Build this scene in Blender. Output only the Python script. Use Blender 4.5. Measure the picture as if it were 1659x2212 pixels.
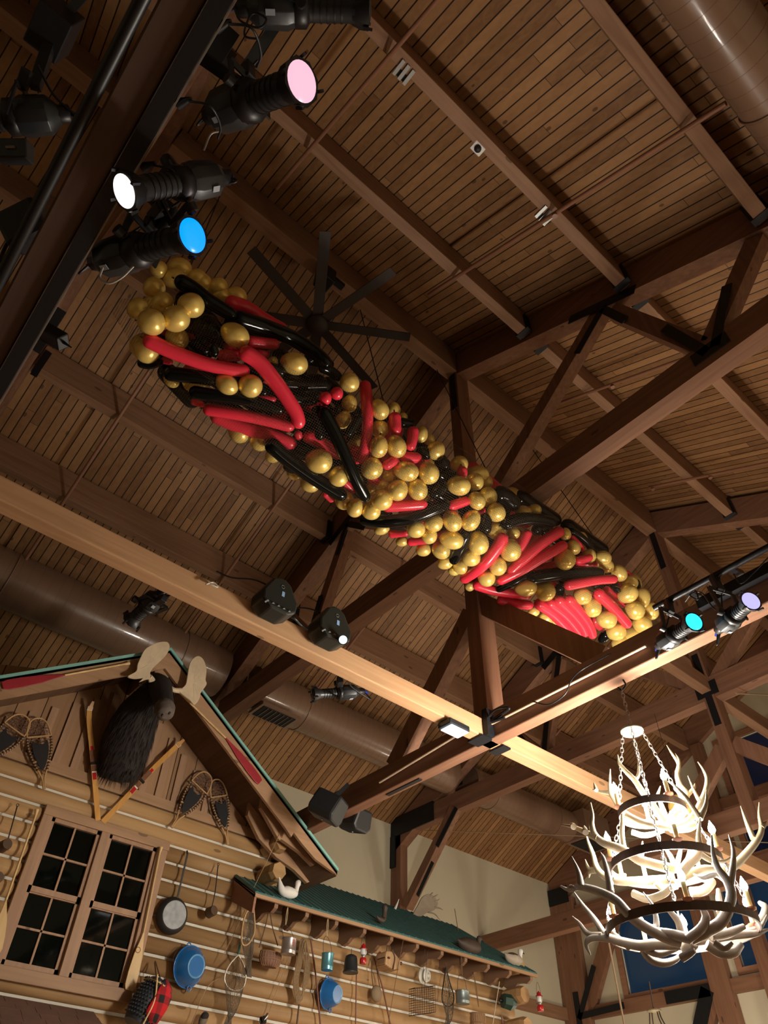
import bpy, bmesh, math, random
from mathutils import Vector, Matrix, Quaternion
PI = math.pi
random.seed(7)
for _o in list(bpy.data.objects): bpy.data.objects.remove(_o)
SC = bpy.context.scene
COL = SC.collection
# ------------------------------------------------------------------ camera
right, down, fwd = (Vector(v) for v in ((0.652548,0.757431,0.021885),(-0.534666,0.480712,-0.695017),(-0.536948,0.441831,0.718660)))
cam = bpy.data.cameras.new('camera')
cam.sensor_fit = 'VERTICAL'; cam.sensor_height = 36.0; cam.lens = 24.8321
cam.clip_start = 0.05; cam.clip_end = 200
camo = bpy.data.objects.new('camera', cam); COL.objects.link(camo)
mw = Matrix((( right.x, -down.x, -fwd.x, 0.0), ( right.y, -down.y, -fwd.y, 0.0), ( right.z, -down.z, -fwd.z, 1.6), (0, 0, 0, 1)))
camo.matrix_world = mw
SC.camera = camo
# ------------------------------------------------------------------ world and exposure
w = bpy.data.worlds.new('night'); SC.world = w; w.use_nodes = True
w.node_tree.nodes['Background'].inputs[0].default_value = (0.55, 0.62, 0.8, 1)
w.node_tree.nodes['Background'].inputs[1].default_value = 0.02
SC.view_settings.view_transform = 'Standard'; SC.view_settings.look = 'None'
SC.view_settings.exposure = 0.75; SC.view_settings.gamma = 1.0
SC.view_settings.use_curve_mapping = False
# ------------------------------------------------------------------ room lamps and added fill lamps
def lamp(name, loc, power, col=(1, .86, .68), r=.15):
    l = bpy.data.lights.new(name, 'POINT'); l.energy = power; l.color = col; l.shadow_soft_size = r
    o = bpy.data.objects.new(name, l); o.location = loc; COL.objects.link(o); return o
CX, CY = -2.93, 5.30            # the antler chandelier hangs here
for zz, pw in ((4.25, 165), (3.95, 205), (3.58, 260)):
    lamp('chandelier_light', (CX, CY+.02, zz), pw, (1, .91, .79), .2)
lamp('far_hall_light', (-8.6, 13.9, 2.4), 130, (1, .88, .70), .4)  # lamp of the far chandelier
lamp('far_hall_light', (-4.6, 15.2, 3.4), 150, (1, .88, .70), .4)  # unseen lamp added to brighten the end wall
lamp('near_fill_light', (-4.2, 4.2, 1.9), 10, (1, .82, .6), .4)  # low fill lamp, added; no chandelier hangs here
lamp('middle_fill_light', (-4.6, 10.2, 2.6), 150, (1, .86, .66), .4)  # unseen fill lamp added for the ceiling and tie soffit
lamp('middle_fill_light', (-.8, 8.6, 2.5), 110, (1, .84, .64), .4)  # second added fill, with no fixture behind it
# ------------------------------------------------------------------ materials
MATS = {}
def _new(name):
    m = bpy.data.materials.new(name); m.use_nodes = True
    nt = m.node_tree; b = nt.nodes['Principled BSDF']; MATS[name] = m
    return m, nt, b
def N(nt, t, **kw):
    n = nt.nodes.new(t)
    for k, v in kw.items(): setattr(n, k, v)
    return n
def flat(name, col, rough=.5, metal=0.0, emit=None, es=0.0, coat=0.0, alpha=None, noise=0.0, ns=6.0):
    if name in MATS: return MATS[name]
    m, nt, b = _new(name)
    b.inputs['Base Color'].default_value = (*col, 1); b.inputs['Roughness'].default_value = rough
    b.inputs['Metallic'].default_value = metal
    if coat: b.inputs['Coat Weight'].default_value = coat; b.inputs['Coat Roughness'].default_value = .08
    if emit: b.inputs['Emission Color'].default_value = (*emit, 1); b.inputs['Emission Strength'].default_value = es
    if alpha is not None: b.inputs['Alpha'].default_value = alpha
    if noise:
        g = N(nt, 'ShaderNodeNewGeometry'); n = N(nt, 'ShaderNodeTexNoise'); n.inputs['Scale'].default_value = ns; n.inputs['Detail'].default_value = 5
        nt.links.new(g.outputs['Position'], n.inputs['Vector'])
        mx = N(nt, 'ShaderNodeMix', data_type='RGBA'); mx.blend_type = 'MIX'
        mx.inputs[6].default_value = (*[c*(1-noise) for c in col], 1); mx.inputs[7].default_value = (*[min(1, c*(1+noise)) for c in col], 1)
        nt.links.new(n.outputs['Fac'], mx.inputs[0]); nt.links.new(mx.outputs[2], b.inputs['Base Color'])
    return m
def wood(name, c1, c2, axis='x', scale=1.0, rough=.55, knots=True, board=None, along=2.2, gap=.03, var=.45, gapcol=(.015, .007, .003)):
    """grain stretched along one axis; board=(axis, pitch) adds separate boards with grooves"""
    if name in MATS: return MATS[name]
    m, nt, b = _new(name); L = nt.links.new
    g = N(nt, 'ShaderNodeNewGeometry'); sp = N(nt, 'ShaderNodeSeparateXYZ'); L(g.outputs['Position'], sp.inputs[0])
    def M(op, a, bb=None, c=None):
        n = N(nt, 'ShaderNodeMath', operation=op)
        for i, v in enumerate((a, bb, c)):
            if v is None: continue
            if isinstance(v, (int, float)): n.inputs[i].default_value = v
            else: L(v, n.inputs[i])
        return n.outputs[0]
    ax = {'x': 0, 'y': 1, 'z': 2}
    offs = 0.0
    if board:
        bc = M('DIVIDE', sp.outputs[ax[board[0]]], board[1])
        bid = M('FLOOR', bc); bf = M('FRACT', bc)
        wn = N(nt, 'ShaderNodeTexWhiteNoise', noise_dimensions='1D'); L(bid, wn.inputs['W'])
        # staggered butt joints along the board
        ll = M('ADD', M('DIVIDE', sp.outputs[ax[axis]], along), M('MULTIPLY', wn.outputs['Value'], 7.3))
        lid = M('FLOOR', ll); lf = M('FRACT', ll)
        wn2 = N(nt, 'ShaderNodeTexWhiteNoise', noise_dimensions='2D')
        cb = N(nt, 'ShaderNodeCombineXYZ'); L(bid, cb.inputs[0]); L(lid, cb.inputs[1]); L(cb.outputs[0], wn2.inputs['Vector'])
        rnd = wn2.outputs['Value']
    cv = N(nt, 'ShaderNodeCombineXYZ')
    for i in range(3):
        s = 9.0 if i != ax[axis] else .55
        v = M('MULTIPLY', sp.outputs[i], s*scale)
        if board and i == ax[axis]: v = M('ADD', v, M('MULTIPLY', rnd, 40.0))
        L(v, cv.inputs[i])
    n1 = N(nt, 'ShaderNodeTexNoise'); n1.inputs['Scale'].default_value = 1.6; n1.inputs['Detail'].default_value = 5; n1.inputs['Distortion'].default_value = .7
    L(cv.outputs[0], n1.inputs['Vector'])
    n2 = N(nt, 'ShaderNodeTexNoise'); n2.inputs['Scale'].default_value = .8*scale; n2.inputs['Detail'].default_value = 2
    L(g.outputs['Position'], n2.inputs['Vector'])
    f = M('ADD', M('MULTIPLY', M('SUBTRACT', n1.outputs['Fac'], .5), 1.3), .5)
    f = M('ADD', f, M('MULTIPLY', M('SUBTRACT', n2.outputs['Fac'], .5), .6))
    if board: f = M('ADD', M('MULTIPLY', f, 1-var), M('MULTIPLY', rnd, var))
    cl = N(nt, 'ShaderNodeClamp'); L(f, cl.inputs[0])
    mx = N(nt, 'ShaderNodeMix', data_type='RGBA'); mx.inputs[6].default_value = (*c1, 1); mx.inputs[7].default_value = (*c2, 1)
    L(cl.outputs[0], mx.inputs[0]); out = mx.outputs[2]
    if knots:
        kv = N(nt, 'ShaderNodeCombineXYZ')
        for i in range(3): L(M('MULTIPLY', sp.outputs[i], 3.6 if i != ax[axis] else 1.3), kv.inputs[i])
        vo = N(nt, 'ShaderNodeTexVoronoi'); vo.inputs['Scale'].default_value = 1.0; L(kv.outputs[0], vo.inputs['Vector'])
        k = M('LESS_THAN', vo.outputs['Distance'], .085)
        k2 = M('MULTIPLY', k, .6)
        m2 = N(nt, 'ShaderNodeMix', data_type='RGBA'); L(k2, m2.inputs[0]); L(out, m2.inputs[6]); m2.inputs[7].default_value = (*[c*.25 for c in c1], 1); out = m2.outputs[2]
    if board:
        gp = M('MAXIMUM', M('LESS_THAN', bf, gap/board[1]*.35), M('LESS_THAN', lf, .006/along*.8))
        m3 = N(nt, 'ShaderNodeMix', data_type='RGBA'); L(gp, m3.inputs[0]); L(out, m3.inputs[6]); m3.inputs[7].default_value = (*gapcol, 1); out = m3.outputs[2]
    L(out, b.inputs['Base Color']); b.inputs['Roughness'].default_value = rough
    b.inputs['Specular IOR Level'].default_value = .3
    return m
CR = wood('truss_x', (.15, .068, .040), (.30, .155, .092), 'x', rough=.6)
CRY = wood('truss_y', (.20, .10, .055), (.36, .205, .12), 'y', rough=.6)
CRZ = wood('truss_z', (.15, .068, .040), (.30, .155, .092), 'z', rough=.6)
LT = wood('pale_beam_x', (.34, .20, .115), (.54, .36, .23), 'x', rough=.6)
LTY = wood('pale_beam_y', (.40, .22, .11), (.64, .40, .22), 'y', rough=.6)
TFACE = wood('shaded_tie_x', (.075, .045, .032), (.13, .08, .058), 'x', rough=.6)  # near tie only: its shade is put into a darker truss wood
DECK = wood('deck_boards', (.15, .070, .028), (.43, .235, .105), 'x', board=('y', .142), along=2.8, gap=.045, rough=.5, var=.55)
CREAM = flat('cream_plaster', (.60, .55, .41), .9, noise=.05, ns=2)
BLACK = flat('black_metal', (.012, .012, .014), .42, .3)
BRK = flat('black_bracket', (.006, .007, .010), .55, .2)
DUCTM = flat('duct_brown', (.21, .125, .08), .34, .0, coat=.35, noise=.05, ns=3)
PIPEM = flat('pipe_brown', (.26, .12, .07), .45)
FLOORM = flat('floor_boards', (.30, .17, .09), .5)
# ------------------------------------------------------------------ mesh tools
class MB:
    def __init__(s): s.v = []; s.f = []; s.sm = []; s.cuts = []
    def add(s, vs, fs, smooth=False):
        n = len(s.v); s.v += [tuple(v) for v in vs]; s.f += [tuple(i+n for i in f) for f in fs]; s.sm += [smooth]*len(fs); s.cuts.append((n, len(s.v))); return s
    def box(s, x0, x1, y0, y1, z0, z1):
        vs = [(x, y, z) for x in (x0, x1) for y in (y0, y1) for z in (z0, z1)]
        return s.add(vs, [(0, 1, 3, 2), (4, 6, 7, 5), (0, 4, 5, 1), (2, 3, 7, 6), (0, 2, 6, 4), (1, 5, 7, 3)])
    def prism(s, poly, ax, a0, a1):
        """poly in the two other axes (x,z)|(y,z)|(x,y), extruded along ax"""
        def P(p, a):
            if ax == 'y': return (p[0], a, p[1])
            if ax == 'x': return (a, p[0], p[1])
            return (p[0], p[1], a)
        n = len(poly); vs = [P(p, a0) for p in poly]+[P(p, a1) for p in poly]
        return s.add(vs, [tuple(range(n)), tuple(range(2*n-1, n-1, -1))]+[(i, (i+1) % n, n+(i+1) % n, n+i) for i in range(n)])
    def beam(s, p, q, w, h, up=(0, 0, 1)):
        p, q = Vector(p), Vector(q); d = (q-p).normalized(); u = Vector(up); a = d.cross(u).normalized(); u = a.cross(d).normalized()
        vs = [c+a*sa*w/2+u*su*h/2 for c in (p, q) for sa in (-1, 1) for su in (-1, 1)]
        return s.add(vs, [(0, 1, 3, 2), (4, 6, 7, 5), (0, 4, 5, 1), (2, 3, 7, 6), (0, 2, 6, 4), (1, 5, 7, 3)])
    def tube(s, pts, r, seg=10, cap=True, flatten=None):
        pts = [Vector(p) for p in pts]; n = len(pts)
        rs = r if isinstance(r, (list, tuple)) else [r]*n
        T = []
        for i in range(n):
            t = (pts[min(i+1, n-1)]-pts[max(i-1, 0)]); T.append(t.normalized() if t.length > 1e-9 else Vector((0, 0, 1)))
        a = T[0].orthogonal().normalized(); vs = []
        for i in range(n):
            if i: a = (a-T[i]*a.dot(T[i])); a = a.normalized() if a.length > 1e-6 else T[i].orthogonal().normalized()
            b = T[i].cross(a)
            for k in range(seg):
                th = 2*PI*k/seg; vs.append(pts[i]+(a*math.cos(th)+b*math.sin(th))*rs[i])
        fs = [(i*seg+k, i*seg+(k+1) % seg, (i+1)*seg+(k+1) % seg, (i+1)*seg+k) for i in range(n-1) for k in range(seg)]
        s.add(vs, fs, True)
        if cap: s.add(vs[:seg], [tuple(range(seg-1, -1, -1))]); s.add(vs[-seg:], [tuple(range(seg))])
        return s
    def ring(s, c, axis, R, r, seg=48, sub=8, sq=None):
        """torus; sq=(w,h) gives a flat band of rectangular section"""
        c = Vector(c); ax = Vector(axis).normalized(); a = ax.orthogonal().normalized(); b = ax.cross(a); vs = []
        prof = [(r*math.cos(2*PI*k/sub), r*math.sin(2*PI*k/sub)) for k in range(sub)] if not sq else [(-sq[0]/2, -sq[1]/2), (sq[0]/2, -sq[1]/2), (sq[0]/2, sq[1]/2), (-sq[0]/2, sq[1]/2)]
        m = len(prof)
        for i in range(seg):
            t = 2*PI*i/seg; d = a*math.cos(t)+b*math.sin(t)
            for (pr, pz) in prof: vs.append(c+d*(R+pr)+ax*pz)
        return s.add(vs, [(i*m+k, ((i+1) % seg)*m+k, ((i+1) % seg)*m+(k+1) % m, i*m+(k+1) % m) for i in range(seg) for k in range(m)], not sq)
    def lathe(s, prof, o, axis=(0, 0, 1), seg=24, up=None, smooth=True):
        """prof: (radius, distance along axis)"""
        o = Vector(o); ax = Vector(axis).normalized(); a = (Vector(up)-ax*Vector(up).dot(ax)).normalized() if up else ax.orthogonal().normalized(); b = ax.cross(a); vs = []
        for (r, t) in prof:
            for k in range(seg):
                th = 2*PI*(k+.5)/seg; vs.append(o+ax*t+(a*math.cos(th)+b*math.sin(th))*max(r, 1e-4))
        n = len(prof)
        s.add(vs, [(i*seg+k, i*seg+(k+1) % seg, (i+1)*seg+(k+1) % seg, (i+1)*seg+k) for i in range(n-1) for k in range(seg)], smooth)
        if prof[0][0] > 1e-3: s.add(vs[:seg], [tuple(range(seg-1, -1, -1))])
        if prof[-1][0] > 1e-3: s.add(vs[-seg:], [tuple(range(seg))])
        return s
    def ell(s, c, ax, seg=16, rings=10):
        """ellipsoid with half-axes given as three vectors; slightly pear shaped along the first"""
        c = Vector(c); A, B, Cc = (Vector(a) for a in ax); vs = []
        for i in range(rings+1):
            t = PI*i/rings; 
            for k in range(seg):
                p = 2*PI*k/seg; q = math.sin(t)*(1+.07*math.cos(t))
                vs.append(c+A*math.cos(t)+(B*math.cos(p)+Cc*math.sin(p))*q)
        return s.add(vs, [(i*seg+k, i*seg+(k+1) % seg, (i+1)*seg+(k+1) % seg, (i+1)*seg+k) for i in range(rings) for k in range(seg)], True)
def _split(s):
    out = []; k = 0
    for a, b in s.cuts:
        m = MB(); m.v = s.v[a:b]; nf = [f for f in s.f if a <= f[0] < b]; m.f = [tuple(i-a for i in f) for f in nf]; m.sm = [False]*len(nf); out.append(m)
    return out
MB.split = _split
def spline(pts, n=6):
    P = [Vector(p) for p in pts]
    if len(P) < 3: 
        return [P[0].lerp(P[-1], i/n) for i in range(n+1)]
    P = [P[0]*2-P[1]]+P+[P[-1]*2-P[-2]]; out = []
    for i in range(1, len(P)-2):
        for k in range(n):
            t = k/n; a, b, c, d = P[i-1], P[i], P[i+1], P[i+2]
            out.append(.5*((2*b)+(c-a)*t+(2*a-5*b+4*c-d)*t*t+(3*b-a-3*c+d)*t**3))
    out.append(P[-2]); return out
def lerpl(vals, n):
    out = []
    for i in range(n):
        t = i/(n-1)*(len(vals)-1); k = min(int(t), len(vals)-2); out.append(vals[k]*(1-(t-k))+vals[k+1]*(t-k))
    return out
def tag(o, label, cat, group=None):
    o['label'] = label; o['category'] = cat
    if group: o['group'] = group
    return o
# CAM_SCALE = (factor, z offset): cabin and its hung things are scaled about the camera
CAM_SCALE = [1.0, 0.0]
def place(p): return Vector((p[0]*CAM_SCALE[0], p[1]*CAM_SCALE[0], p[2]*CAM_SCALE[0]+CAM_SCALE[1]))
def thing(name, label, cat, loc=(0, 0, 0), group=None):
    loc = place(loc)
    o = bpy.data.objects.new(name, None); o.empty_display_size = .05; o.location = loc; COL.objects.link(o)
    return tag(o, label, cat, group)
def obj(name, mb, mat, parent=None, bevel=0.0, kind=None):
    V3 = [place(v) for v in mb.v]
    off = Vector(parent.location) if parent else Vector((0, 0, 0))
    if parent and parent.parent: off = off+Vector(parent.parent.location)
    if not parent:
        n = len(V3); off = Vector((sum(v[0] for v in V3)/n, sum(v[1] for v in V3)/n, min(v[2] for v in V3)))
    me = bpy.data.meshes.new(name); me.from_pydata([tuple(v-off) for v in V3], [], mb.f)
    me.polygons.foreach_set('use_smooth', mb.sm)
    bm = bmesh.new(); bm.from_mesh(me); bmesh.ops.recalc_face_normals(bm, faces=bm.faces); bm.to_mesh(me); bm.free()
    me.materials.append(mat); me.update()
    o = bpy.data.objects.new(name, me); COL.objects.link(o)
    if parent: o.parent = parent
    else: o.location = off
    if bevel:
        bv = o.modifiers.new('bevel', 'BEVEL'); bv.width = bevel; bv.segments = 2; bv.limit_method = 'ANGLE'
    if kind: o['kind'] = kind
    return o
def one(name, mb, mat, label, cat, group=None, bevel=0.0): return tag(obj(name, mb, mat, None, bevel), label, cat, group)
def multi(name, shapes, mat, parent):
    return [obj(name, s, mat, parent) for s in shapes]
def struct(name, mb, mat, bevel=0.0): return obj(name, mb, mat, None, bevel, 'structure')
# ================================================================== SETTING
XC = -4.64; SL = .525; ZD = 13.05; XW = -13.08; XR = 3.8; YN = -9.0; YE = 17.2
def deck_z(x): return ZD-SL*abs(x-XC)
m = MB(); m.prism([(XC, ZD), (XW-.3, deck_z(XW-.3)), (XW-.3, deck_z(XW-.3)+.15), (XC, ZD+.15)], 'y', YN, YE+.2)
m.prism([(XC, ZD), (XR+.3, deck_z(XR+.3)), (XR+.3, deck_z(XR+.3)+.15), (XC, ZD+.15)], 'y', YN, YE+.2)
struct('ceiling', m, DECK)
struct('wall_left', MB().box(XW-.2, XW, YN, YE+.2, 0, 8.75), CREAM)
struct('wall_right', MB().box(XR, XR+.2, YN, YE+.2, 0, 8.8), CREAM)
struct('floor', MB().box(XW-.2, XR+.2, YN, YE+.2, -.1, 0), FLOORM)
struct('wall_back', MB().prism([(XW, 0), (XR, 0), (XR, deck_z(XR)), (XC, ZD), (XW, deck_z(XW))], 'y', YN-.2, YN), CREAM)
# end wall: plaster around the window openings, built as strips
def wall_with_holes(x0, x1, y0, y1, holes, ztop):
    xs = sorted(set([x0, x1, XC]+[h[0] for h in holes]+[h[1] for h in holes])); m = MB()
    for a, b in zip(xs[:-1], xs[1:]):
        c = (a+b)/2; hs = sorted([h for h in holes if h[0] <= c <= h[1]], key=lambda h: h[2]); z = 0
        for h in hs: m.box(a, b, y0, y1, z, h[2]); z = h[3]
        m.prism([(a, z), (b, z), (b, ztop(b)), (a, ztop(a))], 'y', y0, y1)
    return m
HOLES = [(-11.24, -9.10, 5.78, 7.35), (-8.32, -6.2, 5.86, 7.45), (-5.4, -3.3, 5.86, 7.45), (-7.25, -4.95, 9.3, 10.55), (-4.35, -2.0, 9.3, 10.55), (-7.35, -5.05, 7.9, 8.95), (-4.35, -1.5, 7.9, 8.95)]
struct('wall_end', wall_with_holes(XW, XR, YE, YE+.2, HOLES, deck_z), CREAM)
NIGHT = flat('night_glass', (.006, .012, .03), .12, 0, (.02, .07, .14), .14); NIGHT2 = flat('black_night_glass', (.004, .007, .02), .12, 0, (.012, .02, .05), .12)  # panes are no lamps: a faint blue glow is put into them
FRM = wood('window_trim', (.22, .10, .06), (.40, .21, .13), 'x')
for i, (a, b, c, d) in enumerate(HOLES):
    fr = MB(); t = .13
    fr.box(a-t, b+t, YE-.05, YE+.02, c-t, c); fr.box(a-t, b+t, YE-.05, YE+.02, d, d+t); fr.box(a-t, a, YE-.05, YE+.02, c, d); fr.box(b, b+t, YE-.05, YE+.02, c, d)
    o = struct('window_%d' % (i+2), fr, FRM)
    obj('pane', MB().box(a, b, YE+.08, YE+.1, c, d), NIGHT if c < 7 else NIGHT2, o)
# ------------------------------------------------------------------ roof trusses
RB = 12.32                      # underside of the rafters at the ridge
def member(mb, x1, z1, x2, z2, h, y0, y1):
    dx, dz = x2-x1, z2-z1; l = math.hypot(dx, dz); nx, nz = -dz/l*h/2, dx/l*h/2
    return mb.prism([(x1+nx, z1+nz), (x2+nx, z2+nz), (x2-nx, z2-nz), (x1-nx, z1-nz)], 'y', y0, y1)
def truss(y, label, kp_bottom, tie=None, strut=None, chord_x=(-8.3, 8.3), cb=8.30):
    t = thing('roof_truss', label, 'roof truss', (XC, y, cb), 'timber roof trusses')
    y0, y1 = y, y+.24
    for s in (-1, 1):
        xe = XC+s*8.38; ze = RB-SL*8.38
        obj('rafter', MB().prism([(XC, RB), (xe, ze), (xe, ze+.62), (XC, RB+.62)], 'y', y0, y1), CR, t)
        # W webs
        for (xa, za, xb, zb) in ((.14, cb+.30, 2.75, 10.82), (3.70, cb+.42, 2.95, 10.62), (3.80, cb+.42, 4.75, 9.8)):
            obj('web', member(MB(), XC+s*xa, za, XC+s*xb, zb, .22, y0+.03, y1-.03), CRZ, t)
        for (px, pz) in ((2.85, 10.72),):
            mb = MB(); member(mb, XC+s*(px-.5), pz+.10+.26, XC+s*(px+.5), pz+.36-.52, .16, y0-.012, y0+.0); member(mb, XC+s*(px-.55), pz-.5, XC+s*px, pz, .12, y0-.012, y0)
            member(mb, XC+s*px, pz, XC+s*(px+.22), pz-.62, .12, y0-.012, y0); multi('bracket', mb.split(), BRK, t)
        mb = MB(); member(mb, XC+s*3.55, cb+.22, XC+s*3.98, cb+.22, .2, y0-.012, y0); member(mb, XC+s*3.72, cb+.2, XC+s*3.45, cb+1.1, .12, y0-.012, y0); member(mb, XC+s*3.82, cb+.2, XC+s*4.25, cb+1.0, .12, y0-.012, y0); multi('bracket', mb.split(), BRK, t)
    obj('bottom_chord', MB().box(XC+chord_x[0], XC+chord_x[1], y0, y1, cb, cb+.40), CR, t)
    obj('king_post', MB().box(XC-.10, XC+.10, y0-.02, y1+.02, kp_bottom, RB+.3), CRZ, t)
    mb = MB(); mb.box(XC-.06, XC+.06, y0-.035, y0-.02, RB-1.0, RB+.05); mb.box(XC-.2, XC+.2, y0-.03, y0-.01, cb+.05, cb+.3); mb.box(XC-.06, XC+.06, y0-.035, y0-.02, cb-.5, cb+.9)
    multi('bracket', mb.split(), BRK, t)
    if tie:
        z0, z1, xa, xb, ty0, ty1 = tie
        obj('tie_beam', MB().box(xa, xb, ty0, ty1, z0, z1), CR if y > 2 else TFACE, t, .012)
    if strut:
        za, zb, dx = strut
        for s in (-1, 1): obj('strut', member(MB(), XC+s*.1, za, XC+s*dx, zb, .25, y0+.03, y1-.05), CRZ, t)
    return t
truss(5.30, 'dark timber truss in the middle, its long post going down through the balloons', 5.45, (5.26, 5.58, -13.06, XR, 5.22, 5.376), (7.15, 5.62, 1.55), chord_x=(-6.55, 8.3))
truss(11.3, 'dark timber truss beyond the balloons, its chord running to a bracketed wall post', 6.2, (6.14, 6.48, XC-2.2, XC+4.5, 11.3, 11.5), (7.45, 6.4, 1.3))
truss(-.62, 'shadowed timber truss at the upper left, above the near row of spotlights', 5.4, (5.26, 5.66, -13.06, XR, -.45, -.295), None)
# gable end frame
t = thing('gable_frame', 'brown timber frame lining the far end wall behind the antler chandelier', 'timber frame', (XC, YE, 8))
y0 = YE-.16
for s in (-1, 1):
    xe = XC+s*8.4; obj('rafter', MB().prism([(XC, RB), (xe, RB-SL*8.4), (xe, RB-SL*8.4+.7), (XC, RB+.7)], 'y', y0, YE-.01), CR, t)
for (xa, xb) in ((-13.05, -12.33), (-9.08, -8.62), (-7.9, -7.62), (-4.79, -4.49), (-1.0, -.7)): 
    obj('post', MB().box(xa, xb, y0-.05, YE-.01, 0, deck_z((xa+xb)/2)-.7), CRZ, t)
for (z0, z1, xa, xb) in ((5.42, 5.68, -12.33, XR), (7.7, 7.9, -12.3, XR), (9.0, 9.25, -9, 2)):
    obj('rail', MB().box(xa, xb, y0+.02, YE-.01, z0, z1), CR, t)
obj('brace', member(MB(), -12.4, 5.6, -10.95, 7.75, .34, y0-.02, YE-.02), CRZ, t)
obj('brace', member(MB(), -9.0, 5.5, -10.0, 4.2, .3, y0-.02, YE-.02), CRZ, t)
mb = MB(); member(mb, -12.55, 5.5, -11.3, 5.55, .13, y0-.07, y0-.05); member(mb, -12.62, 5.45, -11.95, 6.45, .13, y0-.07, y0-.05); mb.box(-12.7, -12.55, y0-.07, y0-.05, 4.7, 6.0); multi('bracket', mb.split(), BRK, t)
mb = MB(); mb.box(-10.2, -9.1, y0-.06, y0-.04, 5.42, 5.66); member(mb, -9.15, 5.55, -9.6, 4.85, .3, y0-.06, y0-.04); mb.box(-13.05, -12.4, y0-.07, y0-.05, 8.0, 8.4); multi('bracket', mb.split(), BRK, t)
# side wall posts and rails
t = thing('wall_post', 'timber post on the cream wall with a knee brace up to the roof truss', 'timber post', (-12.95, 11.4, 6))
obj('post', MB().box(-13.07, -12.75, 11.3, 11.52, 0, 8.6), CRZ, t)
obj('knee_brace', MB().beam((-12.563,11.35,6.695), (-10.941,11.35,8.372), .2, .2, (0, 1, 0)), CRZ, t)
mb = MB(); mb.beam((-12.103,11.23,6.798), (-11.603,11.23,7.362), .1, .02, (0, 1, 0)); mb.beam((-11.459,11.23,7.653), (-10.811,11.23,8.296), .12, .02, (0, 1, 0)); mb.box(-13.06, -11.6, 11.27, 11.3, 8.28, 8.72); mb.box(-13.07, -12.9, 11.26, 11.3, 7.6, 8.3); multi('bracket', mb.split(), BRK, t)
one('wall_rail', MB().box(-13.07, -12.95, 9, YE-.1, 5.46, 5.72), CRY, 'brown timber rail along the cream wall behind the porch end', 'timber rail')
t = one('cross_tie', MB().box(-13.05, 3.7, 14.1, 14.34, 6.39, 6.75), CR, 'reddish timber tie beam crossing behind the chandelier and the duck decoys', 'timber beam', None, .01)
# longitudinal beams
m = MB().box(-4.64, -4.49, -2.5, YE-.2, 5.26, 5.47)
one('lighting_beam', m, LTY, 'long pale timber beam carrying two black moving-light bases', 'timber beam', None, .012)
one('collar_beam', MB().box(-4.74, -4.56, 5.55, 11.28, 8.42, 8.72), CRY, 'lengthwise brown beam meeting the truss joint above the chandelier, before the joint', 'timber beam', None, .01)
one('collar_beam', MB().box(-4.74, -4.56, 11.56, YE-.2, 8.38, 8.68), CRY, 'lengthwise brown beam beyond the truss joint, at the right edge by the dark glass', 'timber beam', None, .01)
# junction bracket under the crossing
mb = MB(); mb.box(-4.488, -4.42, 5.12, 5.218, 5.26, 5.56); mb.box(-4.66, -4.46, 5.06, 5.215, 5.235, 5.256); mb.box(-4.66, -4.46, 5.38, 5.50, 5.235, 5.256)
one('beam_hanger', mb, BRK, 'black steel bracket where the pale beam crosses the tie beam', 'bracket')
# ------------------------------------------------------------------ purlins
bays = ((-8.9, -.63), (-.36, 5.28), (5.56, 11.28), (11.56, YE-.20))
bayn = ('behind the near truss', 'between the near truss and the middle truss', 'between the middle truss and the far truss', 'between the far truss and the end wall')
slots = ((-6.45, 'lowest left slope purlin'), (-4.83, 'third purlin down the left slope'), (-3.38, 'second purlin down the left slope'), (-1.68, 'first purlin left of the ridge'),
         (0, 'ridge beam'), (1.62, 'first purlin right of the ridge'), (3.25, 'second purlin right of the ridge'), (4.93, 'third purlin down the right slope'), (6.55, 'lowest purlin on the right slope'))
for dx, nm in slots:
    for (ya, yb), bn in zip(bays, bayn):
        if abs(dx) < .1: mb = MB().box(XC-.12, XC+.12, ya, yb, 12.3, 12.98)
        else:
            zb = 12.42-SL*abs(dx); mb = MB().box(XC+dx-.08, XC+dx+.08, ya, yb, zb, zb+.56)
        t = thing('purlin', nm+' '+bn, 'purlin', (XC+dx, ya, 12.4-SL*abs(dx)), 'roof purlins')
        obj('timber', mb, CRY, t, .008)
        hb = MB()
        for ye, sg in ((yb, -1), (ya, 1)):
            if abs(dx) > .1 and -3 < ye < 16: hb.box(XC+dx-.115, XC+dx+.115, ye+sg*.02, ye+sg*.12, zb-.012, zb+.4)
        if hb.v: multi('hanger', hb.split(), BRK, t)
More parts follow.
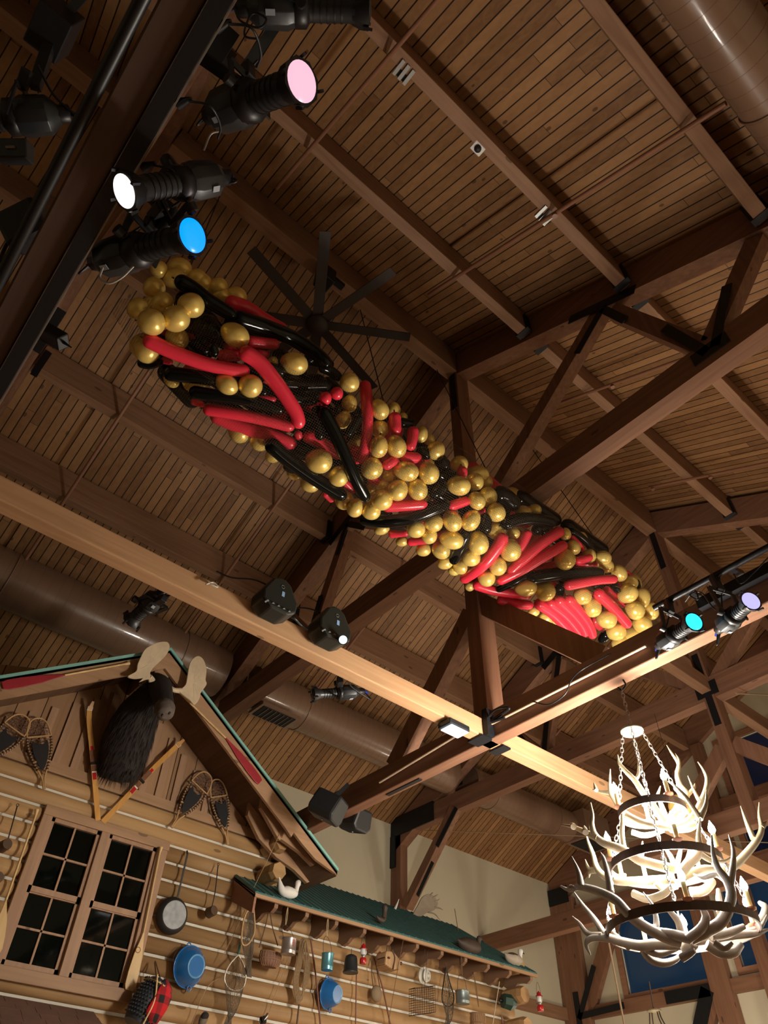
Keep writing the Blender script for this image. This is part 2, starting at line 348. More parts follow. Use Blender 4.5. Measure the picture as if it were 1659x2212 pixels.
# ================================================================== BALLOON BUNDLE
GOLD = flat('gold_balloon', (.82, .60, .17), .28, .35)
RED = flat('red_balloon', (.72, .03, .06), .28, 0)
BLK = flat('black_balloon', (.002, .003, .003), .14, 0); BLK.node_tree.nodes['Principled BSDF'].inputs['IOR'].default_value = 1.36
KNOT = flat('balloon_knot', (.08, .035, .01), .5)
BAL = [  # visible balloons traced from image pixels at assumed depths, as are later coordinate lists
('g',(-3.691,0.232,7.856),(-0.066,-0.013,-0.041),(-0.009,-0.069,0.036),-0.02,2,1,0,1),
('g',(-3.708,0.386,8.136),(0.069,0.097,-0.008),(-0.058,0.036,-0.065),0.01,2,1,0,3),
('g',(-3.738,0.276,7.607),(0.085,0.042,0.038),(-0.013,0.077,-0.057),-0.01,2,1,0,2),
('g',(-3.896,0.259,7.412),(-0.080,0.015,-0.068),(0.038,0.088,-0.026),-0.02,2,1,1,1),
('g',(-3.684,0.385,7.861),(0.083,0.059,0.025),(-0.027,0.063,-0.059),0.01,2,1,0,4),
('g',(-3.695,0.565,8.136),(0.070,0.077,0.005),(-0.046,0.045,-0.062),0.04,2,1,0,6),
('g',(-3.692,0.629,8.123),(0.065,0.073,0.004),(-0.046,0.045,-0.062),0.05,2,1,0,7),
('g',(-3.643,0.772,8.145),(0.085,0.051,0.032),(-0.019,0.068,-0.056),0.08,2,1,0,8),
('g',(-3.602,0.966,8.151),(0.038,0.094,-0.030),(-0.070,0.009,-0.058),0.12,2,1,0,10),
('g',(-3.679,0.840,8.112),(0.044,0.081,-0.017),(-0.059,0.020,-0.057),0.09,2,1,0,9),
('g',(-3.685,0.390,7.400),(0.083,0.041,0.037),(-0.012,0.071,-0.052),0.01,1,1,0,5),
('g',(-3.710,0.384,7.079),(0.070,0.096,-0.007),(-0.068,0.045,-0.079),0.01,0,0,1,1),
('g',(-3.616,0.543,7.193),(0.103,0.046,0.049),(-0.011,0.091,-0.064),0.05,0,0,1,2),
('g',(-3.512,0.591,7.355),(0.080,0.089,0.005),(-0.056,0.055,-0.076),0.06,0,0,0,1),
('g',(-3.912,0.666,7.388),(0.038,0.097,-0.032),(-0.077,0.009,-0.064),0.07,2,1,1,2),
('g',(-4.026,0.489,7.121),(0.035,0.104,-0.037),(-0.087,0.005,-0.068),0.03,1,1,2,1),
('g',(-3.490,1.042,7.333),(0.041,0.125,-0.046),(-0.085,0.004,-0.066),0.15,0,0,0,2),
('g',(-3.408,1.640,7.388),(0.066,0.114,-0.021),(-0.073,0.028,-0.072),0.26,0,0,0,3),
('g',(-3.784,1.202,7.026),(0.018,0.103,-0.050),(-0.076,-0.011,-0.050),0.18,0,0,1,3),
('g',(-3.673,1.381,7.053),(0.039,0.101,-0.033),(-0.083,0.010,-0.068),0.21,0,0,1,4),
('g',(-3.645,1.522,7.576),(0.047,0.027,0.018),(-0.010,0.039,-0.032),0.23,2,1,0,11),
('g',(-4.248,0.834,7.236),(0.020,0.070,-0.028),(-0.049,-0.000,-0.037),0.09,2,1,2,2),
('g',(-4.127,1.034,7.243),(0.075,0.110,-0.011),(-0.063,0.036,-0.069),0.13,2,1,2,3),
('g',(-3.312,2.231,7.544),(-0.021,-0.089,0.039),(-0.080,-0.006,-0.056),0.36,0,0,0,4),
('g',(-3.468,2.359,7.473),(-0.053,0.035,-0.061),(0.048,0.065,-0.004),0.37,1,1,0,12),
('g',(-3.576,2.377,7.327),(-0.073,0.006,-0.059),(0.025,0.071,-0.025),0.38,1,1,1,4),
('g',(-4.227,1.607,7.083),(0.032,0.098,-0.036),(-0.079,0.004,-0.062),0.24,1,1,2,4),
('g',(-4.168,1.813,7.068),(0.025,0.093,-0.039),(-0.080,-0.003,-0.058),0.28,1,1,2,5),
('g',(-4.338,2.067,7.204),(0.069,0.042,0.025),(-0.018,0.058,-0.049),0.31,2,1,2,6),
('g',(-3.896,2.352,6.948),(0.075,0.113,-0.014),(-0.078,0.042,-0.084),0.38,0,0,2,1),
('g',(-3.903,2.612,6.926),(-0.084,0.007,-0.067),(0.033,0.092,-0.032),0.42,0,0,2,2),
('g',(-4.288,2.519,7.061),(0.051,0.089,-0.016),(-0.060,0.024,-0.060),0.39,1,1,2,8),
('g',(-4.386,2.371,7.199),(0.034,0.076,-0.022),(-0.053,0.010,-0.046),0.35,2,1,2,7),
('g',(-4.199,2.911,7.024),(-0.036,0.069,-0.070),(0.078,0.062,0.021),0.45,1,1,2,10),
('g',(-3.832,2.118,7.353),(0.017,0.042,-0.013),(-0.031,0.005,-0.027),0.33,2,1,1,3),
('g',(-3.310,2.623,7.455),(-0.017,0.088,-0.067),(0.075,0.039,0.032),0.42,0,0,0,5),
('g',(-3.336,2.834,7.676),(-0.036,0.043,-0.053),(0.051,0.050,0.007),0.44,1,1,0,14),
('g',(-3.418,3.027,7.794),(0.044,0.035,0.011),(-0.018,0.034,-0.034),0.46,2,1,0,15),
('g',(-3.463,2.758,7.398),(0.033,0.085,-0.027),(-0.071,0.009,-0.058),0.44,1,1,0,13),
('g',(-3.481,2.770,7.138),(-0.072,0.043,-0.080),(0.053,0.076,-0.007),0.45,0,0,1,5),
('g',(-3.417,2.946,7.225),(-0.034,0.085,-0.078),(0.081,0.056,0.026),0.48,0,0,0,6),
('g',(-3.669,2.840,7.024),(-0.046,0.073,-0.079),(0.084,0.072,0.018),0.46,0,0,1,6),
('g',(-3.525,3.174,7.112),(0.067,0.116,-0.022),(-0.071,0.028,-0.070),0.52,0,0,1,7),
('g',(-3.423,3.398,7.173),(-0.035,0.090,-0.081),(0.087,0.060,0.028),0.55,0,0,1,10),
('g',(-3.687,3.208,6.978),(-0.092,-0.004,-0.066),(0.024,0.095,-0.040),0.52,0,0,1,8),
('g',(-3.584,3.388,7.041),(-0.017,0.095,-0.071),(0.084,0.042,0.037),0.55,0,0,1,9),
('g',(-3.706,3.111,7.148),(0.074,0.033,0.035),(-0.008,0.067,-0.047),0.50,1,1,1,5),
('g',(-3.822,3.124,7.097),(0.062,0.062,0.009),(-0.035,0.043,-0.053),0.50,1,1,2,12),
('g',(-3.853,3.135,6.907),(0.093,0.056,0.035),(-0.024,0.081,-0.068),0.51,0,0,2,5),
('g',(-4.029,3.142,6.892),(0.078,0.061,0.020),(-0.035,0.065,-0.066),0.50,0,0,2,4),
('g',(-4.115,3.002,6.906),(-0.081,0.008,-0.065),(0.029,0.079,-0.027),0.47,0,0,2,3),
('g',(-4.206,2.911,7.035),(-0.050,0.052,-0.069),(0.062,0.067,0.005),0.45,1,1,2,9),
('g',(-3.336,3.227,7.586),(-0.058,0.031,-0.062),(0.039,0.058,-0.007),0.51,1,1,0,16),
('g',(-3.406,3.399,7.712),(0.042,0.055,-0.002),(-0.038,0.028,-0.046),0.52,2,1,0,17),
('g',(-3.348,3.449,7.510),(-0.083,0.003,-0.063),(0.028,0.087,-0.033),0.54,1,1,0,18),
('g',(-4.005,3.094,7.195),(-0.027,0.030,-0.039),(-0.039,-0.040,-0.004),0.48,2,1,2,11),
('g',(-3.326,3.777,7.523),(0.075,0.061,0.018),(-0.033,0.060,-0.062),0.59,1,1,0,19),
('g',(-3.363,3.782,7.206),(0.071,0.107,-0.013),(-0.068,0.036,-0.073),0.61,0,0,0,7),
('g',(-3.333,4.025,7.427),(-0.056,0.043,-0.068),(0.059,0.075,-0.002),0.63,1,1,0,20),
('g',(-3.366,4.258,7.622),(0.045,0.063,-0.005),(-0.048,0.030,-0.054),0.64,2,1,0,21),
('g',(-3.370,4.257,7.381),(-0.069,0.041,-0.077),(0.062,0.089,-0.008),0.66,1,1,0,22),
('g',(-3.372,4.063,7.179),(-0.013,0.084,-0.061),(0.076,0.037,0.034),0.65,0,0,1,12),
('g',(-3.354,4.351,7.178),(-0.021,-0.095,0.043),(-0.085,-0.007,-0.059),0.68,0,0,1,14),
('g',(-3.757,3.778,6.938),(0.059,0.084,-0.008),(-0.061,0.037,-0.068),0.60,0,0,2,7),
('g',(-3.636,3.940,6.986),(-0.016,0.099,-0.073),(0.085,0.041,0.038),0.63,0,0,1,11),
('g',(-3.526,4.119,7.032),(-0.098,-0.000,-0.074),(0.026,0.090,-0.035),0.65,0,0,1,13),
('g',(-3.916,3.670,6.892),(-0.038,-0.092,0.029),(-0.075,0.011,-0.063),0.58,0,0,2,6),
('g',(-3.891,3.844,6.883),(-0.074,-0.014,-0.046),(-0.010,-0.075,0.039),0.61,0,0,2,8),
('g',(-3.795,4.083,6.908),(0.066,0.116,-0.021),(-0.069,0.027,-0.068),0.64,0,0,2,9),
('g',(-3.661,4.361,6.945),(-0.048,0.086,-0.089),(0.088,0.071,0.022),0.68,0,0,2,10),
('g',(-4.029,4.162,6.978),(0.049,0.097,-0.023),(-0.078,0.022,-0.072),0.64,1,1,2,16),
('g',(-3.836,4.425,6.888),(-0.043,-0.093,0.025),(-0.076,0.017,-0.067),0.69,0,0,2,11),
('g',(-4.186,4.033,7.006),(0.070,0.049,0.022),(-0.023,0.056,-0.052),0.61,1,1,2,15),
('g',(-4.160,4.344,6.980),(0.075,0.054,0.023),(-0.024,0.056,-0.053),0.65,1,1,2,17),
('g',(-4.086,4.526,6.978),(0.067,0.069,0.007),(-0.045,0.050,-0.064),0.68,1,1,2,19),
('g',(-4.266,3.486,7.035),(0.076,0.041,0.032),(-0.012,0.056,-0.044),0.53,1,1,2,13),
('g',(-4.373,3.876,7.162),(0.054,0.047,0.012),(-0.024,0.038,-0.041),0.57,2,1,2,14),
('g',(-4.204,4.532,6.998),(0.050,0.052,0.005),(-0.029,0.033,-0.042),0.67,1,1,2,18),
('g',(-3.543,4.554,7.179),(-0.026,0.083,-0.071),(0.084,0.053,0.030),0.70,1,1,1,6),
('g',(-3.296,4.768,7.429),(0.052,0.080,-0.010),(-0.050,0.026,-0.054),0.72,1,1,0,23),
('g',(-3.223,4.886,7.487),(0.058,0.062,0.005),(-0.036,0.038,-0.050),0.74,1,1,0,24),
('g',(-3.540,4.751,7.000),(-0.025,0.101,-0.081),(0.099,0.056,0.040),0.74,0,0,1,15),
('g',(-3.746,4.755,6.906),(-0.030,0.084,-0.074),(0.081,0.053,0.028),0.73,0,0,2,13),
('g',(-3.932,4.765,6.845),(0.039,0.090,-0.026),(-0.072,0.013,-0.062),0.73,0,0,2,12),
('g',(-3.473,4.781,7.237),(-0.025,0.048,-0.048),(0.053,0.041,0.014),0.73,1,1,1,8),
('g',(-3.585,4.801,7.331),(-0.039,0.021,-0.042),(0.030,0.045,-0.005),0.72,2,1,1,7),
('g',(-3.207,5.409,7.438),(-0.030,0.046,-0.051),(0.051,0.045,0.010),0.80,1,1,0,25),
('g',(-3.314,5.456,7.140),(-0.045,0.084,-0.085),(0.093,0.075,0.024),0.82,0,0,1,16),
('g',(-3.253,5.596,7.368),(-0.031,0.063,-0.062),(0.065,0.050,0.018),0.83,1,1,0,26),
('g',(-3.764,5.241,6.869),(0.092,0.092,0.012),(-0.048,0.057,-0.071),0.79,0,0,2,14),
('g',(-3.680,5.493,6.905),(-0.009,0.096,-0.066),(-0.098,-0.042,-0.047),0.82,0,0,2,15),
('g',(-4.051,5.725,6.940),(0.064,0.027,0.032),(-0.004,0.053,-0.036),0.83,1,1,2,21),
('g',(-4.022,5.921,6.934),(0.031,0.080,-0.026),(-0.067,0.008,-0.055),0.85,1,1,2,22),
('g',(-4.077,6.162,7.035),(0.046,0.047,0.005),(-0.027,0.030,-0.039),0.86,2,1,2,23),
('g',(-4.300,4.892,7.027),(-0.049,0.002,-0.038),(0.018,0.053,-0.019),0.71,1,1,2,20),
('g',(-3.229,5.873,7.387),(-0.062,0.021,-0.059),(0.037,0.069,-0.015),0.86,1,1,0,27),
('g',(-3.166,6.066,7.430),(0.055,0.086,-0.012),(-0.059,0.029,-0.061),0.88,1,1,0,28),
('g',(-3.197,6.158,7.375),(-0.039,0.052,-0.061),(-0.065,-0.061,-0.011),0.89,1,1,0,29),
('g',(-3.178,6.386,7.383),(-0.015,0.088,-0.065),(0.078,0.039,0.035),0.92,1,1,0,30),
('g',(-3.190,6.607,7.356),(0.080,0.064,0.021),(-0.032,0.060,-0.061),0.94,1,1,0,31),
('g',(-3.218,6.529,7.154),(0.110,0.051,0.050),(-0.012,0.088,-0.063),0.95,0,0,1,19),
('g',(-3.230,6.889,7.294),(-0.089,0.038,-0.090),(0.054,0.090,-0.015),0.97,1,1,1,9),
('g',(-3.298,6.751,7.071),(0.040,0.110,-0.038),(-0.091,0.008,-0.073),0.97,0,0,1,20),
('g',(-3.259,7.102,7.218),(-0.067,0.046,-0.079),(0.058,0.077,-0.004),1.00,1,1,1,10),
('g',(-3.355,6.957,6.993),(0.056,0.104,-0.022),(-0.078,0.026,-0.074),0.99,0,0,1,21),
('g',(-3.492,5.956,6.973),(-0.062,-0.091,0.010),(0.067,-0.038,0.073),0.88,0,0,1,17),
('g',(-3.530,6.177,6.948),(-0.057,0.069,-0.085),(0.080,0.080,0.011),0.91,0,0,1,18),
('g',(-3.535,6.455,6.914),(0.072,0.102,-0.009),(-0.071,0.043,-0.080),0.94,0,0,2,16),
('g',(-3.593,6.713,6.887),(0.096,0.072,0.028),(-0.035,0.076,-0.073),0.96,0,0,2,17),
('g',(-3.587,7.113,7.012),(0.098,0.109,0.006),(-0.067,0.065,-0.091),0.99,1,1,2,25),
('g',(-3.733,7.012,6.933),(0.084,0.075,0.017),(-0.042,0.063,-0.070),0.98,1,1,2,24),
('g',(-3.524,7.270,7.040),(0.068,0.084,-0.001),(-0.057,0.045,-0.070),1.01,1,1,1,11),
('rr',(-3.414,2.037,7.201),(0.040,0.046,0.001),(-0.034,0.031,-0.045),0.33,0,0,0,1),
('rr',(-3.353,2.120,7.294),(0.041,0.047,0.001),(-0.035,0.031,-0.045),0.35,0,0,0,2),
('k',((-3.486,0.368,7.530),(-3.471,0.532,7.543),(-3.457,0.718,7.508),(-3.432,0.989,7.507)),0.072,0.13,0,0,0,1),
('k',((-3.467,0.958,7.528),(-3.428,1.269,7.659),(-3.428,1.551,7.794),(-3.387,1.827,7.755),(-3.357,2.005,7.641)),0.084,0.31,0,0,0,2),
('k',((-4.042,0.704,6.998),(-3.935,0.885,7.015),(-3.814,1.142,7.055)),0.069,0.17,0,0,2,1),
('k',((-4.028,0.966,6.948),(-3.920,1.169,6.960),(-3.788,1.439,7.000),(-3.688,1.779,7.043)),0.063,0.29,0,0,2,2),
('k',((-4.177,0.483,7.102),(-4.129,0.581,7.102),(-4.024,0.656,7.120)),0.041,0.06,1,1,2,1),
('k',((-3.618,0.898,7.197),(-3.676,0.999,7.133)),0.049,0.14,0,0,1,1),
('k',((-3.600,1.387,7.282),(-3.542,1.633,7.334)),0.063,0.25,1,1,0,3),
('k',((-3.740,0.727,7.624),(-3.766,0.891,7.559),(-3.804,1.027,7.496)),0.149,0.13,2,1,0,1),
('k',((-3.655,0.949,7.775),(-3.629,1.256,7.759),(-3.592,1.488,7.805)),0.120,0.21,2,1,0,2),
('k',((-3.916,1.324,7.372),(-3.854,1.669,7.392)),0.089,0.25,2,1,1,1),
('r',((-3.845,0.396,7.005),(-3.800,0.684,7.018),(-3.715,1.023,7.057),(-3.601,1.316,7.135)),0.069,0.20,0,0,1,1),
('r',((-3.566,1.179,7.477),(-3.521,1.325,7.552),(-3.481,1.477,7.642)),0.059,0.22,1,1,0,2),
('r',((-3.645,1.192,7.351),(-3.548,1.421,7.471)),0.052,0.21,1,1,0,3),
('r',((-3.555,0.877,7.853),(-3.558,1.074,7.993),(-3.541,1.289,7.986),(-3.506,1.537,7.989)),0.073,0.22,1,1,0,1),
('r',((-3.731,1.025,7.247),(-3.625,1.218,7.346)),0.062,0.18,1,1,1,1),
('r',((-4.129,0.649,7.268),(-4.090,0.754,7.275)),0.034,0.08,2,1,2,1),
('r',((-3.492,1.124,7.176),(-3.482,1.324,7.172),(-3.519,1.545,7.109),(-3.571,1.742,7.048),(-3.618,1.872,7.005),(-3.699,1.977,6.951)),0.077,0.32,0,0,1,2),
('r',((-4.108,1.161,6.946),(-3.971,1.391,6.945),(-3.855,1.660,6.966),(-3.760,1.949,6.996)),0.061,0.32,0,0,2,1),
('r',((-4.208,1.274,7.081),(-4.147,1.552,7.072),(-4.050,1.825,7.073),(-3.978,2.122,7.078)),0.078,0.33,1,1,2,3),
('r',((-3.838,2.024,7.101),(-3.895,2.103,7.073)),0.042,0.33,1,1,2,4),
('r',((-4.320,1.089,7.227),(-4.271,1.217,7.221)),0.035,0.16,2,1,2,2),
('r',((-3.854,2.107,7.126),(-3.828,2.308,7.130),(-3.828,2.565,7.118)),0.067,0.41,1,1,1,4),
('r',((-4.299,2.715,7.084),(-4.368,2.877,7.117)),0.039,0.44,1,1,2,5),
('r',((-3.995,1.413,7.281),(-3.841,1.741,7.353)),0.042,0.26,2,1,1,2),
('k',((-4.015,1.819,6.930),(-4.060,2.094,6.923),(-4.082,2.454,6.916),(-4.072,2.841,6.906)),0.080,0.45,0,0,2,3),
('k',((-4.313,2.194,7.131),(-4.292,2.342,7.122)),0.050,0.36,2,1,2,2),
('k',((-3.464,2.027,7.113),(-3.551,2.268,7.017),(-3.669,2.517,6.931),(-3.787,2.743,6.875),(-3.910,2.991,6.841)),0.071,0.49,0,0,1,4),
('k',((-3.518,2.013,7.174),(-3.605,2.106,7.087),(-3.719,2.232,7.006)),0.058,0.36,0,0,1,2),
('k',((-3.413,2.468,7.318),(-3.491,2.454,7.218),(-3.590,2.439,7.123)),0.051,0.40,0,0,1,3),
('k',((-3.519,2.258,7.402),(-3.570,2.291,7.334)),0.043,0.37,1,1,0,8),
('k',((-3.658,1.598,7.298),(-3.560,1.844,7.394),(-3.458,2.109,7.533)),0.063,0.33,1,1,0,4),
('k',((-3.694,1.787,7.250),(-3.574,2.050,7.352)),0.065,0.33,1,1,1,2),
('k',((-3.485,1.775,7.715),(-3.447,2.096,7.885)),0.062,0.32,1,1,0,5),
('k',((-3.433,1.923,7.666),(-3.417,2.048,7.695),(-3.408,2.187,7.665)),0.058,0.34,1,1,0,7),
('k',((-3.557,1.430,7.278),(-3.507,1.630,7.330)),0.063,0.26,0,0,0,3),
('k',((-3.718,1.620,7.584),(-3.645,2.189,7.608)),0.117,0.34,2,1,0,6),
('k',((-3.952,1.956,7.347),(-3.832,2.282,7.404)),0.117,0.35,2,1,1,3),
('k',((-4.152,2.144,7.225),(-4.011,2.605,7.244)),0.090,0.40,2,1,2,3),
('k',((-3.676,2.315,7.551),(-3.695,2.655,7.492)),0.091,0.41,2,1,1,4),
('r',((-3.337,2.432,7.783),(-3.366,2.507,7.458),(-3.517,2.637,7.222),(-3.722,2.751,7.056)),0.063,0.45,0,0,0,1),
('r',((-3.270,2.786,7.512),(-3.351,2.887,7.309)),0.066,0.47,0,0,0,2),
('r',((-3.258,3.039,7.477),(-3.313,3.074,7.349),(-3.380,3.092,7.246)),0.061,0.50,0,0,0,3),
('r',((-3.488,3.051,7.197),(-3.394,3.274,7.284)),0.065,0.53,0,0,0,4),
('r',((-3.602,2.935,7.048),(-3.478,3.015,7.144)),0.055,0.49,0,0,1,3),
('r',((-3.824,2.920,7.102),(-3.823,3.069,7.096)),0.057,0.49,1,1,2,7),
('r',((-3.936,3.213,6.928),(-3.800,3.386,6.960),(-3.656,3.598,7.019)),0.063,0.58,0,0,2,2),
('r',((-3.784,2.634,7.290),(-3.834,2.826,7.246)),0.102,0.44,2,1,1,5),
('r',((-4.058,2.773,7.110),(-4.095,2.967,7.096)),0.040,0.46,2,1,2,6),
('r',((-3.522,2.947,7.683),(-3.785,3.126,7.373)),0.116,0.48,2,1,1,6),
('r',((-3.918,2.103,7.397),(-3.900,2.204,7.402)),0.100,0.34,3,1,1,3),
('k',((-3.448,3.255,7.459),(-3.427,3.441,7.464)),0.064,0.54,1,1,0,10),
('k',((-3.415,2.968,7.648),(-3.368,3.156,7.732)),0.058,0.49,2,1,0,9),
('k',((-4.284,3.196,7.000),(-4.052,3.349,6.892),(-3.831,3.549,6.913),(-3.656,3.676,6.981),(-3.510,3.790,7.070)),0.072,0.61,0,0,2,4),
('k',((-3.338,3.495,7.411),(-3.362,3.634,7.359)),0.052,0.58,1,1,0,12),
('k',((-3.447,3.557,7.309),(-3.446,3.675,7.299)),0.047,0.58,1,1,0,13),
('k',((-3.452,3.667,7.186),(-3.519,3.625,7.131),(-3.600,3.584,7.072)),0.072,0.57,0,0,1,5),
('k',((-3.416,4.255,7.159),(-3.570,4.395,7.032)),0.072,0.69,0,0,1,6),
('k',((-3.649,4.182,6.996),(-3.826,4.245,6.919),(-4.049,4.339,6.888)),0.067,0.66,0,0,2,5),
('k',((-4.174,3.508,7.013),(-4.037,3.664,7.008)),0.044,0.57,1,1,2,4),
('k',((-3.388,3.354,7.511),(-3.421,3.428,7.449)),0.052,0.54,1,1,0,11),
('k',((-3.313,4.287,7.422),(-3.280,4.451,7.449),(-3.287,4.671,7.411)),0.105,0.71,1,1,0,14),
('k',((-3.486,4.528,7.351),(-3.375,4.641,7.459)),0.074,0.70,2,1,0,15),
('k',((-3.636,3.674,7.409),(-3.589,4.094,7.415)),0.091,0.62,2,1,1,5),
('r',((-3.276,3.750,7.425),(-3.328,3.833,7.335)),0.061,0.61,0,0,0,5),
('r',((-3.584,3.819,7.071),(-3.418,4.011,7.194)),0.059,0.63,0,0,1,4),
('r',((-4.301,3.618,7.054),(-4.094,3.731,7.001)),0.045,0.57,1,1,2,8),
('r',((-4.236,3.828,7.019),(-4.019,3.976,6.998)),0.048,0.61,1,1,2,9),
('r',((-3.999,4.068,7.081),(-3.722,4.242,7.190)),0.042,0.65,2,1,2,10),
('r',((-3.588,4.257,7.283),(-3.503,4.354,7.350)),0.052,0.67,2,1,1,7),
('r',((-3.445,4.576,7.075),(-3.632,4.599,6.953),(-3.861,4.604,6.869),(-4.218,4.667,6.933)),0.070,0.69,0,0,2,3),
('k',((-3.425,4.498,7.134),(-3.291,4.681,7.252),(-3.209,4.891,7.332),(-3.147,5.145,7.391)),0.078,0.78,0,0,0,4),
('k',((-3.286,4.947,7.338),(-3.336,5.052,7.274)),0.068,0.77,1,1,0,16),
('k',((-3.703,5.181,6.926),(-3.538,5.399,7.000),(-3.368,5.686,7.104),(-3.211,6.067,7.219)),0.084,0.89,0,0,1,7),
('k',((-3.659,5.162,6.946),(-3.820,5.093,6.888),(-4.027,5.027,6.866)),0.045,0.75,0,0,2,6),
('k',((-3.602,5.692,7.076),(-3.703,5.819,7.015)),0.062,0.85,1,1,2,5),
('k',((-3.181,5.474,7.530),(-3.167,5.662,7.525),(-3.174,5.833,7.490),(-3.230,5.976,7.402)),0.049,0.87,1,1,0,18),
('k',((-3.198,5.435,7.581),(-3.176,5.562,7.598)),0.046,0.81,2,1,0,17),
('r',((-3.327,4.871,7.238),(-3.447,4.886,7.128),(-3.554,4.892,7.051)),0.055,0.75,0,0,1,5),
('r',((-3.134,5.245,7.351),(-3.318,5.067,7.153),(-3.518,4.977,7.002),(-3.752,4.934,6.888)),0.069,0.75,0,0,1,6),
('r',((-3.185,5.349,7.230),(-3.379,5.170,7.056),(-3.616,5.022,6.911),(-3.893,4.895,6.828)),0.060,0.75,0,0,1,7),
('r',((-4.182,4.812,6.939),(-4.050,5.073,6.898),(-3.846,5.438,6.908)),0.060,0.81,0,0,2,4),
('r',((-4.209,5.255,6.980),(-4.093,5.440,6.943),(-3.977,5.631,6.938)),0.065,0.82,1,1,2,11),
('r',((-3.835,5.492,6.843),(-3.838,5.790,6.831),(-3.880,6.059,6.814),(-3.925,6.301,6.802)),0.070,0.91,0,0,2,5),
('r',((-3.767,5.626,6.883),(-3.780,5.948,6.866),(-3.839,6.242,6.839),(-3.900,6.430,6.822)),0.067,0.92,0,0,2,6),
('r',((-3.666,5.670,6.891),(-3.701,6.000,6.863),(-3.760,6.256,6.832),(-3.844,6.413,6.807)),0.066,0.92,0,0,2,7),
('r',((-3.588,5.761,6.908),(-3.627,6.024,6.878),(-3.692,6.286,6.840),(-3.794,6.503,6.801)),0.066,0.94,0,0,2,8),
('r',((-3.360,6.046,7.019),(-3.382,6.354,6.986),(-3.412,6.581,6.954),(-3.444,6.796,6.923)),0.071,0.98,0,0,1,9),
('r',((-3.493,5.615,6.936),(-3.378,5.782,7.004),(-3.255,5.988,7.091),(-3.147,6.230,7.177)),0.063,0.92,0,0,1,8),
('r',((-3.366,6.287,7.204),(-3.376,6.492,7.182),(-3.380,6.716,7.162)),0.054,0.95,1,1,1,11),
('r',((-3.294,5.636,7.191),(-3.170,5.829,7.305)),0.051,0.86,0,0,0,6),
('r',((-3.220,5.521,7.489),(-3.224,5.661,7.466),(-3.244,5.798,7.425)),0.039,0.85,1,1,0,4),
('r',((-3.718,6.456,7.033),(-3.748,6.707,7.006)),0.068,0.94,1,1,2,12),
('r',((-3.674,5.460,7.210),(-3.509,5.655,7.313)),0.065,0.82,2,1,1,10),
('r',((-3.171,6.548,7.491),(-3.172,6.689,7.473)),0.041,0.94,2,1,0,5),
('r',((-3.850,5.213,7.210),(-3.484,5.470,7.444)),0.130,0.79,2,1,1,9),
('r',((-3.834,5.148,7.238),(-3.453,5.301,7.512)),0.104,0.77,3,1,1,8),
('k',((-3.232,6.371,7.192),(-3.293,6.375,7.137)),0.066,0.93,0,0,1,8),
('k',((-3.171,6.955,7.426),(-3.234,6.995,7.355)),0.048,0.98,2,1,0,20),
('k',((-3.187,6.802,7.523),(-3.235,6.909,7.456)),0.038,0.96,2,1,0,19),
('k',((-3.665,6.654,6.904),(-3.750,6.676,6.870),(-3.835,6.690,6.846)),0.067,0.95,0,0,2,7),
('k',((-3.594,6.503,7.190),(-3.645,6.589,7.154)),0.037,0.93,2,1,1,6),
('g',(-4.023,0.398,7.816),(0.093,0.108,0.003),(-0.070,0.062,-0.090),0.01,3,2,0,1),
('g',(-4.330,0.495,7.578),(0.093,0.108,0.003),(-0.070,0.062,-0.090),0.03,3,2,2,1),
('b',(-4.133,0.561,7.397),(0.093,0.108,0.003),(-0.070,0.062,-0.090),0.04,3,2,1,1),
('rr',(-4.204,0.669,7.680),(0.093,0.108,0.003),(-0.070,0.062,-0.090),0.06,3,2,1,1),
('b',(-3.850,0.732,7.704),(0.093,0.108,0.003),(-0.070,0.062,-0.090),0.07,3,2,0,1),
('rr',(-3.945,0.831,7.726),(0.093,0.108,0.003),(-0.070,0.062,-0.090),0.09,3,2,1,2),
('b',(-4.014,0.922,7.643),(0.093,0.108,0.003),(-0.070,0.062,-0.090),0.11,3,2,1,2),
('rr',(-4.120,0.998,7.368),(0.093,0.108,0.003),(-0.070,0.062,-0.090),0.12,3,2,2,1),
('b',(-3.734,1.081,7.705),(0.093,0.108,0.003),(-0.070,0.062,-0.090),0.14,3,2,0,2),
('rr',(-3.755,1.171,7.658),(0.093,0.108,0.003),(-0.070,0.062,-0.090),0.16,3,2,0,1),
('b',(-4.368,1.322,7.485),(0.093,0.108,0.003),(-0.070,0.062,-0.090),0.17,3,2,2,1),
('rr',(-3.786,1.381,7.786),(0.093,0.108,0.003),(-0.070,0.062,-0.090),0.19,3,2,0,2),
('b',(-3.878,1.469,7.634),(0.093,0.108,0.003),(-0.070,0.062,-0.090),0.21,3,2,1,3),
('rr',(-3.945,1.587,7.700),(0.093,0.108,0.003),(-0.070,0.062,-0.090),0.23,3,2,1,3),
('b',(-4.026,1.670,7.521),(0.093,0.108,0.003),(-0.070,0.062,-0.090),0.24,3,2,1,4),
('rr',(-3.783,1.758,7.686),(0.093,0.108,0.003),(-0.070,0.062,-0.090),0.26,3,2,0,3),
('b',(-3.770,1.873,7.772),(0.093,0.108,0.003),(-0.070,0.062,-0.090),0.28,3,2,0,3),
('rr',(-4.082,1.971,7.458),(0.093,0.108,0.003),(-0.070,0.062,-0.090),0.29,3,2,1,4),
('b',(-3.667,2.043,7.693),(0.093,0.108,0.003),(-0.070,0.062,-0.090),0.31,3,2,0,4),
('rr',(-3.898,2.188,7.663),(0.093,0.108,0.003),(-0.070,0.062,-0.090),0.33,3,2,1,5),
('b',(-4.099,2.279,7.417),(0.093,0.108,0.003),(-0.070,0.062,-0.090),0.34,3,2,2,2),
